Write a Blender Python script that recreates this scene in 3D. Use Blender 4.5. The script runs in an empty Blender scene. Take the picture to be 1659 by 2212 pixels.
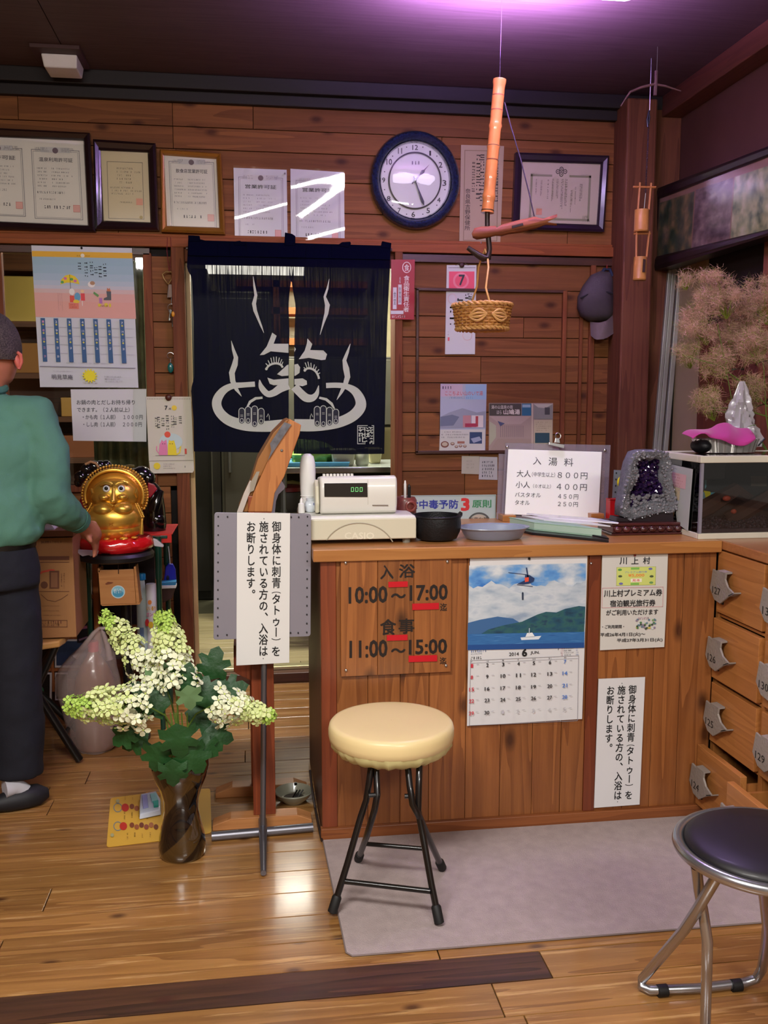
import bpy, bmesh, math, random
from math import sin, cos, pi, radians, atan2, sqrt
from mathutils import Vector, Matrix, noise
random.seed(7)
SC = bpy.context.scene
COL = SC.collection

# ------------------------------------------------------------------ camera
FPX, CX, CY, CAMH = 2007.0, 829.5, 1106.0, 1.3
PITCH, YAW = radians(6.85), radians(8.1)
cam = bpy.data.cameras.new('camera')
cam.sensor_fit = 'VERTICAL'
cam.sensor_height = 24.0
cam.lens = FPX / 2212.0 * 24.0
cam.clip_start = 0.05
camo = bpy.data.objects.new('camera', cam)
COL.objects.link(camo)
camo.location = (0, 0, CAMH)
camo.rotation_euler = (pi/2 - PITCH, 0, -YAW)
SC.camera = camo

# ------------------------------------------------------------------ world + exposure
w = bpy.data.worlds.new('world'); SC.world = w; w.use_nodes = True
w.node_tree.nodes['Background'].inputs[0].default_value = (1.0, 0.93, 0.85, 1)
w.node_tree.nodes['Background'].inputs[1].default_value = 0.2
SC.view_settings.view_transform = 'Standard'
SC.view_settings.look = 'None'
SC.view_settings.gamma = 1.0
SC.view_settings.use_curve_mapping = False
SC.view_settings.exposure = 0.28

# ------------------------------------------------------------------ lamps of the room
def area(name, loc, rot, sx, sy, power, col, spread=pi):
    l = bpy.data.lights.new(name, 'AREA'); l.shape = 'RECTANGLE'; l.size = sx; l.size_y = sy
    l.energy = power; l.color = col; l.spread = spread
    o = bpy.data.objects.new(name, l); COL.objects.link(o)
    o.location = loc; o.rotation_euler = rot
    return o
# fluorescent fittings on the ceiling behind the viewer
for lx, ly in ((-.55, .55), (.95, -1.2)):
    area('room_light', (lx, ly, 2.42), (radians(14), 0, 0), 1.15, .28, 66, (1.0, .97, .92))
    area('room_light_up', (lx, ly, 2.44), (pi, 0, 0), 1.15, .28, 38, (1.0, .96, .9))
# the kitchen beyond the doorway has its own strip lights
area('kitchen_light', (0.05, 4.95, 2.42), (0, 0, 0), 1.1, 0.12, 55, (1.0, 0.97, 0.82))
area('kitchen_light', (0.6, 6.6, 2.42), (0, 0, 0), 1.2, 0.2, 45, (1.0, 0.95, 0.80))

# ------------------------------------------------------------------ pixel -> place on a known surface
F_ = Vector((sin(YAW)*cos(PITCH), cos(YAW)*cos(PITCH), -sin(PITCH)))
R_ = Vector((cos(YAW), -sin(YAW), 0))
U_ = Vector((sin(YAW)*sin(PITCH), cos(YAW)*sin(PITCH), cos(PITCH)))
CAM = Vector((0, 0, CAMH))
def ray(x, y): return F_ + R_*((x-CX)/FPX) - U_*((y-CY)/FPX)
def atY(x, y, Y):
    d = ray(x, y); return CAM + d*(Y/d.y)
def atZ(x, y, z=0.0):
    d = ray(x, y); return CAM + d*((z-CAMH)/d.z)
def atX(x, y, X):
    d = ray(x, y); return CAM + d*(X/d.x)
def onpl(x, y, p, n):
    d = ray(x, y); return CAM + d*((p-CAM).dot(n)/d.dot(n))

# ------------------------------------------------------------------ materials
def lin(c):
    if isinstance(c, str):
        c = tuple(int(c[i:i+2], 16) for i in (1, 3, 5))
    return tuple(((v/255)/12.92 if v/255 <= 0.04045 else ((v/255+0.055)/1.055)**2.4) for v in c) + (1,)
MATS = {}
def NM(name, cols, scale=10, rough=.45, stretch=(1, 1, 1), det=6, pos=None):
    """printed picture surface: noise through a colour ramp"""
    if name in MATS: return MATS[name]
    m, nt, b = newmat(name); L = nt.links; b.inputs['Roughness'].default_value = rough
    tc = N(nt, 'ShaderNodeTexCoord'); mp = N(nt, 'ShaderNodeMapping'); mp.inputs['Scale'].default_value = stretch
    nz = N(nt, 'ShaderNodeTexNoise', Scale=scale, Detail=det); L.new(tc.outputs['Object'], mp.inputs[0]); L.new(mp.outputs[0], nz.inputs['Vector'])
    cr = N(nt, 'ShaderNodeValToRGB'); e = cr.color_ramp.elements; n = len(cols)
    while len(e) < n: e.new(.5)
    for i, c in enumerate(cols): e[i].position = .32+.36*i/(n-1) if pos is None else pos[i]; e[i].color = lin(c)
    L.new(nz.outputs['Fac'], cr.inputs[0]); L.new(cr.outputs[0], b.inputs['Base Color']); MATS[name] = m; return m
def newmat(name):
    m = bpy.data.materials.new(name); m.use_nodes = True
    nt = m.node_tree; b = nt.nodes['Principled BSDF']
    return m, nt, b
def N(nt, typ, **kw):
    n = nt.nodes.new(typ)
    for k, v in kw.items():
        if k in n.inputs: n.inputs[k].default_value = v
        else: setattr(n, k, v)
    return n
def M(name, col, rough=.55, metal=0, var=0.06, vs=8, bump=0, bs=60, coat=0, alpha=1, trans=0, spec=.5, emit=0, ior=1.45, sheen=0):
    if name in MATS: return MATS[name]
    m, nt, b = newmat(name); L = nt.links
    c = lin(col)
    b.inputs['Roughness'].default_value = rough
    b.inputs['Metallic'].default_value = metal
    b.inputs['Specular IOR Level'].default_value = spec
    b.inputs['Coat Weight'].default_value = coat
    b.inputs['Coat Roughness'].default_value = .08
    b.inputs['Alpha'].default_value = alpha
    b.inputs['Transmission Weight'].default_value = trans
    b.inputs['IOR'].default_value = ior
    b.inputs['Sheen Weight'].default_value = sheen
    if emit:
        b.inputs['Emission Color'].default_value = c; b.inputs['Emission Strength'].default_value = emit
    tc = N(nt, 'ShaderNodeTexCoord')
    nz = N(nt, 'ShaderNodeTexNoise', Scale=vs, Detail=5)
    L.new(tc.outputs['Object'], nz.inputs['Vector'])
    mr = N(nt, 'ShaderNodeMapRange'); mr.inputs[3].default_value = 1-var*2; mr.inputs[4].default_value = 1+var*2
    L.new(nz.outputs['Fac'], mr.inputs[0])
    mx = N(nt, 'ShaderNodeMix', data_type='RGBA', blend_type='MULTIPLY')
    mx.inputs[0].default_value = 1; mx.inputs[6].default_value = c
    L.new(mr.outputs[0], mx.inputs[7]); L.new(mx.outputs[2], b.inputs['Base Color'])
    if bump:
        n2 = N(nt, 'ShaderNodeTexNoise', Scale=bs, Detail=4); L.new(tc.outputs['Object'], n2.inputs['Vector'])
        bp = N(nt, 'ShaderNodeBump', Strength=bump, Distance=.004); L.new(n2.outputs['Fac'], bp.inputs['Height'])
        L.new(bp.outputs[0], b.inputs['Normal'])
    MATS[name] = m; return m
def WOOD(name, c1, c2, axis='X', rough=.45, coat=0, flat='XZ', cr_=.2, grain=1.0, knots=1.0, rand=.16, dark=None, worn=None, scale=1.0, spec=.5):
    if name in MATS: return MATS[name]
    m, nt, b = newmat(name); L = nt.links
    b.inputs['Roughness'].default_value = rough; b.inputs['Coat Weight'].default_value = coat
    b.inputs['Coat Roughness'].default_value = cr_; b.inputs['Specular IOR Level'].default_value = spec
    tc = N(nt, 'ShaderNodeTexCoord'); oi = N(nt, 'ShaderNodeObjectInfo')
    off = N(nt, 'ShaderNodeVectorMath', operation='SCALE'); off.inputs[0].default_value = (13.1, 7.7, 9.3)
    L.new(oi.outputs['Random'], off.inputs['Scale'])
    ad = N(nt, 'ShaderNodeVectorMath', operation='ADD'); L.new(tc.outputs['Object'], ad.inputs[0]); L.new(off.outputs[0], ad.inputs[1])
    mp = N(nt, 'ShaderNodeMapping'); L.new(ad.outputs[0], mp.inputs[0])
    a, c = 1.6*scale, 34*scale
    mp.inputs['Scale'].default_value = {'X': (a, c, c), 'Y': (c, a, c), 'Z': (c, c, a)}[axis]
    n0 = N(nt, 'ShaderNodeTexNoise', Scale=.32, Detail=2); L.new(mp.outputs[0], n0.inputs['Vector'])
    mu = N(nt, 'ShaderNodeMath', operation='MULTIPLY'); L.new(n0.outputs['Fac'], mu.inputs[0]); mu.inputs[1].default_value = 9*grain
    sn = N(nt, 'ShaderNodeMath', operation='FRACT'); L.new(mu.outputs[0], sn.inputs[0])
    n1 = N(nt, 'ShaderNodeTexNoise', Scale=3.0, Detail=6, Roughness=.65); L.new(mp.outputs[0], n1.inputs['Vector'])
    m1 = N(nt, 'ShaderNodeMix', data_type='FLOAT'); m1.inputs[0].default_value = .66
    L.new(sn.outputs[0], m1.inputs[2]); L.new(n1.outputs['Fac'], m1.inputs[3])
    cr = N(nt, 'ShaderNodeValToRGB'); cr.color_ramp.elements[0].position = .22; cr.color_ramp.elements[1].position = .85
    cr.color_ramp.elements[0].color = lin(c1); cr.color_ramp.elements[1].color = lin(c2)
    L.new(m1.outputs[0], cr.inputs[0])
    cur = cr.outputs[0]
    if knots:
        mk = N(nt, 'ShaderNodeMapping'); L.new(ad.outputs[0], mk.inputs[0])
        a, c = 4.2, 8.0
        mk.inputs['Scale'].default_value = {'X': (a, c, c), 'Y': (c, a, c), 'Z': (c, c, a)}[axis]
        vo = N(nt, 'ShaderNodeTexVoronoi', voronoi_dimensions='2D', Scale=1.0); sx = N(nt, 'ShaderNodeSeparateXYZ'); cb_ = N(nt, 'ShaderNodeCombineXYZ')
        L.new(mk.outputs[0], sx.inputs[0]); L.new(sx.outputs[0], cb_.inputs[0]); L.new(sx.outputs[1 if flat == 'XY' else 2], cb_.inputs[1]); L.new(cb_.outputs[0], vo.inputs['Vector'])
        kr = N(nt, 'ShaderNodeMapRange'); kr.inputs[1].default_value = .04*knots; kr.inputs[2].default_value = .15*knots
        kr.inputs[3].default_value = .8; kr.inputs[4].default_value = 0; L.new(vo.outputs['Distance'], kr.inputs[0])
        mk2 = N(nt, 'ShaderNodeMix', data_type='RGBA'); sc_ = N(nt, 'ShaderNodeSeparateColor'); L.new(vo.outputs['Color'], sc_.inputs[0])
        gt = N(nt, 'ShaderNodeMath', operation='GREATER_THAN'); gt.inputs[1].default_value = .62; L.new(sc_.outputs[0], gt.inputs[0])
        km = N(nt, 'ShaderNodeMath', operation='MULTIPLY'); L.new(kr.outputs[0], km.inputs[0]); L.new(gt.outputs[0], km.inputs[1]); L.new(km.outputs[0], mk2.inputs[0]); L.new(cur, mk2.inputs[6])
        mk2.inputs[7].default_value = lin(dark or (60, 30, 18)); cur = mk2.outputs[2]
    if worn:
        nw = N(nt, 'ShaderNodeTexNoise', Scale=1.6, Detail=8, Roughness=.7); L.new(mp.outputs[0], nw.inputs['Vector'])
        wr = N(nt, 'ShaderNodeMapRange'); wr.inputs[1].default_value = .55; wr.inputs[2].default_value = .64; L.new(nw.outputs['Fac'], wr.inputs[0])
        wm = N(nt, 'ShaderNodeMath', operation='MULTIPLY'); wm.inputs[1].default_value = .55; L.new(wr.outputs[0], wm.inputs[0])
        mw = N(nt, 'ShaderNodeMix', data_type='RGBA'); L.new(wm.outputs[0], mw.inputs[0]); L.new(cur, mw.inputs[6]); mw.inputs[7].default_value = lin(worn)
        cur = mw.outputs[2]
    rr = N(nt, 'ShaderNodeMapRange'); rr.inputs[3].default_value = 1-rand; rr.inputs[4].default_value = 1+rand
    L.new(oi.outputs['Random'], rr.inputs[0])
    mx = N(nt, 'ShaderNodeMix', data_type='RGBA', blend_type='MULTIPLY'); mx.inputs[0].default_value = 1
    L.new(cur, mx.inputs[6]); L.new(rr.outputs[0], mx.inputs[7]); L.new(mx.outputs[2], b.inputs['Base Color'])
    bp = N(nt, 'ShaderNodeBump', Strength=.15, Distance=.002); L.new(m1.outputs[0], bp.inputs['Height']); L.new(bp.outputs[0], b.inputs['Normal'])
    MATS[name] = m; return m
def INK(col, rough=.6):
    k = 'ink_%s_%s' % (col if isinstance(col, str) else '%d_%d_%d' % col, rough)
    return M(k, col, rough, var=.02)

# ------------------------------------------------------------------ mesh building
class MB:
    def __init__(s): s.v = []; s.f = []; s.mi = []; s.mats = []
    def slot(s, m):
        if m is None: return 0
        if m not in s.mats: s.mats.append(m)
        return s.mats.index(m)
    def add(s, vs, fs, m=None):
        k = s.slot(m); o = len(s.v); s.v += [Vector(v) for v in vs]
        for f in fs: s.f.append([o+i for i in f]); s.mi.append(k)
    def hexa(s, P, m=None):      # 8 corners: bottom ring 0-3, top ring 4-7
        s.add(P, [(3,2,1,0),(4,5,6,7),(0,1,5,4),(1,2,6,5),(2,3,7,6),(3,0,4,7)], m)
    def box(s, x0, x1, y0, y1, z0, z1, m=None, T=None):
        P = [Vector(p) for p in ((x0,y0,z0),(x1,y0,z0),(x1,y1,z0),(x0,y1,z0),(x0,y0,z1),(x1,y0,z1),(x1,y1,z1),(x0,y1,z1))]
        if T: P = [T @ p for p in P]
        s.hexa(P, m)
    def prism(s, pts, d, m=None):   # 3-D outline pushed along vector d
        n = len(pts); pts = [Vector(p) for p in pts]; d = Vector(d)
        s.add(pts + [p+d for p in pts], [tuple(range(n))[::-1], tuple(range(n, 2*n))] + [(i, (i+1) % n, n+(i+1) % n, n+i) for i in range(n)], m)
    def lathe(s, prof, c, n=32, T=None, m=None, sx=1, sy=1, cap=True):
        vs = []; fs = []; c = Vector(c); k = len(prof)
        for r, z in prof:
            for i in range(n):
                a = 2*pi*i/n; p = Vector((r*cos(a)*sx, r*sin(a)*sy, z))
                vs.append((T @ p if T else p) + c)
        for j in range(k-1):
            for i in range(n):
                fs.append((j*n+i, j*n+(i+1) % n, (j+1)*n+(i+1) % n, (j+1)*n+i))
        if cap:
            fs.append(tuple(range(n))[::-1]); fs.append(tuple((k-1)*n+i for i in range(n)))
        s.add(vs, fs, m)
    def tube(s, pts, r, n=10, m=None, cap=True, closed=False):
        pts = [Vector(p) for p in pts]; k = len(pts)
        rs = r if isinstance(r, (list, tuple)) else [r]*k
        vs = []; fs = []
        up = Vector((0.13, 0.21, 0.97))
        prev = None
        for j in range(k):
            if closed: t = pts[(j+1) % k]-pts[j-1]
            else: t = pts[min(j+1, k-1)]-pts[max(j-1, 0)]
            t.normalize()
            if prev is None:
                a = t.cross(up)
                if a.length < .1: a = t.cross(Vector((1, 0, 0)))
            else: a = prev - t*prev.dot(t)
            a.normalize(); b_ = t.cross(a); prev = a
            for i in range(n):
                q = 2*pi*i/n; vs.append(pts[j] + (a*cos(q)+b_*sin(q))*rs[j])
        K = k if closed else k-1
        for j in range(K):
            for i in range(n):
                j2 = (j+1) % k
                fs.append((j*n+i, j*n+(i+1) % n, j2*n+(i+1) % n, j2*n+i))
        if cap and not closed:
            fs.append(tuple(range(n))[::-1]); fs.append(tuple((k-1)*n+i for i in range(n)))
        s.add(vs, fs, m)
    def ball(s, c, r, nu=16, nv=10, m=None, T=None):
        if not isinstance(r, (tuple, list)): r = (r, r, r)
        c = Vector(c); vs = []; fs = []
        for j in range(1, nv):
            a = pi*j/nv
            for i in range(nu):
                q = 2*pi*i/nu; p = Vector((r[0]*sin(a)*cos(q), r[1]*sin(a)*sin(q), r[2]*cos(a)))
                vs.append((T @ p if T else p)+c)
        p = Vector((0, 0, r[2])); t = (T @ p if T else p)+c
        p = Vector((0, 0, -r[2])); bt = (T @ p if T else p)+c
        o = len(vs); vs += [t, bt]
        for j in range(nv-2):
            for i in range(nu):
                fs.append((j*nu+i, (j+1)*nu+i, (j+1)*nu+(i+1) % nu, j*nu+(i+1) % nu))
        for i in range(nu):
            fs.append((o, i, (i+1) % nu)); fs.append((o+1, (nv-2)*nu+(i+1) % nu, (nv-2)*nu+i))
        s.add(vs, fs, m)
    def build(s, name, mat=None, parent=None, loc=None, smooth=False, bevel=0, ang=40):
        if loc is None:
            if parent is not None: loc = wl(parent)
            else:
                xs = [v.x for v in s.v]; ys = [v.y for v in s.v]; zs = [v.z for v in s.v]
                loc = Vector(((min(xs)+max(xs))/2, (min(ys)+max(ys))/2, min(zs)))
        loc = Vector(loc)
        me = bpy.data.meshes.new(name)
        me.from_pydata([v-loc for v in s.v], [], s.f)
        ms = s.mats if s.mats else [mat]
        for m in ms: me.materials.append(m)
        if s.mats: me.polygons.foreach_set('material_index', s.mi)
        if smooth:
            me.polygons.foreach_set('use_smooth', [True]*len(me.polygons))
            me.set_sharp_from_angle(angle=radians(ang))
        me.validate()
        o = bpy.data.objects.new(name, me); COL.objects.link(o)
        if parent is not None:
            o.parent = parent; o.location = loc - wl(parent)
        else: o.location = loc
        if bevel:
            bm_ = o.modifiers.new('bevel', 'BEVEL'); bm_.width = bevel; bm_.segments = 2; bm_.limit_method = 'ANGLE'
        return o
def wl(o):
    l = Vector(o.location)
    while o.parent is not None: o = o.parent; l += Vector(o.location)
    return l
def tag(o, label=None, cat=None, group=None, kind=None):
    if label: o['label'] = label
    if cat: o['category'] = cat
    if group: o['group'] = group
    if kind: o['kind'] = kind
    return o
def thing(name, label, cat, loc, group=None):
    o = bpy.data.objects.new(name, None); COL.objects.link(o); o.location = Vector(loc); o.empty_display_size = .05
    return tag(o, label, cat, group)
def part(name, mat, parent, fn, **kw):
    b = MB(); fn(b); return b.build(name, mat, parent, **kw)
def clone(root, loc, label, group=None):
    r = root.copy(); COL.objects.link(r); r.location = Vector(loc); r['label'] = label
    if group: r['group'] = group
    for ch in root.children:
        c = ch.copy(); COL.objects.link(c); c.parent = r
        for g in ch.children:
            d = g.copy(); COL.objects.link(d); d.parent = c
    return r

# ------------------------------------------------------------------ lettering
_tx = {}
def glyphs(s_, bold=0):
    k = (s_, bold)
    if k in _tx: return _tx[k]
    c = bpy.data.curves.new('t', 'FONT'); c.body = s_; c.resolution_u = 2; c.fill_mode = 'FRONT'
    o = bpy.data.objects.new('t', c)
    me = bpy.data.meshes.new_from_object(o)
    vs = [(v.co.x, v.co.y, 0) for v in me.vertices]; fs = [tuple(p.vertices) for p in me.polygons]
    bpy.data.objects.remove(o); bpy.data.curves.remove(c); bpy.data.meshes.remove(me)
    if not vs: vs = [(0, 0, 0), (1, 1, 0)]
    bb = (min(v[0] for v in vs), min(v[1] for v in vs), max(v[0] for v in vs), max(v[1] for v in vs))
    if bold:      # heavier strokes: the outline repeated a little to each side
        n = len(vs); d = bold*.62; V2 = []; F2 = []
        for i, (ox, oy) in enumerate(((-d, -d), (d, -d), (d, d), (-d, d))):
            V2 += [(x+ox, y+oy, i*.00003) for x, y, _ in vs]; F2 += [tuple(i*n+j for j in f) for f in fs]
        vs, fs = V2, F2; bb = (bb[0]-d, bb[1]-d, bb[2]+d, bb[3]+d)
    _tx[k] = (vs, fs, bb); return _tx[k]
VERT = {'ー': 'r', '（': 'r', '）': 'r', '～': 'r', '(': 'r', ')': 'r', '、': 's', '。': 's'}

class Sheet:
    """A flat thing on the plane (p, n): outline and print are given in picture pixels of one crop
    (ox, oy, s) and land on the plane, so that they have their real size there."""
    def __init__(s, p, n, crop=(0, 0, 1), sk=0.0, sv=0.0, org=(0, 0)):
        s.p = Vector(p); s.n = Vector(n).normalized(); s.ox, s.oy, s.s = crop; s.sk = sk; s.sv = sv; s.org = org
        s.b = MB(); s.k = 0
    def P(s, x, y, h=0.0):
        dx, dy = x-s.org[0], y-s.org[1]
        x2 = x + dy*s.sv; y2 = y + dx*s.sk
        q = onpl(s.ox+x2*s.s, s.oy+y2*s.s, s.p, s.n)
        return q + s.n*h
    def plate(s, pts, th, name, mat, parent=None, raw=True, **kw):
        b = MB(); sk, sv = s.sk, s.sv
        if raw: s.sk = s.sv = 0
        q = [s.P(x, y, 0) for x, y in pts]; s.sk, s.sv = sk, sv
        b.prism(q, s.n*(-th)); return b.build(name, mat, parent, **kw)
    def h(s): s.k += 1; return .0005 + .00007*s.k
    def poly(s, pts, col, h=None, rough=.6):
        h = s.h() if h is None else h
        m = INK(col, rough) if not isinstance(col, bpy.types.Material) else col
        s.b.add([s.P(x, y, h) for x, y in pts], [tuple(range(len(pts)))], m)
    def strip(s, pts, w, col, h=None):
        h = s.h() if h is None else h
        n = len(pts); ws = w if isinstance(w, (list, tuple)) else [w]*n; A = []; B = []
        for i in range(n):
            t = Vector(pts[min(i+1, n-1)]) - Vector(pts[max(i-1, 0)]); t.normalize(); q = Vector((-t.y, t.x))*ws[i]/2
            c = Vector(pts[i]); A.append(c+q); B.append(c-q)
        m = INK(col) if not isinstance(col, bpy.types.Material) else col
        s.b.add([s.P(a.x, a.y, h) for a in A]+[s.P(a.x, a.y, h) for a in B], [(i, i+1, n+i+1, n+i) for i in range(n-1)], m)
    def rect(s, x0, y0, x1, y1, col, h=None): s.poly([(x0, y0), (x1, y0), (x1, y1), (x0, y1)], col, h)
    def ell(s, x, y, rx, ry, col, n=24, h=None): s.poly([(x+rx*cos(2*pi*i/n), y+ry*sin(2*pi*i/n)) for i in range(n)], col, h)
    def ring(s, x, y, rx, ry, w, col, n=28, h=None):
        p = [(x+rx*cos(2*pi*i/n), y+ry*sin(2*pi*i/n)) for i in range(n+1)]; s.strip(p, w, col, h)
    def frame(s, x0, y0, x1, y1, w, col):
        h = s.h()
        for a in ((x0, y0, x1, y0+w), (x0, y1-w, x1, y1), (x0, y0, x0+w, y1), (x1-w, y0, x1, y1)): s.rect(*a, col, h)
    def text(s, t, x0, y0, x1, y1, col='#151515', bold=0.0):
        vs, fs, bb = glyphs(t, bold); h = s.h()
        W = max(bb[2]-bb[0], 1e-4); H = max(bb[3]-bb[1], 1e-4)
        s.b.add([s.P(x0+(vx-bb[0])/W*(x1-x0), y1-(vy-bb[1])/H*(y1-y0), h+q) for vx, vy, q in vs], fs, INK(col) if not isinstance(col, bpy.types.Material) else col)
    def vtext(s, t, xc, y0, y1, w, col='#151515', bold=0.0, slots=None):
        n = slots or len(t); ch = (y1-y0)/n; h = s.h()
        m = INK(col) if not isinstance(col, bpy.types.Material) else col
        for i, c in enumerate(t):
            if c in ' 　': continue
            vs, fs, bb = glyphs(c, bold)
            out = []
            for vx, vy, q in vs:
                x, y = vx-.5, vy-.38
                f = VERT.get(c)
                if f == 'r': x, y = y, -x
                if f == 's': x += .62; y += .55
                out.append(s.P(xc+x*w, y0+(i+.5)*ch-y*ch, h+q))
            s.b.add(out, fs, m)
    def scrib(s, x0, y0, x1, y1, rows, col, seed=1, vert=False, fill=.5, gap=.25):
        r = random.Random(seed); m = INK(col); h = s.h(); F = []; Vv = []
        L = (y1-y0) if vert else (x1-x0); Wd = (x1-x0) if vert else (y1-y0); rh = Wd/rows
        for i in range(rows):
            t = 0; end = L*r.uniform(.6, 1)
            while t < end:
                c = rh*fill*r.uniform(.5, 1.1); o = rh*(i+.5)
                if r.random() > gap:
                    for k in range(2):
                        a = t+r.random()*c*.3; b_ = a+c*r.uniform(.3, .6); q = o+(k-.5)*rh*fill*.7; th = rh*fill*.12
                        R4 = [(a, q-th), (b_, q-th), (b_, q+th), (a, q+th)]
                        if r.random() < .5:
                            mid = (a+b_)/2; R4 = [(mid-th, o-rh*fill*.5), (mid+th, o-rh*fill*.5), (mid+th, o+rh*fill*.5), (mid-th, o+rh*fill*.5)]
                        n = len(Vv)
                        for aa, qq in R4:
                            Vv.append(s.P(x0+qq, y0+aa, h) if vert else s.P(x0+aa, y0+qq, h))
                        F.append((n, n+1, n+2, n+3))
                t += c*1.15
        if F: s.b.add(Vv, F, m)
    def done(s, parent, name='printing'):
        return s.b.build(name, None, parent) if s.b.v else None
YN = Vector((0, -1, 0))
def wallsheet(Y, crop=(0, 0, 1), **kw): return Sheet((0, Y, 0), YN, crop, **kw)
# crops of the picture that coordinates below are read from
cA = (0, 240, .30139); cB = (400, 340, .29831); cC = (780, 140, .33755); cD = (1220, 140, .29844); cE = (0, 800, .27728)
cG = (440, 880, .28933); cH = (820, 800, .31344); cI = (1280, 540, .29843); cJ = (680, 1160, .37372); cK = (1240, 1160, .28027)
cL = (0, 1240, .28931); cM = (400, 1380, .24409); cN = (660, 1460, .29828); cO = (1300, 1700, .23146); cT = (400, 940, .2441)
cW = (1000, 0, .39723); cX = (0, 1700, .5425); cY_ = (160, 1000, .1627); cAA = (60, 1300, .217); cAB = (1500, 1180, .28042)
cAC = (830, 540, .31344); cAD = (600, 940, .217); cAF = (1060, 300, .18083); cAG = (1400, 880, .15612); cR = (0, 660, .27119)
def px(c, x, y): return (c[0]+x*c[2], c[1]+y*c[2])
def tY(c, x, y, Y): return atY(*px(c, x, y), Y)
# ================================================================== MATERIALS
m_floor = WOOD('floor_board', (116, 76, 38), (166, 120, 66), 'X', rough=.3, coat=.45, cr_=.13, flat='XY', rand=.13, worn=(205, 165, 110), knots=.8, grain=.7)
m_sill = WOOD('dark_sill_wood', (40, 25, 18), (86, 54, 34), 'X', rough=.45, coat=.15, flat='XY')
m_wall = WOOD('wall_board', (106, 64, 34), (144, 94, 50), 'X', rough=.62, spec=.18, rand=.15, knots=1.1, grain=.6)
m_trim = WOOD('trim_wood', (124, 66, 34), (164, 94, 48), 'X', rough=.6, spec=.2, knots=0)
m_trimd = WOOD('trim_dark', (52, 26, 18), (84, 44, 30), 'X', rough=.4, knots=0)
m_trimz = WOOD('trim_upright', (98, 54, 32), (138, 82, 48), 'Z', rough=.62, spec=.15, knots=0)
m_post = WOOD('post_wood', (92, 54, 38), (128, 80, 54), 'Z', rough=.6, spec=.2, knots=.4)
m_ceil = WOOD('ceiling_board', (80, 62, 60), (96, 76, 74), 'X', rough=.6, knots=0, rand=.05, spec=.3)
m_crown = M('crown_dark', (30, 23, 23), .6)
m_white = M('white_plastic', (225, 224, 220), .4)
m_black = M('black_metal', (16, 15, 15), .35)
m_chrome = M('chrome', (190, 192, 196), .22, 1)
m_steel = M('steel_dull', (120, 122, 118), .35, .8)
m_paper = M('white_paper', (214, 214, 216), .6, var=.02)
m_glassy = M('laminate', (212, 212, 218), .25, var=.02, coat=1)
m_tin = M('screw_metal', (200, 200, 200), .3, 1)
YW = 4.218; ZC = 2.66

# ================================================================== SETTING
def boards_x(parent, name, mat, x0, x1, y0, y1, z, th, rows, seed, lmin=.9, lmax=1.8, gap=.0028):
    """floor boards running along X"""
    r = random.Random(seed)
    for (a, b) in rows:
        x = x0 - r.uniform(0, .9)
        while x < x1:
            L = r.uniform(lmin, lmax); xa = max(x, x0); xb = min(x+L, x1); x += L
            if xb-xa < .02: continue
            q = MB(); q.box(xa, xb-gap, a+gap/2, b-gap/2, z-th, z-r.uniform(0, .0006)); q.build(name, mat, parent, bevel=.0012)
floor = thing('floor', 'worn knotty wooden floor of long boards laid crosswise', None, (0, 2, 0))
tag(floor, kind='structure')
ys = [1.998+.1155*i for i in range(21)]
boards_x(floor, 'floor_board', m_floor, -2.2, 2.05, 0, 0, 0, .02, [(ys[i], ys[i+1]) for i in range(19)] + [(ys[19], 4.22)], 3)
ys2 = [1.893-.1155*i for i in range(1, 14)]
boards_x(floor, 'floor_board', m_floor, -2.2, 2.05, 0, 0, 0, .02, [(ys2[i+1], ys2[i]) for i in range(11)] + [(ys2[0], 1.893)], 5)
part('sill_board', m_sill, floor, lambda b: (b.box(-2.2, .655, 1.8945, 1.9965, -.02, -.0005)))
part('sill_board', m_floor, floor, lambda b: b.box(.658, 2.05, 1.8945, 1.9965, -.02, -.001))
part('floor_backing', M('dark_gap', (20, 12, 8), .8), floor, lambda b: b.box(-2.2, 2.05, -2.5, 7.6, -.05, -.0195))
part('floor_field', m_floor, floor, lambda b: b.box(-2.2, 2.05, -2.5, .5, -.0195, 0))
kf = [4.32+.1*i for i in range(34)]
boards_x(floor, 'floor_board', WOOD('kitchen_board', (160, 146, 106), (196, 182, 140), 'X', rough=.25, coat=.5, knots=0), -.6, 1.1, 0, 0, .04, .02, [(kf[i], kf[i+1]) for i in range(12)], 9)
part('kitchen_floor', M('kitchen_floor_vinyl', (86, 84, 66), .35, var=.1), floor, lambda b: b.box(-2.2, 2.05, 5.5, 7.6, -.0195, .038))
part('kitchen_floor_side', M('kitchen_floor_vinyl', (86, 84, 66), .35), floor, lambda b: (b.box(-2.2, -.6, 4.32, 5.5, -.0195, .038), b.box(1.1, 2.05, 4.32, 5.5, -.0195, .038)))

ceil = thing('ceiling', 'dark brown boarded ceiling with thin joints', None, (0, 2, ZC)); tag(ceil, kind='structure')
# joint seen at upper left; panels of the ceiling
jx = [-2.2, -.70, 2.05]
for i in range(2):
    for (a, b_) in ((-2.5, 1.2), (1.2, 4.3)):
        part('ceiling_panel', m_ceil, ceil, lambda b, i=i, a=a, b_=b_: b.box(jx[i]+.002, jx[i+1]-.002, a+.002, b_-.002, ZC, ZC+.02))
part('ceiling_backing', M('dark_gap', (20, 12, 8)), ceil, lambda b: b.box(-2.2, 2.1, -2.5, 7.6, ZC+.02, ZC+.05))
part('kitchen_ceiling', M('kitchen_plaster', (176, 168, 140), .7), ceil, lambda b: b.box(-2.2, 2.1, 4.35, 7.6, 2.5, 2.52))

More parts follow.
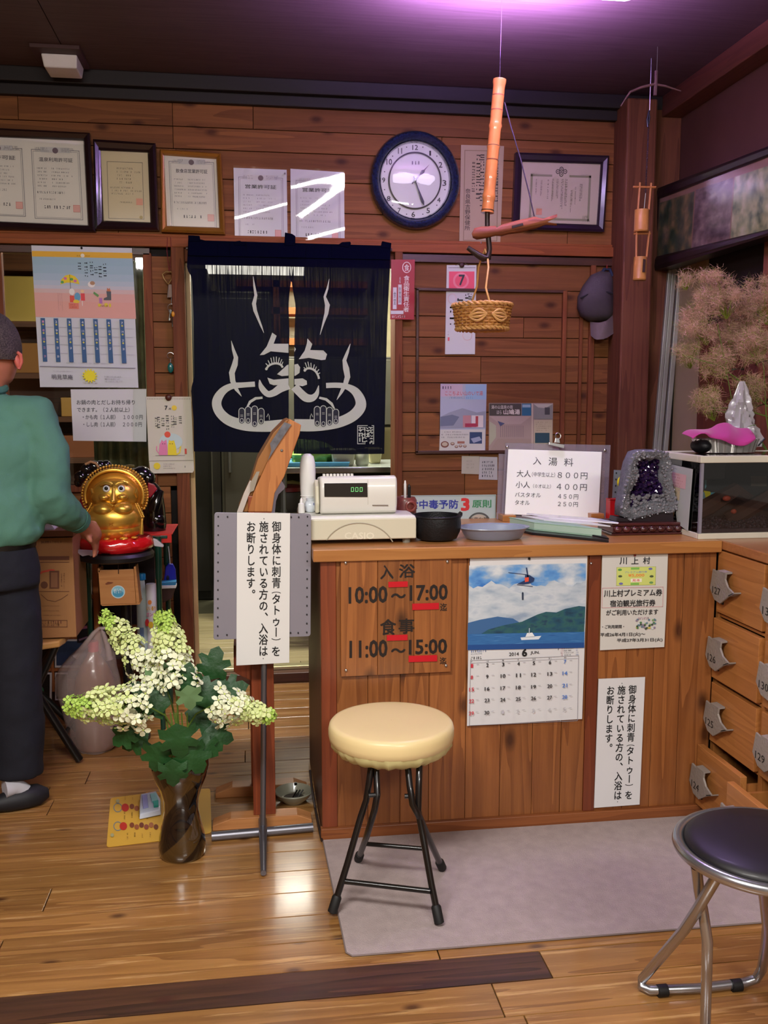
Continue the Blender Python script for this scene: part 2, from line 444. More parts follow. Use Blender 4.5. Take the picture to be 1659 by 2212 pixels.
wall = thing('wall_back', 'back wall of horizontal reddish brown boards', None, (0, YW, 0)); tag(wall, kind='structure')
def boards_wall(zs, x0, x1, cuts, y=YW, mat=m_wall, th=.02):
    for i in range(len(zs)-1):
        cs = sorted([x0] + [c for c in cuts[i % len(cuts)] if x0 < c < x1] + [x1])
        for k in range(len(cs)-1):
            part('wall_board', mat, wall, lambda b: b.box(cs[k]+.001, cs[k+1]-.001, y-random.Random(i*7+k).uniform(0, .0015), y+th, zs[i]+.0015, zs[i+1]-.0015), bevel=.0015)
# top zone between the crown and the lintel trim
boards_wall([2.0, 2.12, 2.25, 2.37, 2.462, 2.56, 2.62], -2.2, 1.72,
            [[-.55, 1.45], [.35, 1.2], [-.3, .7], [-.31, .86], [-.94, -.31, .03], [0]])
# right of the doorway, below the trim
boards_wall([.0, .22, .44, .66, .86, .975, 1.06, 1.14, 1.245, 1.38, 1.50, 1.585, 1.68, 1.80, 1.93], .66, 1.72,
            [[1.1], [.9], [1.3], [1.2], [.98], [1.0], [.93], [.86], [], [1.05], [], [1.25], [], []])
# left of the doorway, below the window
boards_wall([.0, .2, .4, .6, .8, .92], -2.2, -.36, [[-1.0], [-.6], [-1.2], [-.8]])
# narrow upright zone between window and doorway
boards_wall([.92, 1.05, 1.2, 1.33, 1.42, 1.53, 1.64, 1.76, 1.92], -.44, -.32, [[]])
part('wall_backing', M('dark_gap', (20, 12, 8)), wall, lambda b: (b.box(-2.2, 2.1, YW+.02, YW+.06, 1.96, 2.7), b.box(.66, 2.1, YW+.02, YW+.06, 0, 1.97), b.box(-2.2, -.31, YW+.02, YW+.06, 0, .93), b.box(-.44, -.31, YW+.02, YW+.06, .9, 1.97)))

def struct(name, mat, fn, label=None, **kw):
    o = part(name, mat, None, fn, **kw); o['kind'] = 'structure'
    if label: o['label'] = label
    return o
struct('trim_1', m_crown, lambda b: (b.box(-2.2, 1.95, YW-.03, YW, 2.555, 2.60), b.box(-2.2, 1.95, YW-.06, YW, 2.60, ZC)), 'dark crown beam along top of back wall', bevel=.004)
struct('trim_2', m_trim, lambda b: (b.box(-2.2, 1.70, YW-.03, YW, 1.955, 1.998), b.box(-2.2, 1.7, YW-.015, YW, 1.998, 2.012)), 'long light lintel trim above window and doorway', bevel=.003)
struct('trim_3', m_trimd, lambda b: (b.box(.66, 1.70, YW-.02, YW, 1.915, 1.95), b.box(-2.2, -.42, YW-.02, YW, 1.92, 1.95)), 'dark rail under the lintel trim', bevel=.002)
# door casing and jambs
door = struct('door_1', m_trimz, lambda b: (b.box(-.33, -.275, YW-.035, YW+.1, 0, 1.955), b.box(.645, .68, YW-.035, YW+.1, 0, 1.955)), 'wooden casing of the doorway to the kitchen', bevel=.003)
part('door_edge', M('door_edge_cream', (190, 160, 110), .5), door, lambda b: b.box(-.274, -.255, YW+.03, YW+.06, .05, 1.9))
part('door_track', m_trimz, door, lambda b: b.box(-.275, .645, YW+.0, YW+.1, 1.90, 1.955))
thr = struct('trim_4', WOOD('threshold', (60, 34, 24), (92, 54, 36), 'X', knots=0), lambda b: b.box(-.33, .68, YW-.01, YW+.10, .0, .045), 'dark threshold of the kitchen doorway', bevel=.003)
part('metal_strip', M('threshold_metal', (206, 196, 150), .3, .6), thr, lambda b: b.box(-.3, .66, YW+.045, YW+.10, .045, .062), bevel=.003)
# sliding panel mouldings right of the doorway
dr = struct('door_2', m_trimd, lambda b: (b.box(.745, .757, YW-.018, YW, 1.06, 1.80), b.box(.745, 1.44, YW-.018, YW, 1.79, 1.803), b.box(.745, 1.44, YW-.018, YW, 1.055, 1.07)), 'recessed wooden panel with thin moulding in back wall', bevel=.002)
part('stile', m_trimz, dr, lambda b: b.box(1.43, 1.45, YW-.02, YW, .9, 1.80), bevel=.002)
part('stile', m_trimz, dr, lambda b: b.box(1.56, 1.585, YW-.02, YW, .0, 1.92), bevel=.002)
part('stile', m_trimz, dr, lambda b: b.box(1.515, 1.53, YW-.015, YW, .9, 1.70), bevel=.002)
# window left
win = struct('window_1', m_trimz, lambda b: (b.box(-.45, -.415, YW-.02, YW+.06, .90, 1.93), b.box(-1.10, -1.065, YW, YW+.04, .90, 1.93), b.box(-2.2, -.415, YW-.02, YW+.06, .90, .93)), 'sliding window with dark brown kitchen behind', bevel=.003)
part('window_stile', m_trimz, win, lambda b: b.box(-1.055, -1.035, YW+.0, YW+.03, .92, 1.93), bevel=.002)
part('pane', M('window_glass', (235, 240, 238), .03, 0, var=0, trans=1, ior=1.02, spec=.6), win, lambda b: b.box(-1.035, -.45, YW+.02, YW+.023, .93, 1.92))
part('pane', M('window_glass', (235, 240, 238)), win, lambda b: b.box(-2.2, -1.10, YW+.02, YW+.023, .93, 1.92))
# corner post and right wall
struct('trim_5', m_post, lambda b: b.box(1.66, 1.80, 4.07, 4.25, 0, 2.62), 'square brown corner post', bevel=.008)
struct('trim_6', m_post, lambda b: b.box(1.80, 1.955, 4.16, 4.25, 0, ZC), 'wide brown board beside the corner post', bevel=.003)
XR = 1.955
wr = struct('wall_right', M('right_wall_dark', (84, 52, 44), .6, var=.1), lambda b: (b.box(XR, XR+.05, 1.0, 4.3, 1.93, ZC), b.box(XR, XR+.05, -2.5, 4.3, 0, .9), b.box(XR, XR+.05, -2.5, 1.0, .9, ZC)), 'dark brown right wall above the cabinets')
struct('trim_7', WOOD('right_beam', (84, 46, 36), (112, 64, 48), 'Y', knots=0), lambda b: b.box(1.86, XR, 1.0, 4.22, 2.57, ZC), 'beam along the top of the right wall', bevel=.004)
w2 = struct('window_2', M('sash_panel_beige', (158, 138, 108), .55, var=.04), lambda b: b.box(XR+.01, XR+.02, 3.885, 4.16, .9, 1.93), 'beige panel beside an aluminium sash on the right wall')
def sash(b):
    for (a, c, h) in ((1.922, 1.939, 0), (1.943, 1.964, .006), (1.971, 1.993, -.002)):
        t = .046
        b.hexa([(a-t-.02, 4.14+h, .86), (c-t-.02, 4.14+h, .86), (c-t-.02, 4.158, .86), (a-t-.02, 4.158, .86), (a-.01, 4.14+h, 1.94), (c-.01, 4.14+h, 1.94), (c-.01, 4.158, 1.94), (a-.01, 4.158, 1.94)])
part('aluminium_sash', M('aluminium', (172, 172, 166), .4, .5), w2, sash, bevel=.002)
part('wood_panel', WOOD('cabinet_red', (70, 34, 24), (104, 54, 36), 'Z', knots=0), w2, lambda b: b.box(XR-.01, XR+.03, 2.6, 3.88, .88, 1.62))
part('wood_post', m_post, w2, lambda b: b.box(XR-.03, XR+.03, 3.28, 3.36, .88, 1.93), bevel=.003)
part('dark_gap_panel', M('dark_gap2', (26, 20, 22), .6), w2, lambda b: b.box(XR+.02, XR+.04, 1.0, 3.9, 1.62, 1.93))
part('rail', WOOD('right_beam', (84, 46, 36), (112, 64, 48), 'Y', knots=0), w2, lambda b: b.box(XR-.04, XR, 2.6, 4.16, 1.90, 1.95), bevel=.003)
# the rest of the room, out of the frame
struct('wall_left', m_wall, lambda b: b.box(-2.25, -2.2, -2.5, 7.6, 0, ZC), 'brown left wall')
struct('wall_front', M('plaster_cream', (196, 180, 150), .8), lambda b: b.box(-2.2, 2.0, -2.55, -2.5, 0, ZC), 'wall behind the viewer')
# kitchen shell
m_kwall = M('kitchen_tile', (176, 168, 134), .4, var=.08)
struct('wall_kitchen', m_kwall, lambda b: (b.box(-2.2, 2.1, 7.55, 7.6, 0, 2.5), b.box(2.05, 2.1, 4.3, 7.6, 0, 2.5)), 'pale kitchen walls beyond the doorway')
# ================================================================== KITCHEN BEYOND THE DOORWAY
m_kdark = M('kitchen_dark', (40, 38, 32), .5, var=.1)
m_kgrey = M('kitchen_grey', (92, 90, 78), .45, .3, var=.1)
t = thing('refrigerator', 'grey steel cabinet standing in the kitchen left of the doorway', 'refrigerator', (-.02, 5.6, .04))
part('body', m_kgrey, t, lambda b: b.box(-.17, .12, 5.3, 5.9, .12, 1.9), bevel=.01)
part('door', M('fridge_door', (80, 78, 68), .35, .4), t, lambda b: b.box(-.155, .10, 5.27, 5.298, .2, 1.86), bevel=.006)
part('handle', m_steel, t, lambda b: b.box(-.13, -.115, 5.24, 5.27, .9, 1.2), bevel=.003)
part('side_strip', m_kdark, t, lambda b: b.box(-.22, -.175, 5.32, 5.9, .1, 1.9))
t = thing('kitchen_cabinet', 'dark kitchen cabinet in the gloom behind the left jamb', 'cabinet', (-.55, 6.2, .04))
part('body', m_kdark, t, lambda b: b.box(-1.0, -.25, 5.9, 6.5, .04, 2.1), bevel=.01)
part('door', m_kdark, t, lambda b: b.box(-.98, -.64, 5.88, 5.9, .1, 2.05), bevel=.004)
part('door', m_kdark, t, lambda b: b.box(-.61, -.27, 5.88, 5.9, .1, 2.05), bevel=.004)
# worktop with food on it
zt = tY(cAD, 600, 320, 4.75).z
t = thing('kitchen_worktop', 'stainless steel kitchen table glimpsed under the curtain', 'table', (.6, 4.75, .04))
part('tabletop', M('steel_bright', (176, 186, 180), .25, .6), t, lambda b: b.box(.13, 1.1, 4.75, 5.35, zt-.03, zt), bevel=.004)
part('shelf', m_kgrey, t, lambda b: b.box(.15, 1.1, 4.8, 5.35, .45, .47))
for x in (.16, 1.05):
    for y in (4.78, 5.3): part('leg', m_steel, t, lambda b: b.tube([(x, y, .04), (x, y, zt-.03)], .018))
part('back_panel', m_kdark, t, lambda b: b.box(.14, 1.1, 5.35, 5.37, .1, zt-.03))
# lettuce heap in a bag
def leafball(b, c, r, seed):
    rr = random.Random(seed); nu, nv = 20, 12; vs = []; 
    for j in range(nv+1):
        a = pi*j/nv
        for i in range(nu):
            q = 2*pi*i/nu; p = Vector((sin(a)*cos(q), sin(a)*sin(q), cos(a)))
            k = 1+.35*noise.noise(p*3.1+Vector((seed, 0, 0)))+.15*noise.noise(p*9)
            vs.append(Vector(c)+Vector((p.x*r[0], p.y*r[1], p.z*r[2]))*k)
    fs = [(j*nu+i, (j+1)*nu+i, (j+1)*nu+(i+1) % nu, j*nu+(i+1) % nu) for j in range(nv) for i in range(nu)]
    b.add(vs, fs)
m_let = M('lettuce', (150, 190, 90), .5, var=.25, vs=30, bump=.4)
for i, (a, y, s_, l) in enumerate(((460, 245, .11, 'green lettuce heap nearest the wooden signboard on the kitchen table'), (300, 235, .09, 'green lettuce heap just behind the upright white roll'))):
    p = tY(cAD, a, y, 4.9+.1*i); o = part('lettuce', m_let, None, lambda b: leafball(b, (p.x-.06*(1-i), p.y, zt+.06), (s_, s_*.8, .07), i+2), smooth=True)
    tag(o, l, 'lettuce', 'lettuce on the kitchen table')
t = thing('food_tray', 'blue plastic tray with flat rim under the lettuce', 'tray', (.3, 4.9, zt))
part('tray', M('tray_blue', (80, 150, 190), .4), t, lambda b: b.box(.16, .50, 4.80, 5.1, zt, zt+.018), bevel=.004)
part('rim', M('tray_blue', (80, 150, 190), .4), t, lambda b: b.tube([(.16, 4.80, zt+.02), (.5, 4.80, zt+.02), (.5, 5.1, zt+.02), (.16, 5.1, zt+.02)], .005, 6, closed=True))
def tub(x0, x1, y, hgt, col, label, group='plastic tubs on the kitchen table'):
    a = tY(cAD, x0, 300, y); b2 = tY(cAD, x1, 300, y); t = thing('plastic_tub', label, 'tub', ((a.x+b2.x)/2, y, zt), group)
    mt = M('tub_'+str(col), col, .35, var=.05)
    part('body', mt, t, lambda b: b.hexa([(a.x+.01, y, zt), (b2.x-.01, y, zt), (b2.x-.01, y+.14, zt), (a.x+.01, y+.14, zt), (a.x, y-.01, zt+hgt), (b2.x, y-.01, zt+hgt), (b2.x, y+.15, zt+hgt), (a.x, y+.15, zt+hgt)]), bevel=.008)
    part('lid', mt, t, lambda b: b.box(a.x-.004, b2.x+.004, y-.014, y+.154, zt+hgt, zt+hgt+.012), bevel=.004)
tub(535, 775, 4.82, .075, (206, 208, 180), 'square pale tub on kitchen table above the till')
tub(905, 1040, 5.0, .07, (196, 186, 140), 'small yellowish tub on kitchen table by the right door jamb')
t = thing('glass_jar', 'round glass jar with grey lid between the two tubs', 'jar', tY(cAD, 840, 300, 4.86).to_tuple()[:2]+(zt,))
jl = wl(t)
part('jar', M('jar_glass', (190, 196, 170), .15, var=.1, coat=.5), t, lambda b: b.lathe([(.03, 0), (.036, .01), (.036, .06), (.028, .075)], jl, 20), smooth=True)
part('lid', m_steel, t, lambda b: b.lathe([(.031, .075), (.031, .09), (.0, .092)], jl, 20, cap=False), smooth=True)
# lidded pot and things on the shelf seen between signboard and till
p = tY(cAD, 100, 750, 4.85)
t = thing('stock_pot', 'dark pot with dark red lid in the kitchen left of the till', 'pot', p)
part('body', m_kdark, t, lambda b: b.lathe([(.075, 0), (.085, .02), (.085, .10), (.08, .105)], p, 24), smooth=True)
part('lid', M('lid_red', (90, 18, 20), .4), t, lambda b: b.lathe([(.088, .105), (.088, .125), (.06, .135), (0, .137)], p, 24, cap=False), smooth=True)
part('shelf_board', m_kgrey, t, lambda b: b.box(p.x-.12, p.x+.25, 4.75, 5.0, p.z-.012, p.z-.001))
q = tY(cAD, 150, 540, 5.1)
t = thing('cream_jug', 'small cream jug on its side behind the red lidded pot', 'jug', q)
part('body', M('cream_ceramic', (200, 190, 140), .4), t, lambda b: b.lathe([(.03, -.07), (.045, -.05), (.05, 0), (.04, .05), (.02, .08)], q, 20, T=Matrix.Rotation(pi/2, 4, 'Y')), smooth=True)
part('rim', M('cream_ceramic', (200, 190, 140), .4), t, lambda b: b.lathe([(.02, .075), (.026, .08), (.026, .088)], q, 16, T=Matrix.Rotation(pi/2, 4, 'Y')), smooth=True)
part('stand', m_kgrey, t, lambda b: b.box(q.x-.07, q.x+.2, 5.0, 5.2, p.z-.01, q.z-.045))
# shelving seen through the window pane on the left
m_kb = WOOD('kitchen_shelf', (58, 34, 20), (92, 58, 32), 'X', knots=0)
t = thing('kitchen_shelving', 'dim brown shelving seen through the left window', 'shelf', (-1.0, 5.6, .04))
part('back_board', m_kb, t, lambda b: b.box(-1.5, -.55, 5.72, 5.75, .04, 2.2))
for z in (.95, 1.18, 1.42, 1.7, 2.0): part('shelf_board', m_kb, t, lambda b: b.box(-1.5, -.55, 5.4, 5.72, z, z+.03))
part('upright', m_kb, t, lambda b: b.box(-1.52, -1.49, 5.4, 5.75, .04, 2.2)); part('upright', m_kb, t, lambda b: b.box(-.56, -.53, 5.4, 5.75, .04, 2.2))
for i, (x, z, w_, h_, c, l) in enumerate(((-1.36, 1.73, .22, .24, (150, 128, 60), 'yellowish carton high on the dim kitchen shelving'), (-1.3, 1.45, .26, .16, (120, 80, 34), 'brown carton in the middle of the dim kitchen shelving'),
        (-1.05, 1.21, .3, .10, (146, 110, 52), 'low tan carton on the kitchen shelving beside the man\'s ear'), (-.85, 1.45, .16, .18, (84, 50, 30), 'dark brown carton on the shelving behind the big calendar'), (-1.1, .98, .28, .12, (120, 70, 40), 'reddish carton on the lower shelf beside the man\'s collar'))):
    t = thing('carton', l, 'box', (x, 5.5, z), 'cartons on the kitchen shelving')
    part('body', M('carton_%d' % i, c, .6), t, lambda b: b.box(x, x+w_, 5.42, 5.66, z, z+h_), bevel=.003)
    part('flap', M('carton_%d' % i, c, .6), t, lambda b: b.hexa([(x, 5.42, z+h_), (x+w_, 5.42, z+h_), (x+w_, 5.54, z+h_), (x, 5.54, z+h_), (x, 5.42, z+h_+.003), (x+w_, 5.42, z+h_+.003), (x+w_, 5.54, z+h_+.012), (x, 5.54, z+h_+.012)]))
t = thing('curtain', 'pale green patterned curtain strip behind the window edge', 'curtain', (-.66, 4.6, .95))
def cur(b):
    n = 24; vs = []
    for k in (0, 1):
        for i in range(n):
            vs.append((-.75+.28*i/(n-1), 4.62+.02*sin(i*1.7), (.92, 1.95)[k]))
    b.add(vs, [(i, i+1, n+i+1, n+i) for i in range(n-1)])
part('cloth', M('curtain_green', (126, 134, 96), .8, var=.4, vs=14), t, cur, smooth=True)
part('rod', m_steel, t, lambda b: b.tube([(-.8, 4.62, 1.95), (-.4, 4.62, 1.95)], .006))
t = thing('wall_cabinet', 'dark kitchen wall cabinet glimpsed through the curtain slit', 'cabinet', (.3, 6.9, 1.1))
part('body', m_kdark, t, lambda b: b.box(-.1, 1.1, 6.9, 7.2, 1.1, 1.62), bevel=.01)
part('door', m_kgrey, t, lambda b: b.box(-.08, .5, 6.88, 6.9, 1.12, 1.6), bevel=.004); part('door', m_kgrey, t, lambda b: b.box(.52, 1.08, 6.88, 6.9, 1.12, 1.6), bevel=.004)
t = thing('spice_rack', 'wooden rack with light boards seen high through the curtain slit', 'rack', (.3, 7.3, 1.75))
for z in (1.72, 1.95, 2.15): part('board', m_trim, t, lambda b: b.box(-.1, .9, 7.2, 7.45, z, z+.05))
part('upright', m_trim, t, lambda b: b.box(.18, .23, 7.2, 7.45, 1.7, 2.2))
# ================================================================== THINGS ON THE BACK WALL
def PANE(name='clear_pane', tint=(255, 255, 255), refl=1.0, tr=None, rough=.03):
    if name in MATS: return MATS[name]
    m = bpy.data.materials.new(name); m.use_nodes = True; nt = m.node_tree; nt.nodes.clear(); L = nt.links
    o = N(nt, 'ShaderNodeOutputMaterial'); mx = N(nt, 'ShaderNodeMixShader'); a = N(nt, 'ShaderNodeBsdfTransparent'); g = N(nt, 'ShaderNodeBsdfGlossy')
    g.inputs['Roughness'].default_value = rough; a.inputs['Color'].default_value = lin(tint)
    lw = N(nt, 'ShaderNodeFresnel'); lw.inputs['IOR'].default_value = 1.5
    mu = N(nt, 'ShaderNodeMath', operation='MULTIPLY'); mu.inputs[1].default_value = refl
    L.new(lw.outputs[0], mu.inputs[0]); L.new(mu.outputs[0], mx.inputs[0]); L.new(a.outputs[0], mx.inputs[1]); L.new(g.outputs[0], mx.inputs[2]); L.new(mx.outputs[0], o.inputs[0])
    MATS[name] = m; return m
m_pane = PANE()
for ch in win.children:
    if ch.name.startswith('pane'): ch.data.materials[0] = m_pane
def frame_rails(S, outer, inner, d, mat, parent, back=-.01, name='frame'):
    b = MB(); rings = []
    for k, h in ((0, back), (0, d*.7), (.3, d), (.8, d*.75), (1, d*.3), (1, back)):
        rings.append([S.P(o[0]+(i[0]-o[0])*k, o[1]+(i[1]-o[1])*k, h) for o, i in zip(outer, inner)])
    vs = [p for r in rings for p in r]; fs = []
    for j in range(len(rings)-1):
        for i in range(4):
            fs.append((j*4+i, j*4+(i+1) % 4, (j+1)*4+(i+1) % 4, (j+1)*4+i))
    b.add(vs, fs); return b.build(name, mat, parent)
def permit(S, x0, y0, x1, y1, title, seed, ink='#8d8a92', dark='#5a5660'):
    W, H = x1-x0, y1-y0
    S.frame(x0, y0+H*.02, x1, y1, W*.012, ink); S.frame(x0+W*.035, y0+H*.045, x1-W*.035, y1-H*.02, W*.006, ink)
    S.rect(x0+W*.2, y0-H*.015, x1-W*.2, y0+H*.06, '#d2cfd0')
    for sx in (-1, 1):
        S.scrib(x0+W*(.5+sx*.27)-W*.15, y0-H*.01, x0+W*(.5+sx*.27)+W*.15, y0+H*.05, 3, ink, seed+sx, gap=.05, fill=.9)
    S.ell(x0+W*.5, y0+H*.03, W*.06, W*.06, '#74606c')
    S.text(title, x0+W*.15, y0+H*.13, x1-W*.15, y0+H*.19, dark, .01)
    S.scrib(x0+W*.1, y0+H*.26, x0+W*.35, y0+H*.56, 6, ink, seed+5, gap=.1, fill=.4)
    S.scrib(x0+W*.4, y0+H*.26, x0+W*.85, y0+H*.56, 6, ink, seed+6, gap=.2, fill=.4)
    S.scrib(x0+W*.08, y0+H*.6, x1-W*.08, y0+H*.65, 1, ink, seed+7, gap=0, fill=.6)
    S.scrib(x0+W*.12, y0+H*.70, x0+W*.5, y0+H*.74, 1, ink, seed+8)
    S.scrib(x0+W*.2, y0+H*.80, x0+W*.78, y0+H*.86, 1, dark, seed+9, gap=.1, fill=.7)
    S.rect(x1-W*.19, y0+H*.79, x1-W*.05, y0+H*.89, '#e8b4ac'); S.frame(x1-W*.19, y0+H*.79, x1-W*.05, y0+H*.89, W*.008, '#dc8f88')

m_fdark = M('frame_dark', (34, 18, 22), .3, coat=.4, bump=.15, bs=120)
m_fgold = M('frame_gold', (168, 116, 44), .35, .5, var=.1, bump=.3, bs=150)
m_cert = M('certificate_paper', (232, 226, 218), .6, var=.02)
m_certy = M('certificate_paper_yellowed', (220, 204, 170), .6, var=.02)
def framed(outer, inner, crop, label, mat, paper, prints, d=.03, grp='framed permits over the window'):
    S = wallsheet(YW-.012, crop)
    c = S.P(*outer[3]); t = thing('picture_frame', label, 'picture frame', c, grp)
    frame_rails(S, outer, inner, d, mat, t)
    S.plate(inner, .003, 'certificate', paper, t)
    prints(S); S.done(t)
    b = MB(); b.prism([S.P(x, y, .007) for x, y in inner], (0, -.002, 0)); b.build('pane', m_pane, t)
    return t
def p1(S):
    S.sk = .035; S.sv = -.045; S.org = (222, 260)
    S.sv = .055; permit(S, 222, 262, 568, 770, '温泉利用許可証', 11)
    S.org = (-190, 245); permit(S, -190, 245, 158, 745, '営業許可証', 21)
framed([(-270, 118), (648, 165), (690, 872), (-240, 848)], [(-225, 180), (600, 215), (632, 820), (-195, 785)], cA,
       'wide dark frame holding two permits side by side, leftmost over the window', m_fdark, m_cert, p1)
def p2(S):
    S.sk = .03; S.sv = .03; S.org = (765, 360)
    S.frame(765, 360, 1022, 770, 4, '#8c8272'); S.scrib(835, 395, 1005, 520, 5, '#8c8272', 3, fill=.5); S.scrib(785, 535, 1015, 600, 3, '#8c8272', 4)
    S.scrib(850, 640, 960, 660, 1, '#6c6252', 5, gap=0); S.rect(968, 620, 1015, 668, '#e8a48c'); S.ell(1000, 755, 12, 12, '#b09a50')
framed([(672, 210), (1118, 240), (1142, 860), (690, 852)], [(722, 285), (1060, 300), (1080, 800), (745, 788)], cA,
       'small dark frame around a yellowed paper, between wide frame and gold frame', m_fdark, m_certy, p2)
def p3(S):
    S.sk = .03; S.sv = .045; S.org = (1210, 345); permit(S, 1208, 348, 1532, 835, '飲食店営業許可証', 31)
framed([(1148, 282), (1585, 312), (1615, 890), (1158, 870)], [(1175, 318), (1550, 345), (1572, 838), (1198, 825)], cA,
       'gold frame around a white permit, right end of the framed row', m_fgold, m_cert, p3)

def laminated(pts, crop, label, x0, y0, x1, y1, title, seed, sk, sv):
    S = wallsheet(YW-.006, crop); c = S.P(*pts[3]); t = thing('laminated_permit', label, 'certificate', c, 'laminated permits above the curtain')
    S.plate(pts, .002, 'paper', m_glassy, t)
    S.sk = sk; S.sv = sv; S.org = (x0, y0); permit(S, x0, y0, x1, y1, title, seed, '#9a93a0', '#2e2a30'); S.done(t)
    S.sk = S.sv = 0
    b = MB(); n = 14; P4 = pts
    def gp(u, v):
        x = (P4[0][0]*(1-u)+P4[1][0]*u)*(1-v)+(P4[3][0]*(1-u)+P4[2][0]*u)*v; y = (P4[0][1]*(1-u)+P4[1][1]*u)*(1-v)+(P4[3][1]*(1-u)+P4[2][1]*u)*v
        return S.P(x, y, .008+.022*(1-v)+(.014*(1-u) if seed < 50 else .002*u)+.0016*sin(v*6+u*2+seed))
    vs = [gp(i/n, j/n) for j in range(n+1) for i in range(n+1)]
    b.add(vs, [(j*(n+1)+i, j*(n+1)+i+1, (j+1)*(n+1)+i+1, (j+1)*(n+1)+i) for j in range(n) for i in range(n)])
    b.build('clear_film', m_pane, t, smooth=True)  # film tilted off the sheet, shaped to catch glare from the room lights
    part('drawing_pin', m_tin, t, lambda b: b.ball(S.P(P4[1][0]-14, P4[1][1]+30, .012), .004, 8, 6))
laminated([(350, 75), (735, 90), (742, 628), (360, 612)], cB, 'left laminated permit sheet pinned above the navy curtain', 385, 130, 708, 620, '営業許可証', 41, .03, .01)
laminated([(762, 82), (1150, 108), (1155, 645), (766, 628)], cB, 'right laminated permit sheet pinned above the curtain, nearest the clock', 800, 155, 1120, 640, '営業許可証', 51, .03, .01)

# ---- award frame
S = wallsheet(YW-.012, cAF)
t = thing('picture_frame', 'dark framed award with grey scrollwork border, right of the clock', 'picture frame', S.P(252, 1080), 'framed awards right of the clock')
o_ = [(288, 172), (1400, 212), (1338, 1120), (250, 1085)]; i_ = [(372, 275), (1310, 305), (1262, 1030), (340, 998)]
frame_rails(S, o_, i_, .025, M('frame_violet', (44, 30, 46), .3, coat=.4), t)
S.plate(i_, .003, 'certificate', M('award_paper', (206, 190, 178), .6, var=.02), t)
S.sk = .028; S.sv = -.045; S.org = (480, 420); g = '#9a9482'; dk = '#5c5654'
S.frame(478, 420, 1200, 965, 26, g)
for (x, y, a, b_) in ((478, 405, 120, 40), (1080, 405, 120, 40), (470, 900, 90, 75), (1120, 900, 90, 75)): S.scrib(x, y, x+a, y+b_, 4, g, int(x), gap=0, fill=1)
S.rect(735, 400, 940, 455, '#cebeb2')
for (x, y) in ((800, 382), (842, 352), (886, 380), (842, 415)): S.ring(x, y, 20, 24, 10, dk); S.ell(x, y, 7, 8, dk)
for k, (x, y0, y1, w_) in enumerate(((1085, 520, 800, 34), (1020, 560, 820, 14), (975, 600, 870, 24), (905, 470, 880, 30), (858, 470, 885, 28), (800, 470, 740, 24), (745, 470, 880, 22), (690, 480, 830, 16), (610, 490, 700, 22), (548, 480, 690, 14))):
    S.scrib(x-w_/2, y0, x+w_/2, y1, 2 if w_ > 20 else 1, dk, 60+k, vert=True, gap=.05, fill=.9)
S.rect(560, 830, 630, 905, '#d89a80'); S.done(t)
S.sk = S.sv = 0; b = MB(); b.prism([S.P(x, y, .007) for x, y in i_], (0, -.002, 0)); b.build('pane', m_pane, t)

# ---- hanging paper behind the bamboo
S = wallsheet(YW-.008, cC)
t = thing('wall_scroll', 'aged paper sheet with brushed columns hanging behind the bamboo pole', 'poster', S.P(628, 1145))
S.plate([(640, 512), (915, 520), (890, 1155), (628, 1145)], .003, 'paper', M('old_paper', (176, 156, 126), .6, var=.04), t)
S.sk = .02; S.sv = -.015; S.org = (640, 512); S.frame(662, 545, 880, 1125, 5, '#8a7658')
S.vtext('奈良県吉野保健所', 688, 790, 1060, 36, '#3a3028', .01); S.scrib(710, 600, 734, 880, 1, '#5a4c3c', 71, vert=True, gap=.05, fill=.8)
S.scrib(740, 570, 790, 1020, 2, '#2c2420', 72, vert=True, gap=0, fill=1); S.scrib(835, 560, 880, 980, 2, '#2c2420', 73, vert=True, gap=0, fill=1); S.done(t)
part('drawing_pin', m_tin, t, lambda b: b.ball(wallsheet(YW-.012, cC).P(768, 1140), .005, 8, 6))

# ---- clock
RX = Matrix.Rotation(pi/2, 4, 'X')
cl, cr_, ctp, cbt = tY(cC, 62, 735, YW-.03), tY(cC, 632, 735, YW-.03), tY(cC, 347, 420, YW-.03), tY(cC, 340, 1050, YW-.03)
cc = Vector(((cl.x+cr_.x)/2, YW, (ctp.z+cbt.z)/2)); ra, rb = (cr_.x-cl.x)/2, (ctp.z-cbt.z)/2
t = thing('wall_clock', 'round wall clock with dark blue speckled rim and white face', 'clock', (cc.x, YW, cbt.z))
def lc(b, prof, m=None, n=64, cap=False): b.lathe([(r*ra, z) for r, z in prof], cc, n, T=Matrix.Diagonal((1, 1, rb/ra, 1)) @ RX, m=m, cap=cap)
part('rim', M('clock_rim', (34, 44, 78), .25, coat=.6, var=.5, vs=90), t, lambda b: lc(b, [(1, .002), (1, .03), (.96, .05), (.9, .058), (.84, .048), (.80, .03), (.79, .016)]), smooth=True, ang=60)
part('bezel', m_chrome, t, lambda b: lc(b, [(.80, .026), (.79, .032), (.77, .026), (.765, .015)]), smooth=True)
part('dial', M('clock_face', (222, 224, 222), .5, var=.01), t, lambda b: lc(b, [(.80, .006), (.80, .014), (0.001, .014)]))
S = wallsheet(YW-.015, cC); fc = (343, 742); K = '#3a3a3c'
for s_, x0, y0, x1, y1 in (('12', 328, 513, 364, 545), ('1', 436, 550, 448, 582), ('2', 497, 622, 520, 658), ('3', 521, 738, 545, 775), ('4', 486, 850, 508, 880), ('5', 418, 916, 440, 950),
        ('6', 322, 940, 345, 975), ('7', 234, 916, 254, 946), ('8', 165, 840, 188, 872), ('9', 134, 722, 154, 754), ('10', 162, 602, 198, 640), ('11', 236, 533, 262, 570)): S.text(s_, x0, y0, x1, y1, K, .015)
for k in range(12):
    a = 2*pi*(k+.5)/12; S.ell(fc[0]+200*cos(a), fc[1]+222*sin(a), 4, 4, K, 6)
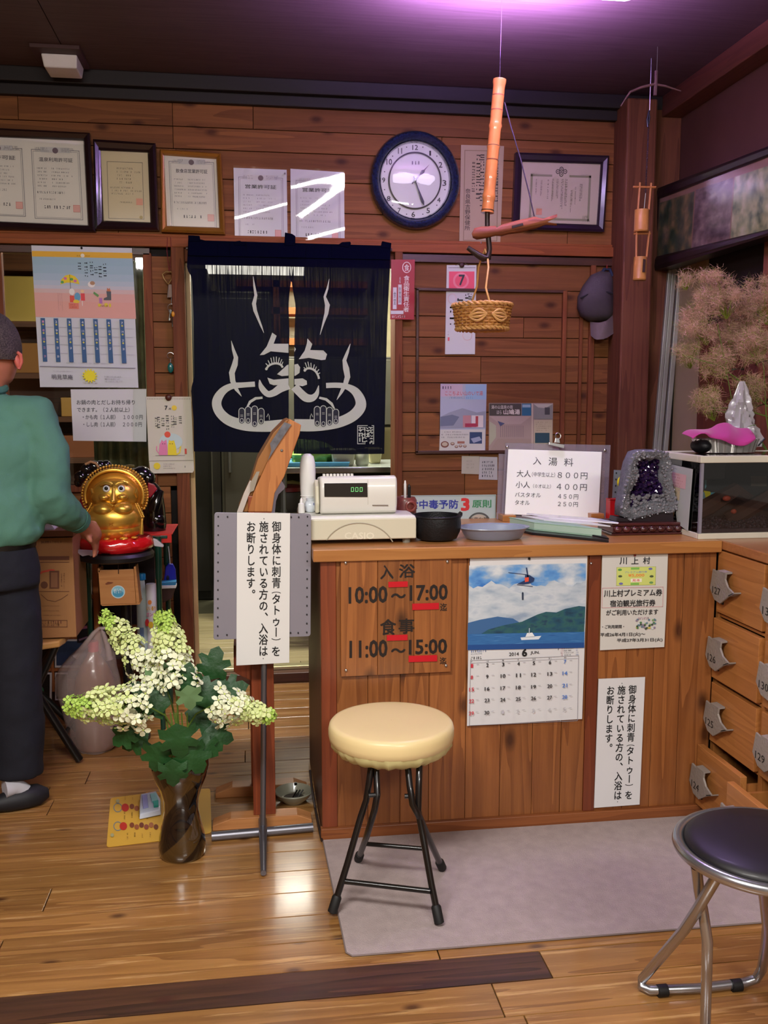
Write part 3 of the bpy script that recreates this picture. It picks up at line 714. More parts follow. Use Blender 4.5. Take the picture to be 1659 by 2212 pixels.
S.scrib(322, 616, 382, 640, 1, '#707074', 3, gap=0, fill=.9); S.done(t)
S.k = 0
b = MB(); n = 60; pts = [S.P(343+166*cos(2*pi*i/n), 742+180*sin(2*pi*i/n), .004) for i in range(n)]; b.tube(pts, .0035, 6, closed=True); b.build('dial_ring', M('ring_grey', (110, 108, 112), .3, .8), t, smooth=True)
def hand(name, tip, w_, bulge, h):
    c = Vector(fc); d = Vector(tip)-c; L_ = d.length; d.normalize(); q = Vector((-d.y, d.x))
    o = [c-d*28+q*3, c-d*28-q*3, c+d*L_*.35-q*w_, c+d*L_*bulge-q*w_*2.6, c+d*L_*(bulge+.1)-q*w_*.8, c+d*L_, c+d*L_*(bulge+.1)+q*w_*.8, c+d*L_*bulge+q*w_*2.6, c+d*L_*.35+q*w_]
    b = MB(); b.prism([S.P(p.x, p.y, h) for p in o], (0, -.001, 0)); b.build(name, M('clock_hand', (20, 20, 22), .3, .5), t)
hand('hour_hand', (437, 638), 4.5, .55, .006); hand('minute_hand', (402, 905), 3.5, .85, .009)
part('hub', m_chrome, t, lambda b: b.ball(S.P(fc[0], fc[1], .011), .008, 12, 8), smooth=True)
part('pane', m_pane, t, lambda b: lc(b, [(.795, .028), (.6, .034), (.3, .037), (.001, .038)]), smooth=True)

# ---- red hygiene placard
S = wallsheet(YW-.043, cAC, org=(50, 70))
t = thing('red_placard', 'crimson hygiene officer placard with white lettering beside the curtain', 'sign', S.P(45, 478))
S.plate([(48, 66), (211, 66), (205, 480), (42, 478)], .006, 'board', M('placard_red', (158, 10, 38), .35), t)
S.sv = -.01; Wt = '#f0e4e4'
S.ring(155, 120, 28, 36, 5, Wt); S.text('食', 138, 98, 173, 145, Wt, .01)
S.vtext('食品衛生責任者', 155, 175, 428, 42, Wt, .015)
S.rect(98, 238, 122, 376, '#d8d4dc'); S.vtext('飲食施設', 110, 255, 365, 18, '#403840'); S.rect(62, 258, 88, 408, '#dcd8e0'); S.vtext('食堂', 75, 285, 380, 18, '#403840')
S.rect(48, 418, 136, 442, '#dcd8e0'); S.vtext('氏名', 110, 185, 230, 12, Wt); S.scrib(58, 448, 190, 470, 1, Wt, 4, gap=0, fill=.7); S.done(t)

# ---- strip calendar
S = wallsheet(YW-.008, cAC, org=(430, 110))
t = thing('strip_calendar', 'narrow white hanging calendar with pink square and brushed seven', 'calendar', S.P(420, 718))
S.plate([(431, 104), (636, 104), (625, 718), (419, 718)], .004, 'paper', m_paper, t)
S.sv = -.012
S.rect(447, 148, 622, 278, '#e85a70'); S.ring(530, 212, 48, 50, 14, '#f08a98'); S.text('7', 515, 170, 556, 245, '#2a3034', .03)
for i in range(20): S.ell(447+i*9.3, 122, 2.5, 5, '#55504e', 6)
S.scrib(560, 300, 605, 370, 2, '#26282a', 5, vert=True, gap=0, fill=1); S.scrib(505, 330, 545, 560, 1, '#26282a', 6, vert=True, gap=0, fill=1); S.scrib(455, 390, 495, 560, 1, '#26282a', 7, vert=True, gap=0, fill=1)
S.ring(470, 335, 28, 32, 2, '#e8b8b4'); S.ring(578, 588, 32, 34, 2, '#eab0ae'); S.scrib(440, 550, 452, 600, 1, '#4a4a4a', 8, vert=True); S.rect(443, 602, 455, 626, '#e0606a'); S.done(t)
part('hanger', M('hanger_dark', (60, 30, 30), .5), t, lambda b: b.ball(S.P(533, 104, .006), (.012, .004, .012), 12, 8), smooth=True)
part('wire', m_tin, t, lambda b: b.tube([S.P(490, 108, .003), S.P(520, 90, .006), S.P(548, 90, .006), S.P(580, 108, .003)], .001, 5))

# ---- posters and slips inside the recessed panel
S = wallsheet(YW-.006, cAC, org=(388, 922))
t = thing('poster', 'pale blue bath poster with red headline on the wooden panel', 'poster', S.P(383, 1390))
S.plate([(388, 922), (706, 924), (696, 1390), (382, 1390)], .002, 'paper', M('poster_pale', (176, 182, 200), .5, var=.03), t)
S.sv = -.012
S.rect(390, 926, 540, 1010, '#c8b4c4'); S.rect(560, 926, 703, 1030, '#9ab8d8'); S.scrib(400, 935, 490, 962, 1, '#38384a', 3, gap=0, fill=.7)
S.text('ここちよい山のいで湯', 420, 972, 680, 1003, '#c85a58', .01); S.scrib(450, 1008, 650, 1028, 1, '#6a90b8', 5, gap=0, fill=.6)
S.poly([(390, 1150), (450, 1120), (540, 1090), (640, 1120), (700, 1110), (700, 1225), (388, 1230)], '#989cac'); S.poly([(390, 1150), (470, 1135), (520, 1150), (480, 1210), (390, 1215)], '#70788c')
S.rect(545, 1140, 600, 1222, '#c0888c'); S.rect(605, 1140, 685, 1222, '#e0d4d4'); S.rect(632, 1145, 650, 1218, '#b04048'); S.rect(560, 1195, 640, 1220, '#a83050')
S.poly([(388, 1238), (700, 1236), (696, 1388), (384, 1388)], '#d2d0c8'); S.scrib(400, 1245, 585, 1300, 3, '#686860', 9, gap=.1); S.rect(592, 1255, 678, 1335, '#34486c'); S.poly([(600, 1300), (660, 1285), (676, 1310), (620, 1330)], '#a0a8c0')
for x, y, r in ((422, 1340, 28), (475, 1335, 14), (502, 1355, 12), (530, 1350, 12), (560, 1352, 12)): S.ell(x, y, r, r*.8, '#7c4c3c'); S.ell(x, y-2, r*.7, r*.5, '#c8b8a0')
S.rect(508, 1318, 558, 1334, '#a87060'); S.done(t)
S = wallsheet(YW-.006, cAC, org=(722, 1055))
t = thing('poster', 'beige landscape poster with white brushed lettering, mostly behind the price board', 'poster', S.P(722, 1385))
S.plate([(722, 1055), (1164, 1055), (1158, 1390), (720, 1388)], .002, 'paper', M('poster_beige', (172, 152, 138), .5, var=.04), t)
S.rect(724, 1058, 945, 1142, '#4c463e'); S.text('湯の山温泉の宿', 738, 1070, 885, 1095, '#d8d0c4', .01); S.text('山鳩湯', 822, 1098, 935, 1134, '#f0e6da', .03); S.text('ほら', 775, 1105, 808, 1132, '#d8d0c4', .01)
S.rect(948, 1058, 1013, 1142, '#2c6a88'); S.rect(952, 1065, 1008, 1085, '#9ab8c8')
S.poly([(724, 1146), (1012, 1146), (940, 1200), (800, 1200)], '#b8a498'); S.poly([(724, 1180), (770, 1210), (770, 1290), (724, 1350)], '#b4b498')
for i in range(12): S.rect(800+i*14, 1210, 804+i*14, 1290, '#8c7a78')
S.poly([(780, 1178), (830, 1195), (800, 1215)], '#4c5474'); S.poly([(724, 1385), (780, 1300), (1010, 1300), (1010, 1385)], '#a89484')
S.rect(1016, 1058, 1022, 1385, '#d6c8b0'); S.rect(1030, 1062, 1160, 1165, '#8c8c84'); S.poly([(1030, 1062), (1160, 1062), (1110, 1090), (1060, 1085)], '#c0bcb0'); S.rect(1105, 1085, 1140, 1135, '#484848')
S.rect(1030, 1172, 1158, 1388, '#c0b494'); S.rect(1038, 1260, 1138, 1330, '#2c4c54'); S.scrib(1045, 1180, 1150, 1250, 5, '#908468', 7); S.done(t)
S = wallsheet(YW-.004, cH)
t = thing('note_slip', 'small plain off-white slip under the posters, left of the handwritten one', 'note', S.P(565, 712), 'note slips under the posters')
S.plate([(567, 590), (688, 592), (686, 716), (564, 712)], .001, 'paper', M('slip_paper', (186, 180, 160), .6, var=.03), t); S.scrib(600, 615, 650, 680, 3, '#a09a88', 3); S.done(t)
t = thing('note_slip', 'handwritten paper slip with five lines, half behind the price board', 'note', S.P(685, 752), 'note slips under the posters')
S = wallsheet(YW-.005, cH)
S.plate([(690, 594), (812, 598), (812, 755), (683, 752)], .001, 'paper', M('slip_paper2', (190, 188, 184), .6, var=.03), t)
S.scrib(705, 620, 812, 740, 5, '#3c3c44', 13, gap=.05, fill=.6); S.done(t)

# ---- big calendar on the window (left)
S = wallsheet(YW-.012-.02, cA, org=(225, 965))
m_calp = M('calendar_paper', (208, 210, 216), .5, var=.02)
t = thing('wall_calendar', 'large wall calendar with pastel seaside drawing and blue date bars, over the window', 'calendar', S.P(287, 1978))
S.plate([(224, 962), (945, 982), (992, 1982), (287, 1978)], .003, 'paper', m_calp, t)
S.sk = .02; S.sv = .058
def SR(x0, y0, x1, y1, c): S.rect(x0, y0, x1, y1, c)
W0, W1 = 226, 946
SR(W0, 1002, W1, 1042, '#e8b432'); S.ell(588, 1028, 14, 14, '#f4ecd8'); S.scrib(535, 1022, 575, 1040, 1, '#6a5a20', 2); S.scrib(610, 1022, 650, 1040, 1, '#6a5a20', 3)
bands = [(1042, '#9fc0cc'), (1100, '#a4c2cf'), (1160, '#aec6d4'), (1210, '#bccad6'), (1245, '#ccccd4'), (1270, '#dcc0ba'), (1300, '#e4b0a4'), (1360, '#e6ab9c'), (1475, None)]
for i in range(len(bands)-1): SR(W0, bands[i][0], W1, bands[i+1][0], bands[i][1])
for k, (x, y0, y1) in enumerate(((742, 1090, 1225), (708, 1110, 1205), (678, 1115, 1185), (648, 1080, 1205), (608, 1085, 1200), (562, 1085, 1155))): S.scrib(x-11, y0-10, x+11, y1-10, 1, '#2c3844', 80+k, vert=True, gap=0, fill=1)
# parasol, figures, boot
S.poly([(418, 1238), (425, 1205), (455, 1175), (490, 1165), (525, 1178), (548, 1205), (555, 1235), (510, 1225), (465, 1225)], '#f0d428')
for x, y, c in ((455, 1195, '#d870b0'), (500, 1200, '#58a850'), (525, 1212, '#d870b0'), (432, 1222, '#58a850')): S.ell(x, y, 12, 10, c, 10)
S.strip([(488, 1168), (490, 1330)], 3, '#504848'); S.ell(497, 1290, 20, 24, '#f2eee8'); S.rect(480, 1318, 512, 1365, '#e85848'); S.ell(535, 1325, 22, 30, '#68a8cc'); S.ell(525, 1360, 22, 14, '#f0d040')
S.ell(572, 1285, 14, 12, '#f4d0a0'); S.rect(560, 1300, 588, 1352, '#e84c50'); S.rect(565, 1352, 570, 1390, '#f2e8e0'); S.rect(470, 1370, 540, 1412, '#e8806c'); S.scrib(478, 1375, 532, 1408, 2, '#a84030', 8, gap=0)
S.ell(640, 1235, 26, 22, '#f4efe8'); S.ell(648, 1225, 18, 14, '#b8906c'); S.poly([(655, 1285), (690, 1310), (682, 1325), (650, 1300)], '#68a058'); S.rect(690, 1330, 712, 1370, '#b878b8')
S.ell(690, 1382, 12, 12, '#e8d040'); S.ell(738, 1380, 14, 14, '#e8d040'); S.ell(765, 1382, 8, 14, '#e8d040'); S.scrib(672, 1375, 770, 1398, 1, '#6a4420', 9)
S.poly([(745, 1280), (778, 1282), (776, 1345), (722, 1345), (724, 1332), (748, 1322)], '#585c60'); S.poly([(748, 1282), (752, 1256), (762, 1266), (770, 1256), (776, 1282)], '#c87850')
S.scrib(390, 1300, 430, 1440, 3, '#a08078', 6, vert=True, gap=.1, fill=.2)
for i in range(7):
    x = 283+i*94.5
    SR(x-22, 1483+i*0, x+10, 1795, '#38608e')
    for j in range(5 if i < 2 else 4):
        S.text(str(1+i+7*j), x-12, 1500+j*62, x+2, 1516+j*62, '#e8e8f0' if i else '#d89ac0', .01)
        if j in (1, 2, 3): S.ell(x-5, 1528+(j-1)*62+25-25, 7, 7, '#d8d060', 8)
    for j in range(4): SR(x+14, 1545+j*62, x+68, 1547+j*62, '#b4b8c4')
S.scrib(430, 1795, 850, 1806, 1, '#9aa0ac', 4, gap=.3); SR(W0+15, 1826, W1-22, 1829, '#8c8c94')
S.scrib(330, 1855, 500, 1866, 1, '#b0b0b8', 5); S.text('明見草庵', 320, 1885, 470, 1920, '#3a3a40', 0)
S.ell(593, 1890, 42, 38, '#f0e428')
for k in range(14):
    a = 2*pi*k/14; S.ell(593+48*cos(a), 1890+43*sin(a), 6, 6, '#f0e428', 8)
S.scrib(540, 1935, 650, 1948, 1, '#a09020', 6, gap=0); S.scrib(700, 1885, 870, 1935, 3, '#9a9aa2', 7, gap=.1); S.done(t)
part('tear_strip', m_calp, t, lambda b: b.hexa([S.P(W0+10, 1832, 0), S.P(W1-28, 1832, 0), S.P(W1-28, 1830, 0), S.P(W0+10, 1830, 0), S.P(W0+10, 1832, .006), S.P(W1-28, 1832, .006), S.P(W1-28, 1829, .003), S.P(W0+10, 1829, .003)]))
part('drawing_pin', m_black, t, lambda b: b.ball(S.P(585, 975, .004), .005, 8, 6))

# ---- takeaway notice
S = wallsheet(YW-.035, cE)
t = thing('paper_notice', 'white takeaway meat price notice stuck to the window below the big calendar', 'notice', S.P(570, 548))
S.plate([(550, 148), (1140, 145), (1140, 556), (570, 548)], .002, 'paper', m_paper, t)
T_ = '#3a3a42'
S.text('お鍋の肉とだしお持ち帰り', 597, 230, 1050, 268, T_, .015); S.text('できます。（２人前以上）', 600, 288, 1010, 326, T_, .015)
S.text('・かも肉（１人前）　１０００円', 645, 345, 1112, 383, T_, .015); S.text('・しし肉（１人前）　２０００円', 650, 402, 1105, 440, T_, .015); S.done(t)
b = MB(); b.prism([S.P(1040, 140, .003), S.P(1190, 140, .003), S.P(1190, 600, .003), S.P(1040, 600, .003)], (0, -.001, 0)); b.build('clear_sleeve', m_pane, t)

# ---- small cat calendar
S = wallsheet(YW-.045, cE, org=(1138, 205))
t = thing('small_calendar', 'small cream calendar with pink and yellow cats on the narrow pier', 'calendar', S.P(1165, 803))
S.plate([(1138, 205), (1487, 205), (1500, 500), (1511, 780), (1500, 797), (1172, 804), (1160, 700), (1148, 450)], .005, 'paper', M('cream_paper', (214, 210, 190), .6, var=.02), t)
S.sv = .035
for i in range(26): S.ell(1150+i*13, 222, 3, 5, '#8c867a', 6)
S.text('7', 1280, 275, 1303, 308, '#2c2c2c', .04); S.text('月', 1310, 293, 1328, 308, '#3c3c3c', .01); S.ell(1355, 292, 20, 20, '#ecd040')
for k, (x, y0, y1) in enumerate(((1400, 355, 430), (1360, 365, 440), (1340, 350, 450), (1300, 350, 440), (1265, 370, 430), (1230, 360, 440), (1215, 365, 440))): S.scrib(x-14, y0, x+10, y1+20, 1, '#5c5c58', 90+k, vert=True, gap=0, fill=.9)
S.ell(1320, 555, 90, 65, '#c8dcd8'); S.ell(1295, 500, 24, 24, '#e8583c')
S.poly([(1222, 660), (1230, 580), (1250, 540), (1262, 555), (1285, 538), (1292, 600), (1290, 660)], '#e888b0'); S.poly([(1292, 660), (1296, 580), (1305, 540), (1320, 550), (1345, 545), (1358, 600), (1362, 660)], '#f0dc30')
S.strip([(1222, 645), (1205, 620), (1208, 590)], 7, '#e888b0'); S.strip([(1360, 655), (1385, 640), (1395, 590)], 9, '#f0dc30')
for x in (1255, 1272, 1312, 1330): S.ell(x, 572, 3, 4, '#2c2c2c', 8)
S.strip([(1195, 664), (1425, 662)], 3, '#8c8a80'); S.rect(1425, 610, 1440, 650, '#d85040')
S.strip([(1142, 705), (1490, 700)], 3, '#a49e90'); S.ell(1205, 745, 26, 26, '#ecd430'); S.scrib(1255, 722, 1350, 770, 3, '#8a8880', 6, gap=.1); S.scrib(1385, 735, 1440, 765, 1, '#8a8880', 8); S.done(t)
part('hook', M('hook_brown', (80, 36, 26), .4), t, lambda b: b.ball(wallsheet(YW-.05, cE).P(1312, 212), (.014, .008, .014), 12, 8), smooth=True)
part('hanger_wire', m_tin, t, lambda b: b.tube([wallsheet(YW-.05, cE).P(x, y) for x, y in ((1285, 212), (1295, 196), (1330, 196), (1345, 210))], .0012, 5))

# ---- things hanging from nails on the narrow pier
def hang(name, label, cat, y, crop, pts, col, r=.0015, grp='trinkets hanging on the pier'):
    q = [tY(crop, a, b_, YW-y) for a, b_ in pts]
    t = thing(name, label, cat, q[-1], grp); part('cord', M('cord_'+name, col, .6), t, lambda b: b.tube(q, r, 6)); return t
t = hang('bottle_opener', 'brass bottle opener with wooden tag on a dark red cord', 'opener', .03, cA, [(1200, 905), (1196, 1000), (1212, 1150)], (110, 20, 30))
part('loop', M('brass', (170, 140, 90), .35, .8), t, lambda b: b.tube([tY(cA, x, y, YW-.03) for x, y in ((1200, 1235), (1175, 1200), (1165, 1170), (1190, 1152), (1225, 1152), (1238, 1175), (1228, 1205), (1205, 1240))], .003, 8, closed=True), smooth=True)
part('wooden_tag', WOOD('tag_wood', (70, 44, 30), (130, 92, 62), 'Z', knots=0), t, lambda b: b.prism([tY(cA, x, y, YW-.03) for x, y in ((1205, 1240), (1230, 1240), (1265, 1330), (1195, 1340))], (0, .008, 0)), bevel=.002)
part('cord', M('cord_2', (110, 20, 30), .6), t, lambda b: b.tube([tY(cA, x, y, YW-.03) for x, y in ((1222, 905), (1228, 1000), (1216, 1150))], .0015, 6))
t = hang('key_bunch', 'bunch of small keys with an orange fob below the bottle opener', 'keys', .03, cA, [(1228, 1335), (1228, 1385)], (120, 116, 110))
part('key_ring', m_tin, t, lambda b: b.tube([tY(cA, 1228+26*cos(a*pi/8), 1408+26*sin(a*pi/8), YW-.03) for a in range(16)], .0012, 6, closed=True))
for k, (x, y, x2, y2) in enumerate(((1222, 1425, 1210, 1500), (1232, 1430, 1235, 1545), (1240, 1430, 1252, 1520))):
    a, c = tY(cA, x, y, YW-.028+.003*k), tY(cA, x2, y2, YW-.028+.003*k)
    part('key', m_steel, t, lambda b: (b.tube([a, c], .0022, 6), b.ball(a+(c-a)*.12, (.007, .0015, .008), 10, 6), b.box(c.x, c.x+.006, c.y-.0015, c.y+.0015, c.z, c.z+.01)))
part('fob', M('fob_orange', (222, 150, 40), .4), t, lambda b: b.ball(tY(cA, 1240, 1455, YW-.035), (.007, .004, .012), 10, 8), smooth=True)
t = hang('pendant', 'turquoise drop pendant on a small ring, lowest on the pier', 'pendant', .03, cA, [(1222, 1775), (1222, 1800)], (150, 150, 150))
part('key_ring', m_tin, t, lambda b: b.tube([tY(cA, 1222+24*cos(a*pi/8), 1752+22*sin(a*pi/8), YW-.03) for a in range(16)], .0012, 6, closed=True))
part('stone', M('turquoise', (20, 98, 92), .2, coat=.6), t, lambda b: b.ball(tY(cA, 1222, 1840, YW-.03), (.0125, .006, .022), 14, 10), smooth=True)

# ---- cap on a hook
p = tY(cD, 228, 1680, YW-.07)
t = thing('baseball_cap', 'dark grey cap hanging on a hook at the corner post', 'cap', (p.x, YW-.01, tY(cD, 280, 1990, YW-.05).z))
def cap_crown(b):
    out = [(265, 1490), (330, 1500), (352, 1560), (358, 1680), (355, 1800), (330, 1850), (250, 1862), (180, 1862), (110, 1820), (88, 1760), (92, 1680), (130, 1600), (190, 1520)]
    n = len(out); c0 = Vector((235, 1690)); vs = []; fs = []; K_ = 7
    for k in range(K_):
        f = k/(K_-1); rr = cos(f*pi/2)**.6 if k < K_-1 else 0.02
        for x, y in out:
            q = c0+(Vector((x, y))-c0)*rr; vs.append(tY(cD, q.x, q.y, YW-.015-.085*sin(f*pi/2)))
    for k in range(K_-1):
        for i in range(n): fs.append((k*n+i, k*n+(i+1) % n, (k+1)*n+(i+1) % n, (k+1)*n+i))
    fs.append(tuple((K_-1)*n+i for i in range(n)))
    b.add(vs, fs)
part('crown', M('cap_cloth', (78, 70, 72), .85, var=.15, bump=.3, bs=300), t, cap_crown, smooth=True, ang=80)
def cap_bill(b):
    top = [(185, 1860), (250, 1868), (310, 1850), (358, 1800)]; bot = [(190, 1960), (225, 1990), (290, 1985), (360, 1940)]
    n = 8; vs = []
    for j in range(5):
        v = j/4
        for i in range(n+1):
            u = i/n*3; k = min(int(u), 2); f = u-k
            a = Vector(top[k])*(1-f)+Vector(top[k+1])*f; c = Vector(bot[k])*(1-f)+Vector(bot[k+1])*f; q = a*(1-v)+c*v
            vs.append(tY(cD, q.x, q.y, YW-.035-.05*sin(pi*i/n)-.02*v))
    N1 = len(vs); vs += [Vector(v)+Vector((0, .004, 0)) for v in vs[:N1]]
    fs = [(j*(n+1)+i, j*(n+1)+i+1, (j+1)*(n+1)+i+1, (j+1)*(n+1)+i) for j in range(4) for i in range(n)]
    b.add(vs, fs+[tuple(N1+i for i in f)[::-1] for f in fs])
part('bill', M('cap_cloth2', (108, 94, 92), .85, var=.1), t, cap_bill, smooth=True)
part('band', M('cap_band', (34, 32, 38), .8), t, lambda b: b.tube([tY(cD, x, y, YW-.09) for x, y in ((115, 1690), (200, 1645), (280, 1640), (345, 1655))], .004, 6))
part('strap', M('strap_navy', (30, 40, 70), .7), t, lambda b: b.tube([tY(cD, x, y, YW-.03) for x, y in ((262, 1520), (285, 1480), (325, 1480), (345, 1530))], .008, 8), smooth=True)
part('hook', M('hook_red', (120, 50, 36), .4), t, lambda b: b.tube([tY(cD, 305, 1465, YW), tY(cD, 305, 1468, YW-.04), tY(cD, 305, 1450, YW-.045)], .004, 8))
# ================================================================== NAVY DOORWAY CURTAIN
YNR = 4.13
def NAVY():
    m = bpy.data.materials.new('navy_cloth'); m.use_nodes = True; nt = m.node_tree; nt.nodes.clear(); L = nt.links
    o = N(nt, 'ShaderNodeOutputMaterial'); d = N(nt, 'ShaderNodeBsdfDiffuse'); d.inputs[0].default_value = lin((9, 11, 29))
    tr = N(nt, 'ShaderNodeBsdfTranslucent'); tr.inputs[0].default_value = lin((60, 60, 66)); tp = N(nt, 'ShaderNodeBsdfTransparent')
    m1 = N(nt, 'ShaderNodeMixShader'); m1.inputs[0].default_value = .05; m2 = N(nt, 'ShaderNodeMixShader')
    tc = N(nt, 'ShaderNodeTexCoord'); mp = N(nt, 'ShaderNodeMapping'); mp.inputs['Scale'].default_value = (160, 1, 5)
    nz = N(nt, 'ShaderNodeTexNoise', Scale=1.0, Detail=2); L.new(tc.outputs['Object'], mp.inputs[0]); L.new(mp.outputs[0], nz.inputs['Vector'])
    mr = N(nt, 'ShaderNodeMapRange'); mr.inputs[1].default_value = .35; mr.inputs[2].default_value = .7; mr.inputs[3].default_value = .0; mr.inputs[4].default_value = .026
    L.new(nz.outputs['Fac'], mr.inputs[0]); L.new(mr.outputs[0], m2.inputs[0])
    L.new(d.outputs[0], m1.inputs[1]); L.new(tr.outputs[0], m1.inputs[2]); L.new(m1.outputs[0], m2.inputs[1]); L.new(tp.outputs[0], m2.inputs[2]); L.new(m2.outputs[0], o.inputs[0])
    return m
m_navy = NAVY()
S = wallsheet(YNR, cB)
def gN(x, y): return .0018*sin(x*.021+1)*min(1, max(0, (y-600)/600)) + .0012*sin(x*.05+y*.002)
base_P = S.P
def NP(x, y, h=0.0): return base_P(x, y, h+gN(x, y))
S.P = NP
t = thing('noren_curtain', 'navy split doorway curtain with pale steaming bath face design', 'curtain', base_P(60, 2130))
def lerp(tab, y):
    if y <= tab[0][0]: return tab[0][1]
    for (a, b_), (c, d) in zip(tab, tab[1:]):
        if y <= c: return b_+(d-b_)*(y-a)/(c-a)
    return tab[-1][1]
EL = [(600, 22), (820, 12), (875, 48), (1200, 62), (1600, 66), (1690, 42), (1900, 60), (2140, 64)]
EM1 = [(600, 750), (740, 752), (872, 768), (950, 756), (1050, 749), (1250, 755), (1600, 750), (1900, 750), (2140, 748)]
EM2 = [(600, 782), (740, 782), (872, 769), (950, 782), (1050, 800), (1250, 792), (1600, 787), (1900, 789), (2140, 786)]
ER = [(600, 1490), (800, 1480), (1200, 1462), (1600, 1452), (2140, 1441)]
def top(x): return lerp([(0, 590), (110, 592), (190, 616), (430, 630), (720, 622), (800, 630), (1100, 642), (1420, 640), (1500, 628)], x)
def bot(x): return lerp([(0, 2128), (700, 2140), (800, 2146), (1200, 2150), (1500, 2146)], x)
def panel(A, B, name):
    b = MB(); nu, nv = 30, 46; vs = []
    for j in range(nv+1):
        v = j/nv; yy = 600+(2140-600)*v
        for i in range(nu+1):
            u = i/nu; x = lerp(A, yy)*(1-u)+lerp(B, yy)*u
            vs.append(NP(x, top(x)+(bot(x)-top(x))*v))
    b.add(vs, [(j*(nu+1)+i, j*(nu+1)+i+1, (j+1)*(nu+1)+i+1, (j+1)*(nu+1)+i) for j in range(nv) for i in range(nu)])
    return b.build(name, m_navy, t, smooth=True)
panel(EL, EM1, 'cloth_panel'); panel(EM2, ER, 'cloth_panel')
b = MB(); b.add([NP(748, 622, -.004), NP(786, 628, -.004), NP(784, 860, -.004), NP(770, 905, -.004), NP(755, 860, -.004)], [(0, 1, 2, 3, 4)]); b.build('gusset', m_navy, t)
part('hem', m_navy, t, lambda b: b.hexa([NP(20, 715, 0), NP(1484, 745, 0), NP(1488, 640, 0), NP(22, 598, 0), NP(20, 712, .006), NP(1484, 742, .006), NP(1488, 642, .004), NP(22, 600, .004)]), bevel=.002)
for k, pts in enumerate((((22, 565), (105, 570), (112, 610), (24, 610)), ((350, 612), (395, 605), (440, 628), (430, 640), (355, 640)), ((722, 545), (775, 556), (798, 572), (797, 640), (718, 640)),
            ((1100, 640), (1135, 615), (1195, 612), (1200, 628), (1180, 655)), ((1425, 608), (1492, 622), (1488, 660), (1415, 655)))):
    b = MB(); b.prism([base_P(x, y, .008) for x, y in pts], (0, .014, 0)); b.build('loop', m_navy, t, bevel=.002)
part('rod', m_trimd, t, lambda b: b.tube([base_P(5, 655, -.012), base_P(1500, 668, -.012)], .008, 10))
CR = '#c6cebc'
def st(pts): S.strip([(a, b_) for a, b_, _ in pts], [w_ for *_, w_ in pts], CR, .004)
st([(492, 862, 2), (500, 930, 14), (512, 1000, 22), (498, 1060, 30), (507, 1110, 26), (530, 1170, 18), (552, 1225, 13), (570, 1272, 2)])
st([(1043, 880, 2), (1030, 950, 14), (1010, 1010, 18), (1030, 1070, 36), (1022, 1130, 28), (1000, 1200, 15), (976, 1285, 3)])
st([(334, 1328, 2), (348, 1390, 20), (368, 1450, 32), (360, 1500, 42), (338, 1560, 42), (345, 1620, 38), (372, 1680, 26), (408, 1730, 3)])
st([(1195, 1350, 3), (1175, 1410, 20), (1152, 1470, 28), (1165, 1530, 44), (1175, 1590, 40), (1160, 1640, 34), (1130, 1700, 22), (1097, 1756, 3)])
def smooth_(pts, n=6):
    o = []
    for i in range(len(pts)-1):
        p0 = pts[max(i-1, 0)]; p1 = pts[i]; p2 = pts[i+1]; p3 = pts[min(i+2, len(pts)-1)]
        for k in range(n):
            u = k/n; o.append(tuple(.5*((2*b_)+(-a+c)*u+(2*a-5*b_+4*c-d)*u*u+(-a+3*b_-3*c+d)*u**3) for a, b_, c, d in zip(p0, p1, p2, p3)))
    return o+[pts[-1]]
st(smooth_([(505, 1642, 38), (420, 1648, 38), (340, 1656, 44), (278, 1688, 54), (236, 1745, 66), (230, 1800, 68), (260, 1858, 70), (325, 1908, 74), (430, 1938, 80), (560, 1948, 78), (700, 1940, 84), (748, 1938, 85)]))
st(smooth_([(790, 1938, 86), (900, 1940, 88), (1010, 1936, 80), (1120, 1916, 76), (1212, 1872, 78), (1264, 1815, 80), (1268, 1760, 74), (1232, 1697, 60), (1170, 1660, 42), (1100, 1650, 38), (1020, 1652, 38)]))
def pl(p): S.poly(p, CR, .0042)
pl([(630, 1270), (662, 1292), (640, 1350), (748, 1350), (748, 1416), (620, 1405), (570, 1430), (540, 1432), (590, 1370), (615, 1310)])
pl([(791, 1372), (802, 1388), (791, 1410)])
pl([(885, 1312), (920, 1352), (905, 1395), (1000, 1398), (1027, 1425), (1015, 1465), (985, 1468), (895, 1452), (822, 1462), (865, 1400), (880, 1350)])
pl([(665, 1570), (715, 1525), (735, 1505), (748, 1500), (748, 1580), (700, 1584)]); pl([(595, 1595), (640, 1610), (748, 1600), (748, 1646), (640, 1650), (612, 1640)])
st(smooth_([(538, 1610, 6), (552, 1665, 38), (595, 1712, 44), (640, 1705, 50), (690, 1672, 60), (747, 1645, 70)]))
pl([(791, 1500), (815, 1495), (832, 1520), (828, 1560), (800, 1580), (791, 1582)]); pl([(791, 1605), (850, 1600), (880, 1618), (882, 1645), (850, 1657), (791, 1646)])
st(smooth_([(791, 1660, 60), (830, 1702, 58), (875, 1740, 60), (920, 1742, 50), (952, 1710, 32), (966, 1652, 5)]))
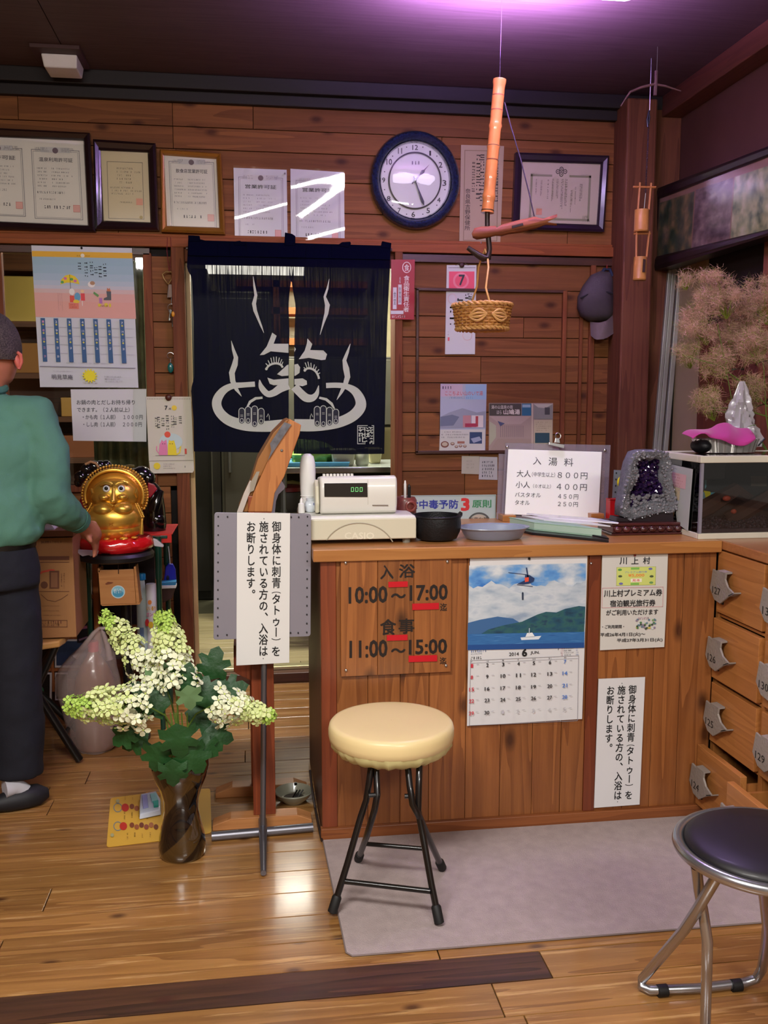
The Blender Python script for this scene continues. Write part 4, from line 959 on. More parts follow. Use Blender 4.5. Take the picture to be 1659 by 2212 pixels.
for arc, lash in ((((588, 1532), (602, 1512), (628, 1497), (662, 1492), (692, 1502), (706, 1522)), ((602, 1512, 583, 1492), (615, 1503, 600, 1470), (630, 1497, 620, 1452), (645, 1494, 640, 1445), (660, 1492, 660, 1443), (672, 1494, 682, 1450), (685, 1498, 700, 1462), (697, 1508, 708, 1480))),
                  (((866, 1542), (884, 1529), (912, 1530), (942, 1548), (962, 1580), (968, 1604)), ((872, 1535, 858, 1520), (884, 1529, 868, 1486), (898, 1528, 888, 1480), (912, 1530, 910, 1488), (926, 1537, 935, 1500), (938, 1545, 950, 1515), (950, 1558, 968, 1535), (958, 1570, 976, 1560)))):
    S.strip(smooth_(arc), 15, CR, .0044); S.ell(arc[0][0], arc[0][1], 10, 10, CR, 12, .0046)
    for a, b_, c, d in lash: S.strip([(a, b_), (c, d)], 6, CR, .0048)
st([(560, 1740, 16), (510, 1745, 20), (470, 1770, 20), (445, 1815, 10)]); st([(970, 1740, 16), (1020, 1752, 20), (1060, 1785, 20), (1080, 1820, 10)])
NV = '#0e1128'
def caps(x, y0, y1, r, c, h, lean=0):
    p = [(x+r*cos(a), y0+r+r*sin(a)) for a in [pi+pi*i/8 for i in range(9)]] + [(x+lean+r*cos(a), y1-r+r*sin(a)) for a in [pi*i/8 for i in range(9)]]
    S.poly(p, c, h)
for xs, L_ in (((410, 456, 503, 550), ((1812, 1932), (1802, 1932), (1797, 1956), (1814, 1937))), ((955, 1000, 1045, 1090), ((1800, 1952), (1795, 1956), (1806, 1946), (1820, 1936)))):
    for x, (a, b_) in zip(xs, L_):
        caps(x, a, b_, 24, CR, .0052); caps(x, a+5, b_-5, 19, NV, .0058); caps(x, b_-44, b_-10, 13, CR, .0064); caps(x, b_-40, b_-16, 9, NV, .007)
        S.rect(x-10, a+52, x+10, a+55, CR, .0064); S.rect(x-10, a+62, x+10, a+65, CR, .0064)
for x, d in ((600, 1), (914, -1)): S.strip([(x-10*d, 1880), (x+2*d, 1855), (x+8*d, 1872), (x+10*d, 1900)], 4, CR, .0052)
S.frame(1246, 1940, 1368, 2076, 5, CR); S.scrib(1256, 1950, 1306, 2066, 2, CR, 31, vert=True, gap=0, fill=1); S.scrib(1310, 1950, 1360, 2066, 2, CR, 32, vert=True, gap=0, fill=1)
S.scrib(1258, 1955, 1358, 2062, 3, CR, 33, gap=0, fill=.8)
S.done(t, 'dyed_design')
# strip lamp in the kitchen, glowing through the weave
q0, q1 = tY(cB, 150, 775, 6.3), tY(cB, 860, 800, 6.3)
t = thing('strip_lamp', 'bright kitchen strip light glowing through the navy curtain', 'lamp', ((q0.x+q1.x)/2, 6.3, q0.z))
part('tube', M('tube_glow', (255, 250, 235), .4, emit=40), t, lambda b: b.tube([q0, Vector((q1.x, 6.3, q0.z))], .06, 16))
part('housing', m_white, t, lambda b: b.box(q0.x-.02, q1.x+.02, 6.26, 6.34, q0.z+.065, q0.z+.09), bevel=.004)
for x in (q0.x+.1, q1.x-.1): part('hanger_rod', m_steel, t, lambda b: b.tube([(x, 6.3, q0.z+.08), (x, 6.3, 2.5)], .005, 6))
# ================================================================== COUNTER
YC, ZT = 2.638, .878
m_cplank = WOOD('counter_plank', (114, 64, 30), (160, 100, 52), 'Z', rough=.38, coat=.25, rand=.16, knots=1.25, dark=(50, 22, 12))
m_ctop = WOOD('counter_top_wood', (156, 100, 50), (186, 128, 70), 'X', rough=.35, coat=.3, knots=0)
m_cstile = WOOD('counter_stile', (100, 44, 24), (132, 64, 34), 'Z', rough=.4, coat=.2, knots=0)
m_cbase = WOOD('counter_base', (122, 66, 34), (158, 94, 50), 'X', rough=.4, knots=0)
t = thing('reception_counter', 'wooden reception counter of upright knotty boards with pale thick top', 'counter', (.8, 2.95, 0))
part('countertop', m_ctop, t, lambda b: b.box(.168, 1.408, 2.612, 3.27, .842, ZT), bevel=.003)
part('carcass', m_cstile, t, lambda b: (b.box(.20, .22, YC+.02, 3.25, 0, .842), b.box(1.385, 1.405, YC+.02, 3.25, 0, .842), b.box(.22, 1.385, YC+.02, YC+.03, 0, .842)))
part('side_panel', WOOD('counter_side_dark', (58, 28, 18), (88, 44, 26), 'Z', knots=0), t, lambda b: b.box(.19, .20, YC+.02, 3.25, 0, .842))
part('stile', m_cstile, t, lambda b: b.box(.19, .235, YC-.004, YC+.02, .036, .842), bevel=.002)
xs_ = [tY(cJ, x, 400, YC).x for x in (1577, 1643)]
part('stile', m_cstile, t, lambda b: b.box(xs_[0], xs_[1], YC-.006, YC+.02, .036, .842), bevel=.002)
def planks(x0, x1, seed):
    r = random.Random(seed); x = x0
    while x < x1-.02:
        w_ = r.uniform(.085, .115); xe = min(x+w_, x1)
        if x1-xe < .03: xe = x1
        part('front_board', m_cplank, t, lambda b: b.box(x+.0006, xe-.0006, YC-r.uniform(0, .0008), YC+.02, .036, .842), bevel=.001); x = xe
planks(.235, xs_[0], 4); planks(xs_[1], 1.405, 8)
part('base_trim', m_cbase, t, lambda b: b.box(.185, 1.41, YC-.014, YC+.01, 0, .036), bevel=.002)

# ---- hours board screwed to the front
S = wallsheet(YC-.016, cJ, org=(150, 120))
hb = thing('hours_board', 'wooden board with painted bathing and meal hours on counter front', 'sign', S.P(150, 808))
for a, c in ((150, 362), (364, 572), (574, 790)):
    f = lambda u, y: u-(u-470)*.00002*y
    y0a, y1a = 128-(a-150)*.02, 808-(a-150)*.045; y0c, y1c = 128-(c-150)*.02, 808-(c-150)*.045
    S.plate([(a, y0a), (c-(0), y0c), (c-(3 if c == 790 else 0), y1c), (a+(2 if a == 150 else 0), y1a)], .015, 'board', m_cplank, hb, bevel=.001)
S.sk = -.03
K = '#1c120e'; RD = M('red_tape', (192, 16, 34), .4)
S.text('入', 378, 170, 455, 252, K, .03); S.text('浴', 486, 168, 580, 248, K, .03)
S.text('10:00', 195, 290, 420, 388, K, .035); S.text('～', 440, 335, 526, 365, K, .04); S.text('17:00', 548, 290, 768, 382, K, .035)
S.text('食', 378, 482, 470, 575, K, .03); S.text('事', 484, 482, 576, 570, K, .03)
S.text('11:00', 200, 600, 420, 702, K, .035); S.text('～', 440, 652, 524, 680, K, .04); S.text('15:00', 543, 605, 764, 692, K, .035)
S.text('迄', 724, 400, 764, 445, K, .02); S.text('迄', 722, 712, 760, 752, K, .02); S.done(hb, 'lettering')
for a in ((424, 266, 536, 298), (562, 396, 716, 433), (415, 574, 535, 606), (541, 697, 706, 733)):
    b = MB(); b.prism([S.P(x, y, .0042) for x, y in ((a[0], a[1]), (a[2], a[1]), (a[2], a[3]), (a[0], a[3]))], (0, .0012, 0)); b.build('tape', RD, hb)
for x, y in ((178, 150), (765, 160), (180, 770), (757, 760)): part('screw', m_tin, hb, lambda b: b.ball(S.P(x, y, .003), (.0045, .003, .0045), 12, 8), smooth=True)

# ---- calendar with helicopter
S = wallsheet(YC-.010, cJ, org=(890, 150))
t = thing('wall_calendar', 'June wall calendar with helicopter and sea picture on counter front', 'calendar', S.P(882, 1090))
S.plate([(897, 118), (1576, 100), (1568, 400), (1545, 1052), (880, 1092), (888, 600)], .003, 'paper', m_paper, t)
S.sv = -.018; S.sk = -.02
S.rect(892, 165, 1568, 600, NM('print_sky', ['#2f6fc0', '#5f98d4', '#9fb6cf', '#d4dae0', '#e6e9ec'], 9, stretch=(1, 1, 1.9), pos=[.30, .42, .5, .6, .72]))
S.poly([(892+26*i, 278+16*sin(i*.9)+9*sin(i*2.3)) for i in range(27)]+[(1568, 600), (892, 600)], NM('print_cloud', ['#8fa2ba', '#b2bfcc', '#c8d0d8', '#a2b2c6'], 11, stretch=(1, 1, 2.6)), .0016)
S.k = 20
S.poly([(890, 495), (960, 478), (1060, 462), (1150, 475), (1190, 500), (1190, 570), (888, 575)], '#3a6496', .0031)
S.poly([(950, 570), (1010, 535), (1100, 512), (1200, 495), (1290, 455), (1340, 440), (1400, 445), (1450, 425), (1530, 410), (1566, 415), (1562, 565)], NM('print_hills', ['#173c54', '#1f5066', '#2d5f60', '#16395a'], 24, stretch=(1, 1, 2)), .0032)
S.rect(890, 560, 1564, 640, NM('print_sea', ['#24589a', '#3470ac', '#2a62a0', '#4c86c0'], 14, stretch=(1, 1, 14)), .0034); S.rect(890, 622, 1564, 652, '#1c4a8c', .0036)
S.poly([(1195, 585), (1315, 578), (1300, 598), (1200, 600)], '#d8e0e8', .0038); S.poly([(1222, 585), (1232, 560), (1262, 558), (1278, 582)], '#e4e8ec', .0038); S.rect(1243, 532, 1247, 562, '#c8d0dc', .0038)
S.poly([(1170, 275), (1215, 255), (1215, 225), (1240, 225), (1270, 245), (1265, 262), (1240, 275), (1205, 280)], '#1e3460', .0038); S.poly([(1212, 240), (1236, 238), (1236, 262), (1215, 266)], '#e05038', .004)
S.strip([(1232, 240), (1222, 182)], 7, '#1e3460', .0038); S.strip([(1118, 208), (1225, 222)], 3, '#2c4474', .0038); S.strip([(1168, 280), (1260, 292)], 3, '#1e3460', .0038)
S.strip([(1203, 330), (1204, 368)], 10, '#2c3850', .0038); S.ell(1203, 328, 5, 5, '#2c3850', 8, .0038)
S.sk = -.045
S.text('2014', 1132, 678, 1188, 698, '#2c2c30', .02); S.text('6', 1206, 660, 1236, 705, '#18181a', .05); S.text('JUN.', 1255, 676, 1308, 697, '#2c2c30', .02)
S.scrib(912, 655, 1030, 668, 1, '#5c80b8', 3, gap=0, fill=.9); S.scrib(912, 670, 1000, 682, 1, '#8ca0b8', 4, gap=0); S.scrib(910, 692, 970, 708, 1, '#55555a', 5, gap=0, fill=.9)
S.text('7', 1412, 660, 1422, 676, '#2c2c30', .02); S.scrib(1430, 662, 1448, 712, 4, '#c85060', 6, gap=0); S.scrib(1450, 662, 1515, 712, 4, '#5c5c64', 7, gap=0); S.scrib(1518, 662, 1532, 712, 4, '#4c80c8', 8, gap=0)
S.frame(908, 712, 1535, 1090, 2.5, '#9a9aa2'); S.strip([(908, 728), (1535, 728)], 2, '#a8a8b0')
cx_ = [918, 1007, 1098, 1187, 1275, 1368, 1455]; ry_ = [744, 810, 880, 946, 1016]
for i, x in enumerate(cx_): S.scrib(x-6, 716, x+6, 726, 1, '#6c6c74', 40+i, gap=0, fill=.9)
for k in range(1, 36):
    j, i = divmod(k-1, 7); s_ = str(k) if k < 31 else str(k-30); w_ = 7 if len(s_) == 1 else 14
    c = '#c83848' if i == 0 else '#4878c8' if i == 6 else '#28282c'
    if k > 30: c = '#bcbcc2'
    S.text(s_, cx_[i]-w_, ry_[j]-11, cx_[i]+w_, ry_[j]+11, c, .03)
    S.rect(cx_[i]+26, ry_[j]-9, cx_[i]+40, ry_[j]-6, '#b8b8c0')
for i in range(1, 7): S.rect(cx_[i]-24, 730, cx_[i]-23, 1085, '#d4d4da')
S.scrib(1440, 1082, 1525, 1092, 1, '#8a8a90', 9, gap=0); S.done(t)
part('pin', m_black, t, lambda b: b.ball(wallsheet(YC-.012, cJ).P(1240, 126), .004, 8, 6))
part('drawing_pin', m_tin, t, lambda b: b.ball(wallsheet(YC-.008, cJ).P(1597, 152), .004, 8, 6))

# ---- coupon notice
S = wallsheet(YC-.010, cK, org=(218, 138))
t = thing('paper_notice', 'white voucher notice with green coupon picture on counter front', 'notice', S.P(200, 873))
S.plate([(218, 138), (724, 122), (712, 500), (695, 848), (200, 873), (208, 520)], .002, 'paper', M('notice_paper', (206, 204, 198), .6, var=.02), t)
S.sv = -.022; S.sk = -.02
K = '#26262a'
for c, x in (('川', 352), ('上', 442), ('村', 532)): S.text(c, x, 160, x+56, 215, K, .03)
S.rect(330, 235, 632, 378, '#ccd676'); S.frame(330, 235, 632, 378, 3, '#a8b45c'); S.rect(440, 240, 505, 256, '#7cb854'); S.rect(440, 358, 505, 374, '#7cb854'); S.text('プレミアム旅行券', 392, 268, 565, 282, '#7a8ac0', .01)
S.text('¥5,000', 420, 288, 545, 314, '#e88a3c', .03); S.rect(440, 325, 525, 352, '#f0ecd8'); S.text('見本', 452, 328, 512, 349, '#d84848', .02)
for x, y, c in ((355, 255, '#5a9a4c'), (590, 252, '#6a6ab0'), (358, 305, '#4c5a3c'), (600, 310, '#4c5a3c'), (365, 362, '#6a6ab0'), (598, 358, '#6a9a5c')): S.ell(x, y, 16, 9, c, 10)
S.frame(222, 392, 692, 546, 2.5, '#d8949c'); S.text('川上村プレミアム券', 236, 408, 684, 462, K, .03); S.text('宿泊観光旅行券', 284, 488, 634, 540, K, .03); S.text('がご利用いただけます', 256, 562, 656, 606, K, .025)
S.text('・ご利用期間・', 228, 678, 396, 706, K, .02)
rr = random.Random(3)
for i in range(34): S.ell(490+rr.random()*145, 640+rr.random()*72, 9, 8, rr.choice(['#4c7c4c', '#7ca060', '#3c4c3c', '#c8b850', '#8a7c94', '#d0d0d4', '#5c7c8c']), 8, .002+i*.00004)
S.scrib(505, 622, 625, 640, 1, '#b07c98', 4, gap=.1, fill=.9)
S.text('平成26年4月1日(火)～', 214, 738, 560, 772, K, .02); S.text('平成27年3月31日(火)', 342, 784, 694, 816, K, .02); S.done(t)
part('tack', M('tack_red', (120, 30, 30), .4), t, lambda b: b.ball(wallsheet(YC-.013, cK).P(470, 140), .004, 8, 6))

# ---- tattoo notice (used twice)
def tattoo(S, x0, y0, w_, h_):
    K = '#141417'
    X = lambda u: x0+(u-458)/472*w_
    Yv = lambda v: y0+(v-685)/1343*h_
    cw = 84/472*w_
    for s_, u, a, b_ in (('御身体に刺青', 810, 758, 1355), ('（', 810, 1350, 1400), ('タトゥー', 810, 1400, 1790), ('）', 810, 1795, 1850), ('を', 810, 1862, 1958), ('施されている方の、入浴は', 697, 758, 1958), ('お断りします。', 583, 758, 1458)):
        S.vtext(s_, X(u), Yv(a), Yv(b_), cw*1.0 if s_ not in '（）' else cw*1.0, K, .022)
    S.ell(X(697), Yv(738), w_*.007, w_*.012, K, 8); S.ell(X(697), Yv(1975), w_*.007, w_*.012, K, 8)
S = wallsheet(YC-.010, cK, org=(190, 1095))
t = thing('tattoo_notice', 'white vertical tattoo notice low on the counter front at right', 'notice', S.P(155, 2088))
S.plate([(190, 1095), (548, 1080), (505, 2062), (155, 2088)], .003, 'board', m_paper, t)
S.sv = -.037; S.sk = -.038; tattoo(S, 190, 1095, 354, 990); S.done(t, 'lettering')

# ================================================================== LOCKERS OF DRAWERS AT RIGHT
m_lock = WOOD('locker_wood', (156, 98, 48), (188, 126, 68), 'Y', rough=.4, coat=.2, knots=0, rand=.06)
m_lockz = WOOD('locker_edge', (150, 92, 44), (182, 120, 62), 'Z', rough=.4, coat=.2, knots=0, rand=.06)
m_key = M('key_plate', (150, 142, 134), .5, .15, var=.15, bump=.5, bs=120)
t = thing('locker_cabinet', 'light wooden shoe locker cabinet with grey numbered key plates', 'cabinet', (1.65, 2.1, 0))
part('top', WOOD('locker_top', (160, 100, 56), (184, 122, 74), 'X', rough=.35, coat=.3, knots=0), t, lambda b: b.box(1.409, XR, .9, 3.27, .85, ZT), bevel=.003)
part('body', m_lockz, t, lambda b: (b.box(1.43, XR, .9, 3.27, .02, .04), b.box(1.90, XR, .9, 3.27, .04, .85), b.box(1.43, 1.9, 3.2, 3.22, .04, .85)))
rows_z = [(.655, .845), (.448, .636), (.245, .432), (.04, .232)]
cols_y = [(2.374, 2.634), (2.092, 2.352), (1.81, 2.07), (1.53, 1.79)]
for a, c in ((2.634, 2.654), (2.353, 2.373), (2.071, 2.091), (1.789, 1.809), (1.51, 1.529)): part('divider', m_lockz, t, lambda b: b.box(1.418, 1.90, a, c, .02, .85), bevel=.001)
for z in (.846, .640, .436, .234, .02):
    part('rail', m_lock, t, lambda b: b.box(1.42, 1.90, 1.51, 2.654, z, z+.008), bevel=.0005)
part('dark_inside', M('dark_gap', (20, 12, 8)), t, lambda b: b.box(1.60, 1.62, 1.52, 2.64, .03, .84))
nums = {(0, 0): '127', (0, 1): '126', (0, 2): '125', (0, 3): '124', (1, 0): '131', (1, 1): '130', (1, 2): '129', (1, 3): '128'}
for i, (a, c) in enumerate(cols_y):
    for j, (z0, z1) in enumerate(rows_z):
        o = {(0, 3): .042, (1, 3): .095, (0, 1): .006, (0, 2): .004}.get((i, j), 0)
        d = part('drawer', m_lock, t, lambda b: b.box(1.408-o, 1.428-o, a, c, z0, z1), bevel=.0015)
        part('drawer_box', m_lockz, d, lambda b: (b.box(1.4285-o, 1.58, a+.012, a+.022, z0+.01, z1-.03), b.box(1.4285-o, 1.58, c-.022, c-.012, z0+.01, z1-.03), b.box(1.4285-o, 1.58, a+.022, c-.022, z0+.01, z0+.016)))
        kp = [(1095, 262), (1130, 285), (1195, 308), (1190, 345), (1210, 405), (1262, 458), (1215, 480), (1150, 532), (1105, 500), (1072, 410), (1085, 330)]
        base = atX(*px(cK, 1095, 262), 1.385)
        b = MB(); q = []
        for x, y in kp:
            p = atX(*px(cK, x, y), 1.385); q.append(Vector((1.385-o, p.y-base.y+c-.012, p.z-base.z+z1-.055)))
        # second column plates sit lower and are seen nearly edge on
        b.prism(q, (.006, 0, 0)); kh = b.build('key_plate', m_key, d, bevel=.0012)
        b = MB(); b.prism([q[1], q[2], q[2]+Vector((.022, 0, .002)), q[1]+Vector((.022, 0, .002))], (0, 0, .005)); b.build('key_lip', m_key, d)
        b = MB(); b.prism([q[5], q[6], q[6]+Vector((.022, 0, 0)), q[5]+Vector((.022, 0, 0))], (0, 0, .004)); b.build('key_lip', m_key, d)
        if (i, j) in nums:
            Sx = Sheet((1.3848-o, 0, 0), (-1, 0, 0), cK)
            m = MB(); vs, fs, bb = glyphs(nums[(i, j)], 0)
            yc = (q[2].y+q[9].y)/2+.004; zc = (q[1].z+q[7].z)/2-.012
            m.add([Vector((1.3842-o, yc+.024-(vx-bb[0])/(bb[2]-bb[0])*.048, zc-.011+(vy-bb[1])/(bb[3]-bb[1])*.022)) for vx, vy, _ in vs], [f[::-1] for f in fs]); m.build('number', INK('#1c1a1a'), d)
        part('lock_slot', m_black, d, lambda b: b.box(1.404-o, 1.408-o, c-.045, c-.03, z0+.03, z0+.06))
# ================================================================== THINGS ON THE COUNTER
def on(crop, x, y): return atZ(*px(crop, x, y), ZT)
# cash register
m_reg = M('register_cream', (206, 202, 180), .35, coat=.2, var=.02); m_regw = M('register_white', (218, 216, 208), .35, coat=.2, var=.02)
Yr = 2.70
gx = lambda x, y=900, Y=Yr: tY(cAD, x, y, Y).x
gz = lambda y, x=800, Y=Yr: tY(cAD, x, y, Y).z
x0, x1 = gx(245), gx(1388); z0, z1 = ZT+.012, gz(808)
t = thing('cash_register', 'cream electronic cash register with green digits at the counter\'s left end', 'cash register', ((x0+x1)/2, Yr+.15, ZT))
part('drawer_case', m_regw, t, lambda b: b.box(x0, x1, Yr+.004, Yr+.33, z0, z1), bevel=.012)
part('drawer_front', m_reg, t, lambda b: b.box(x0+.003, x1-.003, Yr-.004, Yr+.0035, z0+.002, z1-.006), bevel=.006)
m = MB(); ctr = (810, 1180)
arc = [(810+360*cos(a), 1180-305*sin(a)) for a in [radians(d) for d in range(22, 159, 6)]]
Sr = wallsheet(Yr-.004, cAD); m.tube([Sr.P(x, min(y, 1062), .0005) for x, y in arc], .0018, 6); m.build('moulded_arc', M('register_groove', (160, 152, 132), .5), t, smooth=True)
Sr.text('CASIO', 665, 968, 960, 1035, M('register_logo', (224, 220, 200), .3, coat=.4), .03); Sr.done(t, 'raised_logo')
for x in (gx(300), gx(1290)): part('foot', M('foot_grey', (120, 116, 104), .5), t, lambda b: b.lathe([(.012, ZT-.0), (.012, z0+.002)], (x, Yr+.02, 0), 12))
for x in (gx(300), gx(1290)): part('foot', M('foot_grey', (120, 116, 104), .5), t, lambda b: b.lathe([(.012, ZT-.0), (.012, z0+.002)], (x, Yr+.3, 0), 12))
Yh = 2.735
hx0, hx1 = gx(425, 600, Yh), gx(1190, 600, Yh); hz0, hz1 = gz(778, 800, Yh), gz(412, 800, Yh); hm = gz(690, 800, Yh)
def head(b):
    prof = [(Yh+.014, hz0), (Yh, hm), (Yh+.002, hz1-.02), (Yh+.012, hz1-.003), (Yh+.03, hz1), (Yh+.13, hz1-.01), (Yh+.20, hz1-.04), (Yh+.24, z1+.004), (Yh+.2, z1), (Yh+.03, z1)]
    b.prism([(hx0, y, z) for y, z in prof], (hx1-hx0, 0, 0))
t2 = part('housing', m_regw, t, head, bevel=.006, smooth=True)
part('side_cheek', m_reg, t, lambda b: b.prism([(hx0-.014, y, z) for y, z in ((Yh+.03, z1+.003), (Yh+.02, hm), (Yh+.03, hz1-.03), (Yh+.06, hz1-.012), (Yh+.18, hz1-.045), (Yh+.2, z1+.003))], (.013, 0, 0)), bevel=.005)
Sh = wallsheet(Yh, cAD)
m = MB(); m.prism([Sh.P(x, y, .0022) for x, y in ((462, 480), (890, 476), (893, 616), (464, 614))], (0, .003, 0)); m.build('display', M('display_black', (20, 20, 26), .08, coat=.6), t, bevel=.001)
Sh.k = 9
def seg(x): 
    for a in ((x+4, 518, x+30, 523), (x, 557, x+27, 562), (x+2, 520, x+7, 560), (x+25, 520, x+30, 560)): Sh.poly([(a[0], a[1]), (a[2], a[1]), (a[2], a[3]), (a[0], a[3])], M('digits_green', (110, 200, 120), .4, emit=.5), .0028)
for x in (727, 770, 813): seg(x)
Sh.text('CASIO', 490, 590, 582, 606, '#c8c8d0', .02); Sh.strip([(895, 440), (897, 690)], 3, '#b4aea0', .0008); Sh.rect(940, 694, 1100, 702, '#6c5c50', .001); Sh.done(t, 'display_print')
for i in range(9):
    x = hx0+.01+i*.0105
    part('key_button', m_regw, t, lambda b: b.box(x, x+.008, Yh+.035, Yh+.045, hz1-.002, hz1+.006), bevel=.001)
# white roll, jug, little bottle
p = on(cAD, 300, 800); Yw_ = 2.86
c0, c1 = tY(cAD, 300, 640, Yw_), tY(cAD, 320, 186, Yw_)
t = thing('white_cup_stack', 'tall stack of white cups with rounded top behind the till', 'cups', (c0.x, Yw_, z1))
part('stack', m_white, t, lambda b: b.lathe([(.02, z1-c0.z+.002), (.021, 0), (.023, .03), (.0245, .08), (.0235, c1.z-c0.z-.03), (.019, c1.z-c0.z-.008), (.010, c1.z-c0.z), (.001, c1.z-c0.z+.001)], c0, 32), smooth=True)
part('rim', m_white, t, lambda b: b.lathe([(.0225, .01), (.0235, .012), (.0225, .014)], c0, 32, cap=False), smooth=True)
c = tY(cAD, 325, 750, 2.83); c.z = z1+.001
t = thing('ceramic_jug', 'small bluish white porcelain jug with navy dot beside the till', 'jug', c)
part('body', M('porcelain', (206, 214, 222), .2, coat=.5), t, lambda b: b.lathe([(.014, 0), (.019, .006), (.02, .02), (.016, .03), (.012, .033), (.0135, .042)], c, 24), smooth=True)
part('dot', INK('#2a3c8c'), t, lambda b: b.ball(tY(cAD, 368, 685, 2.812), (.004, .002, .005), 10, 8))
c = tY(cAD, 236, 770, 2.8); c.z = z1+.001
t = thing('small_bottle', 'tiny white bottle with pointed cap left of the porcelain jug', 'bottle', c)
part('body', m_white, t, lambda b: b.lathe([(.010, 0), (.0105, .004), (.0095, .028), (.005, .031)], c, 18), smooth=True)
part('cap', m_white, t, lambda b: b.lathe([(.005, .031), (.004, .04), (.001, .046)], c, 12), smooth=True)
# pen holder
c = tY(cAD, 1270, 735, 2.86); c.z = ZT+.0; zt2 = tY(cAD, 1270, 615, 2.86).z-ZT
t = thing('pen_holder', 'reddish brown carved pen holder between the till and the black pot', 'pen holder', c)
part('body', WOOD('pen_holder_wood', (96, 36, 30), (138, 64, 52), 'X', knots=0, coat=.3), t, lambda b: b.lathe([(.034, 0), (.036, .03), (.03, .045), (.034, .06), (.036, zt2-.01), (.03, zt2), (.02, zt2-.004)], c, 28), smooth=True)
part('carved_ring', WOOD('pen_holder_wood', (96, 36, 30), (138, 64, 52), 'X'), t, lambda b: b.tube([Vector((c.x+.012+.014*cos(a*pi/8), c.y-.036, ZT+zt2-.026+.014*sin(a*pi/8))) for a in range(16)], .005, 8, closed=True), smooth=True)
for nm, x, y0, y1, r, mt, lb in (('marker_pen', 1268, 450, 612, .0042, m_white, 'white pen standing in the brown pen holder'), ('marker_pen', 1308, 488, 612, .0052, m_black, 'black marker standing in the brown pen holder')):
    a, c2 = tY(cAD, x, y1, 2.86), tY(cAD, x, y0, 2.86); tt = thing(nm, lb, 'pen', a, 'pens in the brown holder')
    part('barrel', mt, tt, lambda b: b.tube([a-Vector((0, 0, .03)), a+(c2-a)*.8], r, 12), smooth=True)
    part('tip_cap', mt, tt, lambda b: b.tube([a+(c2-a)*.8, a+(c2-a)*.95, c2], [r*.8, r*.6, r*.2], 12), smooth=True)
# black pot
pc = on(cH, 418, 1186); pc = Vector((pc.x, pc.y+.055, ZT)); pr = (tY(cH, 585, 1010, pc.y).x-tY(cH, 255, 1010, pc.y).x)/2; ph = tY(cH, 418, 1000, pc.y).z-ZT
t = thing('iron_pot', 'round black iron pot with lug handles in front of the hygiene board', 'pot', pc)
m_iron = M('cast_iron', (24, 24, 27), .45, .3, bump=.3, bs=200)
part('body', m_iron, t, lambda b: b.lathe([(pr*.6, .0), (pr*.82, .006), (pr*.97, .03), (pr, .05), (pr*.97, ph), (pr*1.0, ph+.003), (pr*.93, ph+.003), (pr*.9, .03), (0.002, .02)], pc, 40), smooth=True)
part('rim', m_iron, t, lambda b: b.tube([pc+Vector((pr*.975*cos(a*pi/20), pr*.975*sin(a*pi/20), ph)) for a in range(40)], .0035, 8, closed=True), smooth=True)
for s_ in (1, -1): part('lug', m_iron, t, lambda b: b.prism([pc+Vector((s_*pr*.86, -.02, ph-.002)), pc+Vector((s_*pr*1.03, -.02, ph+.012)), pc+Vector((s_*pr*1.03, .02, ph+.012)), pc+Vector((s_*pr*.86, .02, ph-.002))], (0, 0, -.012)), bevel=.004)
# blue-grey coin tray
tc_ = on(cH, 815, 1178); tc_ = Vector((tc_.x, tc_.y+.055, ZT)); tr_ = (tY(cH, 1055, 1085, tc_.y).x-tY(cH, 583, 1085, tc_.y).x)/2
t = thing('coin_tray', 'oval blue grey plastic tray on counter below the hygiene board', 'tray', tc_)
part('tray', M('tray_plastic', (150, 160, 180), .3, coat=.3, var=.03, alpha=.8), t, lambda b: b.lathe([(tr_*.72, 0), (tr_*.8, .004), (tr_*.95, .032), (tr_*1.02, .036), (tr_*1.02, .038), (tr_*.93, .035), (tr_*.78, .008), (.001, .006)], tc_, 48, sy=.72), smooth=True)
part('rim', M('tray_plastic', (128, 142, 168)), t, lambda b: b.tube([tc_+Vector((tr_*1.02*cos(a*pi/24), tr_*.73*sin(a*pi/24), .037)) for a in range(48)], .002, 6, closed=True), smooth=True)
# booklets
f0, f1 = on(cH, 1045, 1128), on(cH, 1590, 1185)
def slab(name, mt, par, xa, ya, xb, yb, depth, za, zb, bev=.001, shear=0):
    A = on(cH, xa, ya); B = on(cH, xb, yb); d = (B-A); d.z = 0; n_ = Vector((-.3, 1, 0)).normalized()*depth
    A = Vector((A.x, A.y, 0)); B = Vector((B.x, B.y, 0))
    return part(name, mt, par, lambda b: b.hexa([(p.x, p.y, ZT+za) for p in (A, B, B+n_, A+n_)]+[(p.x+shear, p.y, ZT+zb) for p in (A, B, B+n_, A+n_)]), bevel=bev)
t = thing('black_folder', 'black document folder lying under the booklets right of the tray', 'folder', (f0+f1)/2)
slab('cover', M('folder_black', (26, 26, 30), .4, coat=.2), t, 1050, 1135, 1580, 1188, .2, .0, .008); slab('back_lip', M('folder_black', (26, 26, 30)), t, 1560, 1170, 1580, 1188, .2, .0081, .014)
t = thing('booklet_stack', 'thick pale green booklet on the black folder', 'booklet', (f0+f1)/2+Vector((0, 0, .008)), 'booklets on the black folder')
slab('cover', M('booklet_green', (150, 182, 160), .5), t, 1062, 1120, 1530, 1170, .15, .0085, .0125); slab('pages', M('booklet_pages', (176, 200, 184), .6), t, 1064, 1120, 1528, 1170, .145, .0126, .031); slab('top_cover', M('booklet_green', (150, 182, 160)), t, 1062, 1120, 1530, 1170, .15, .0311, .0345)
t = thing('pamphlet', 'glossy white pamphlet fanned on top of the green booklet', 'pamphlet', (f0+f1)/2+Vector((0, 0, .027)), 'booklets on the black folder')
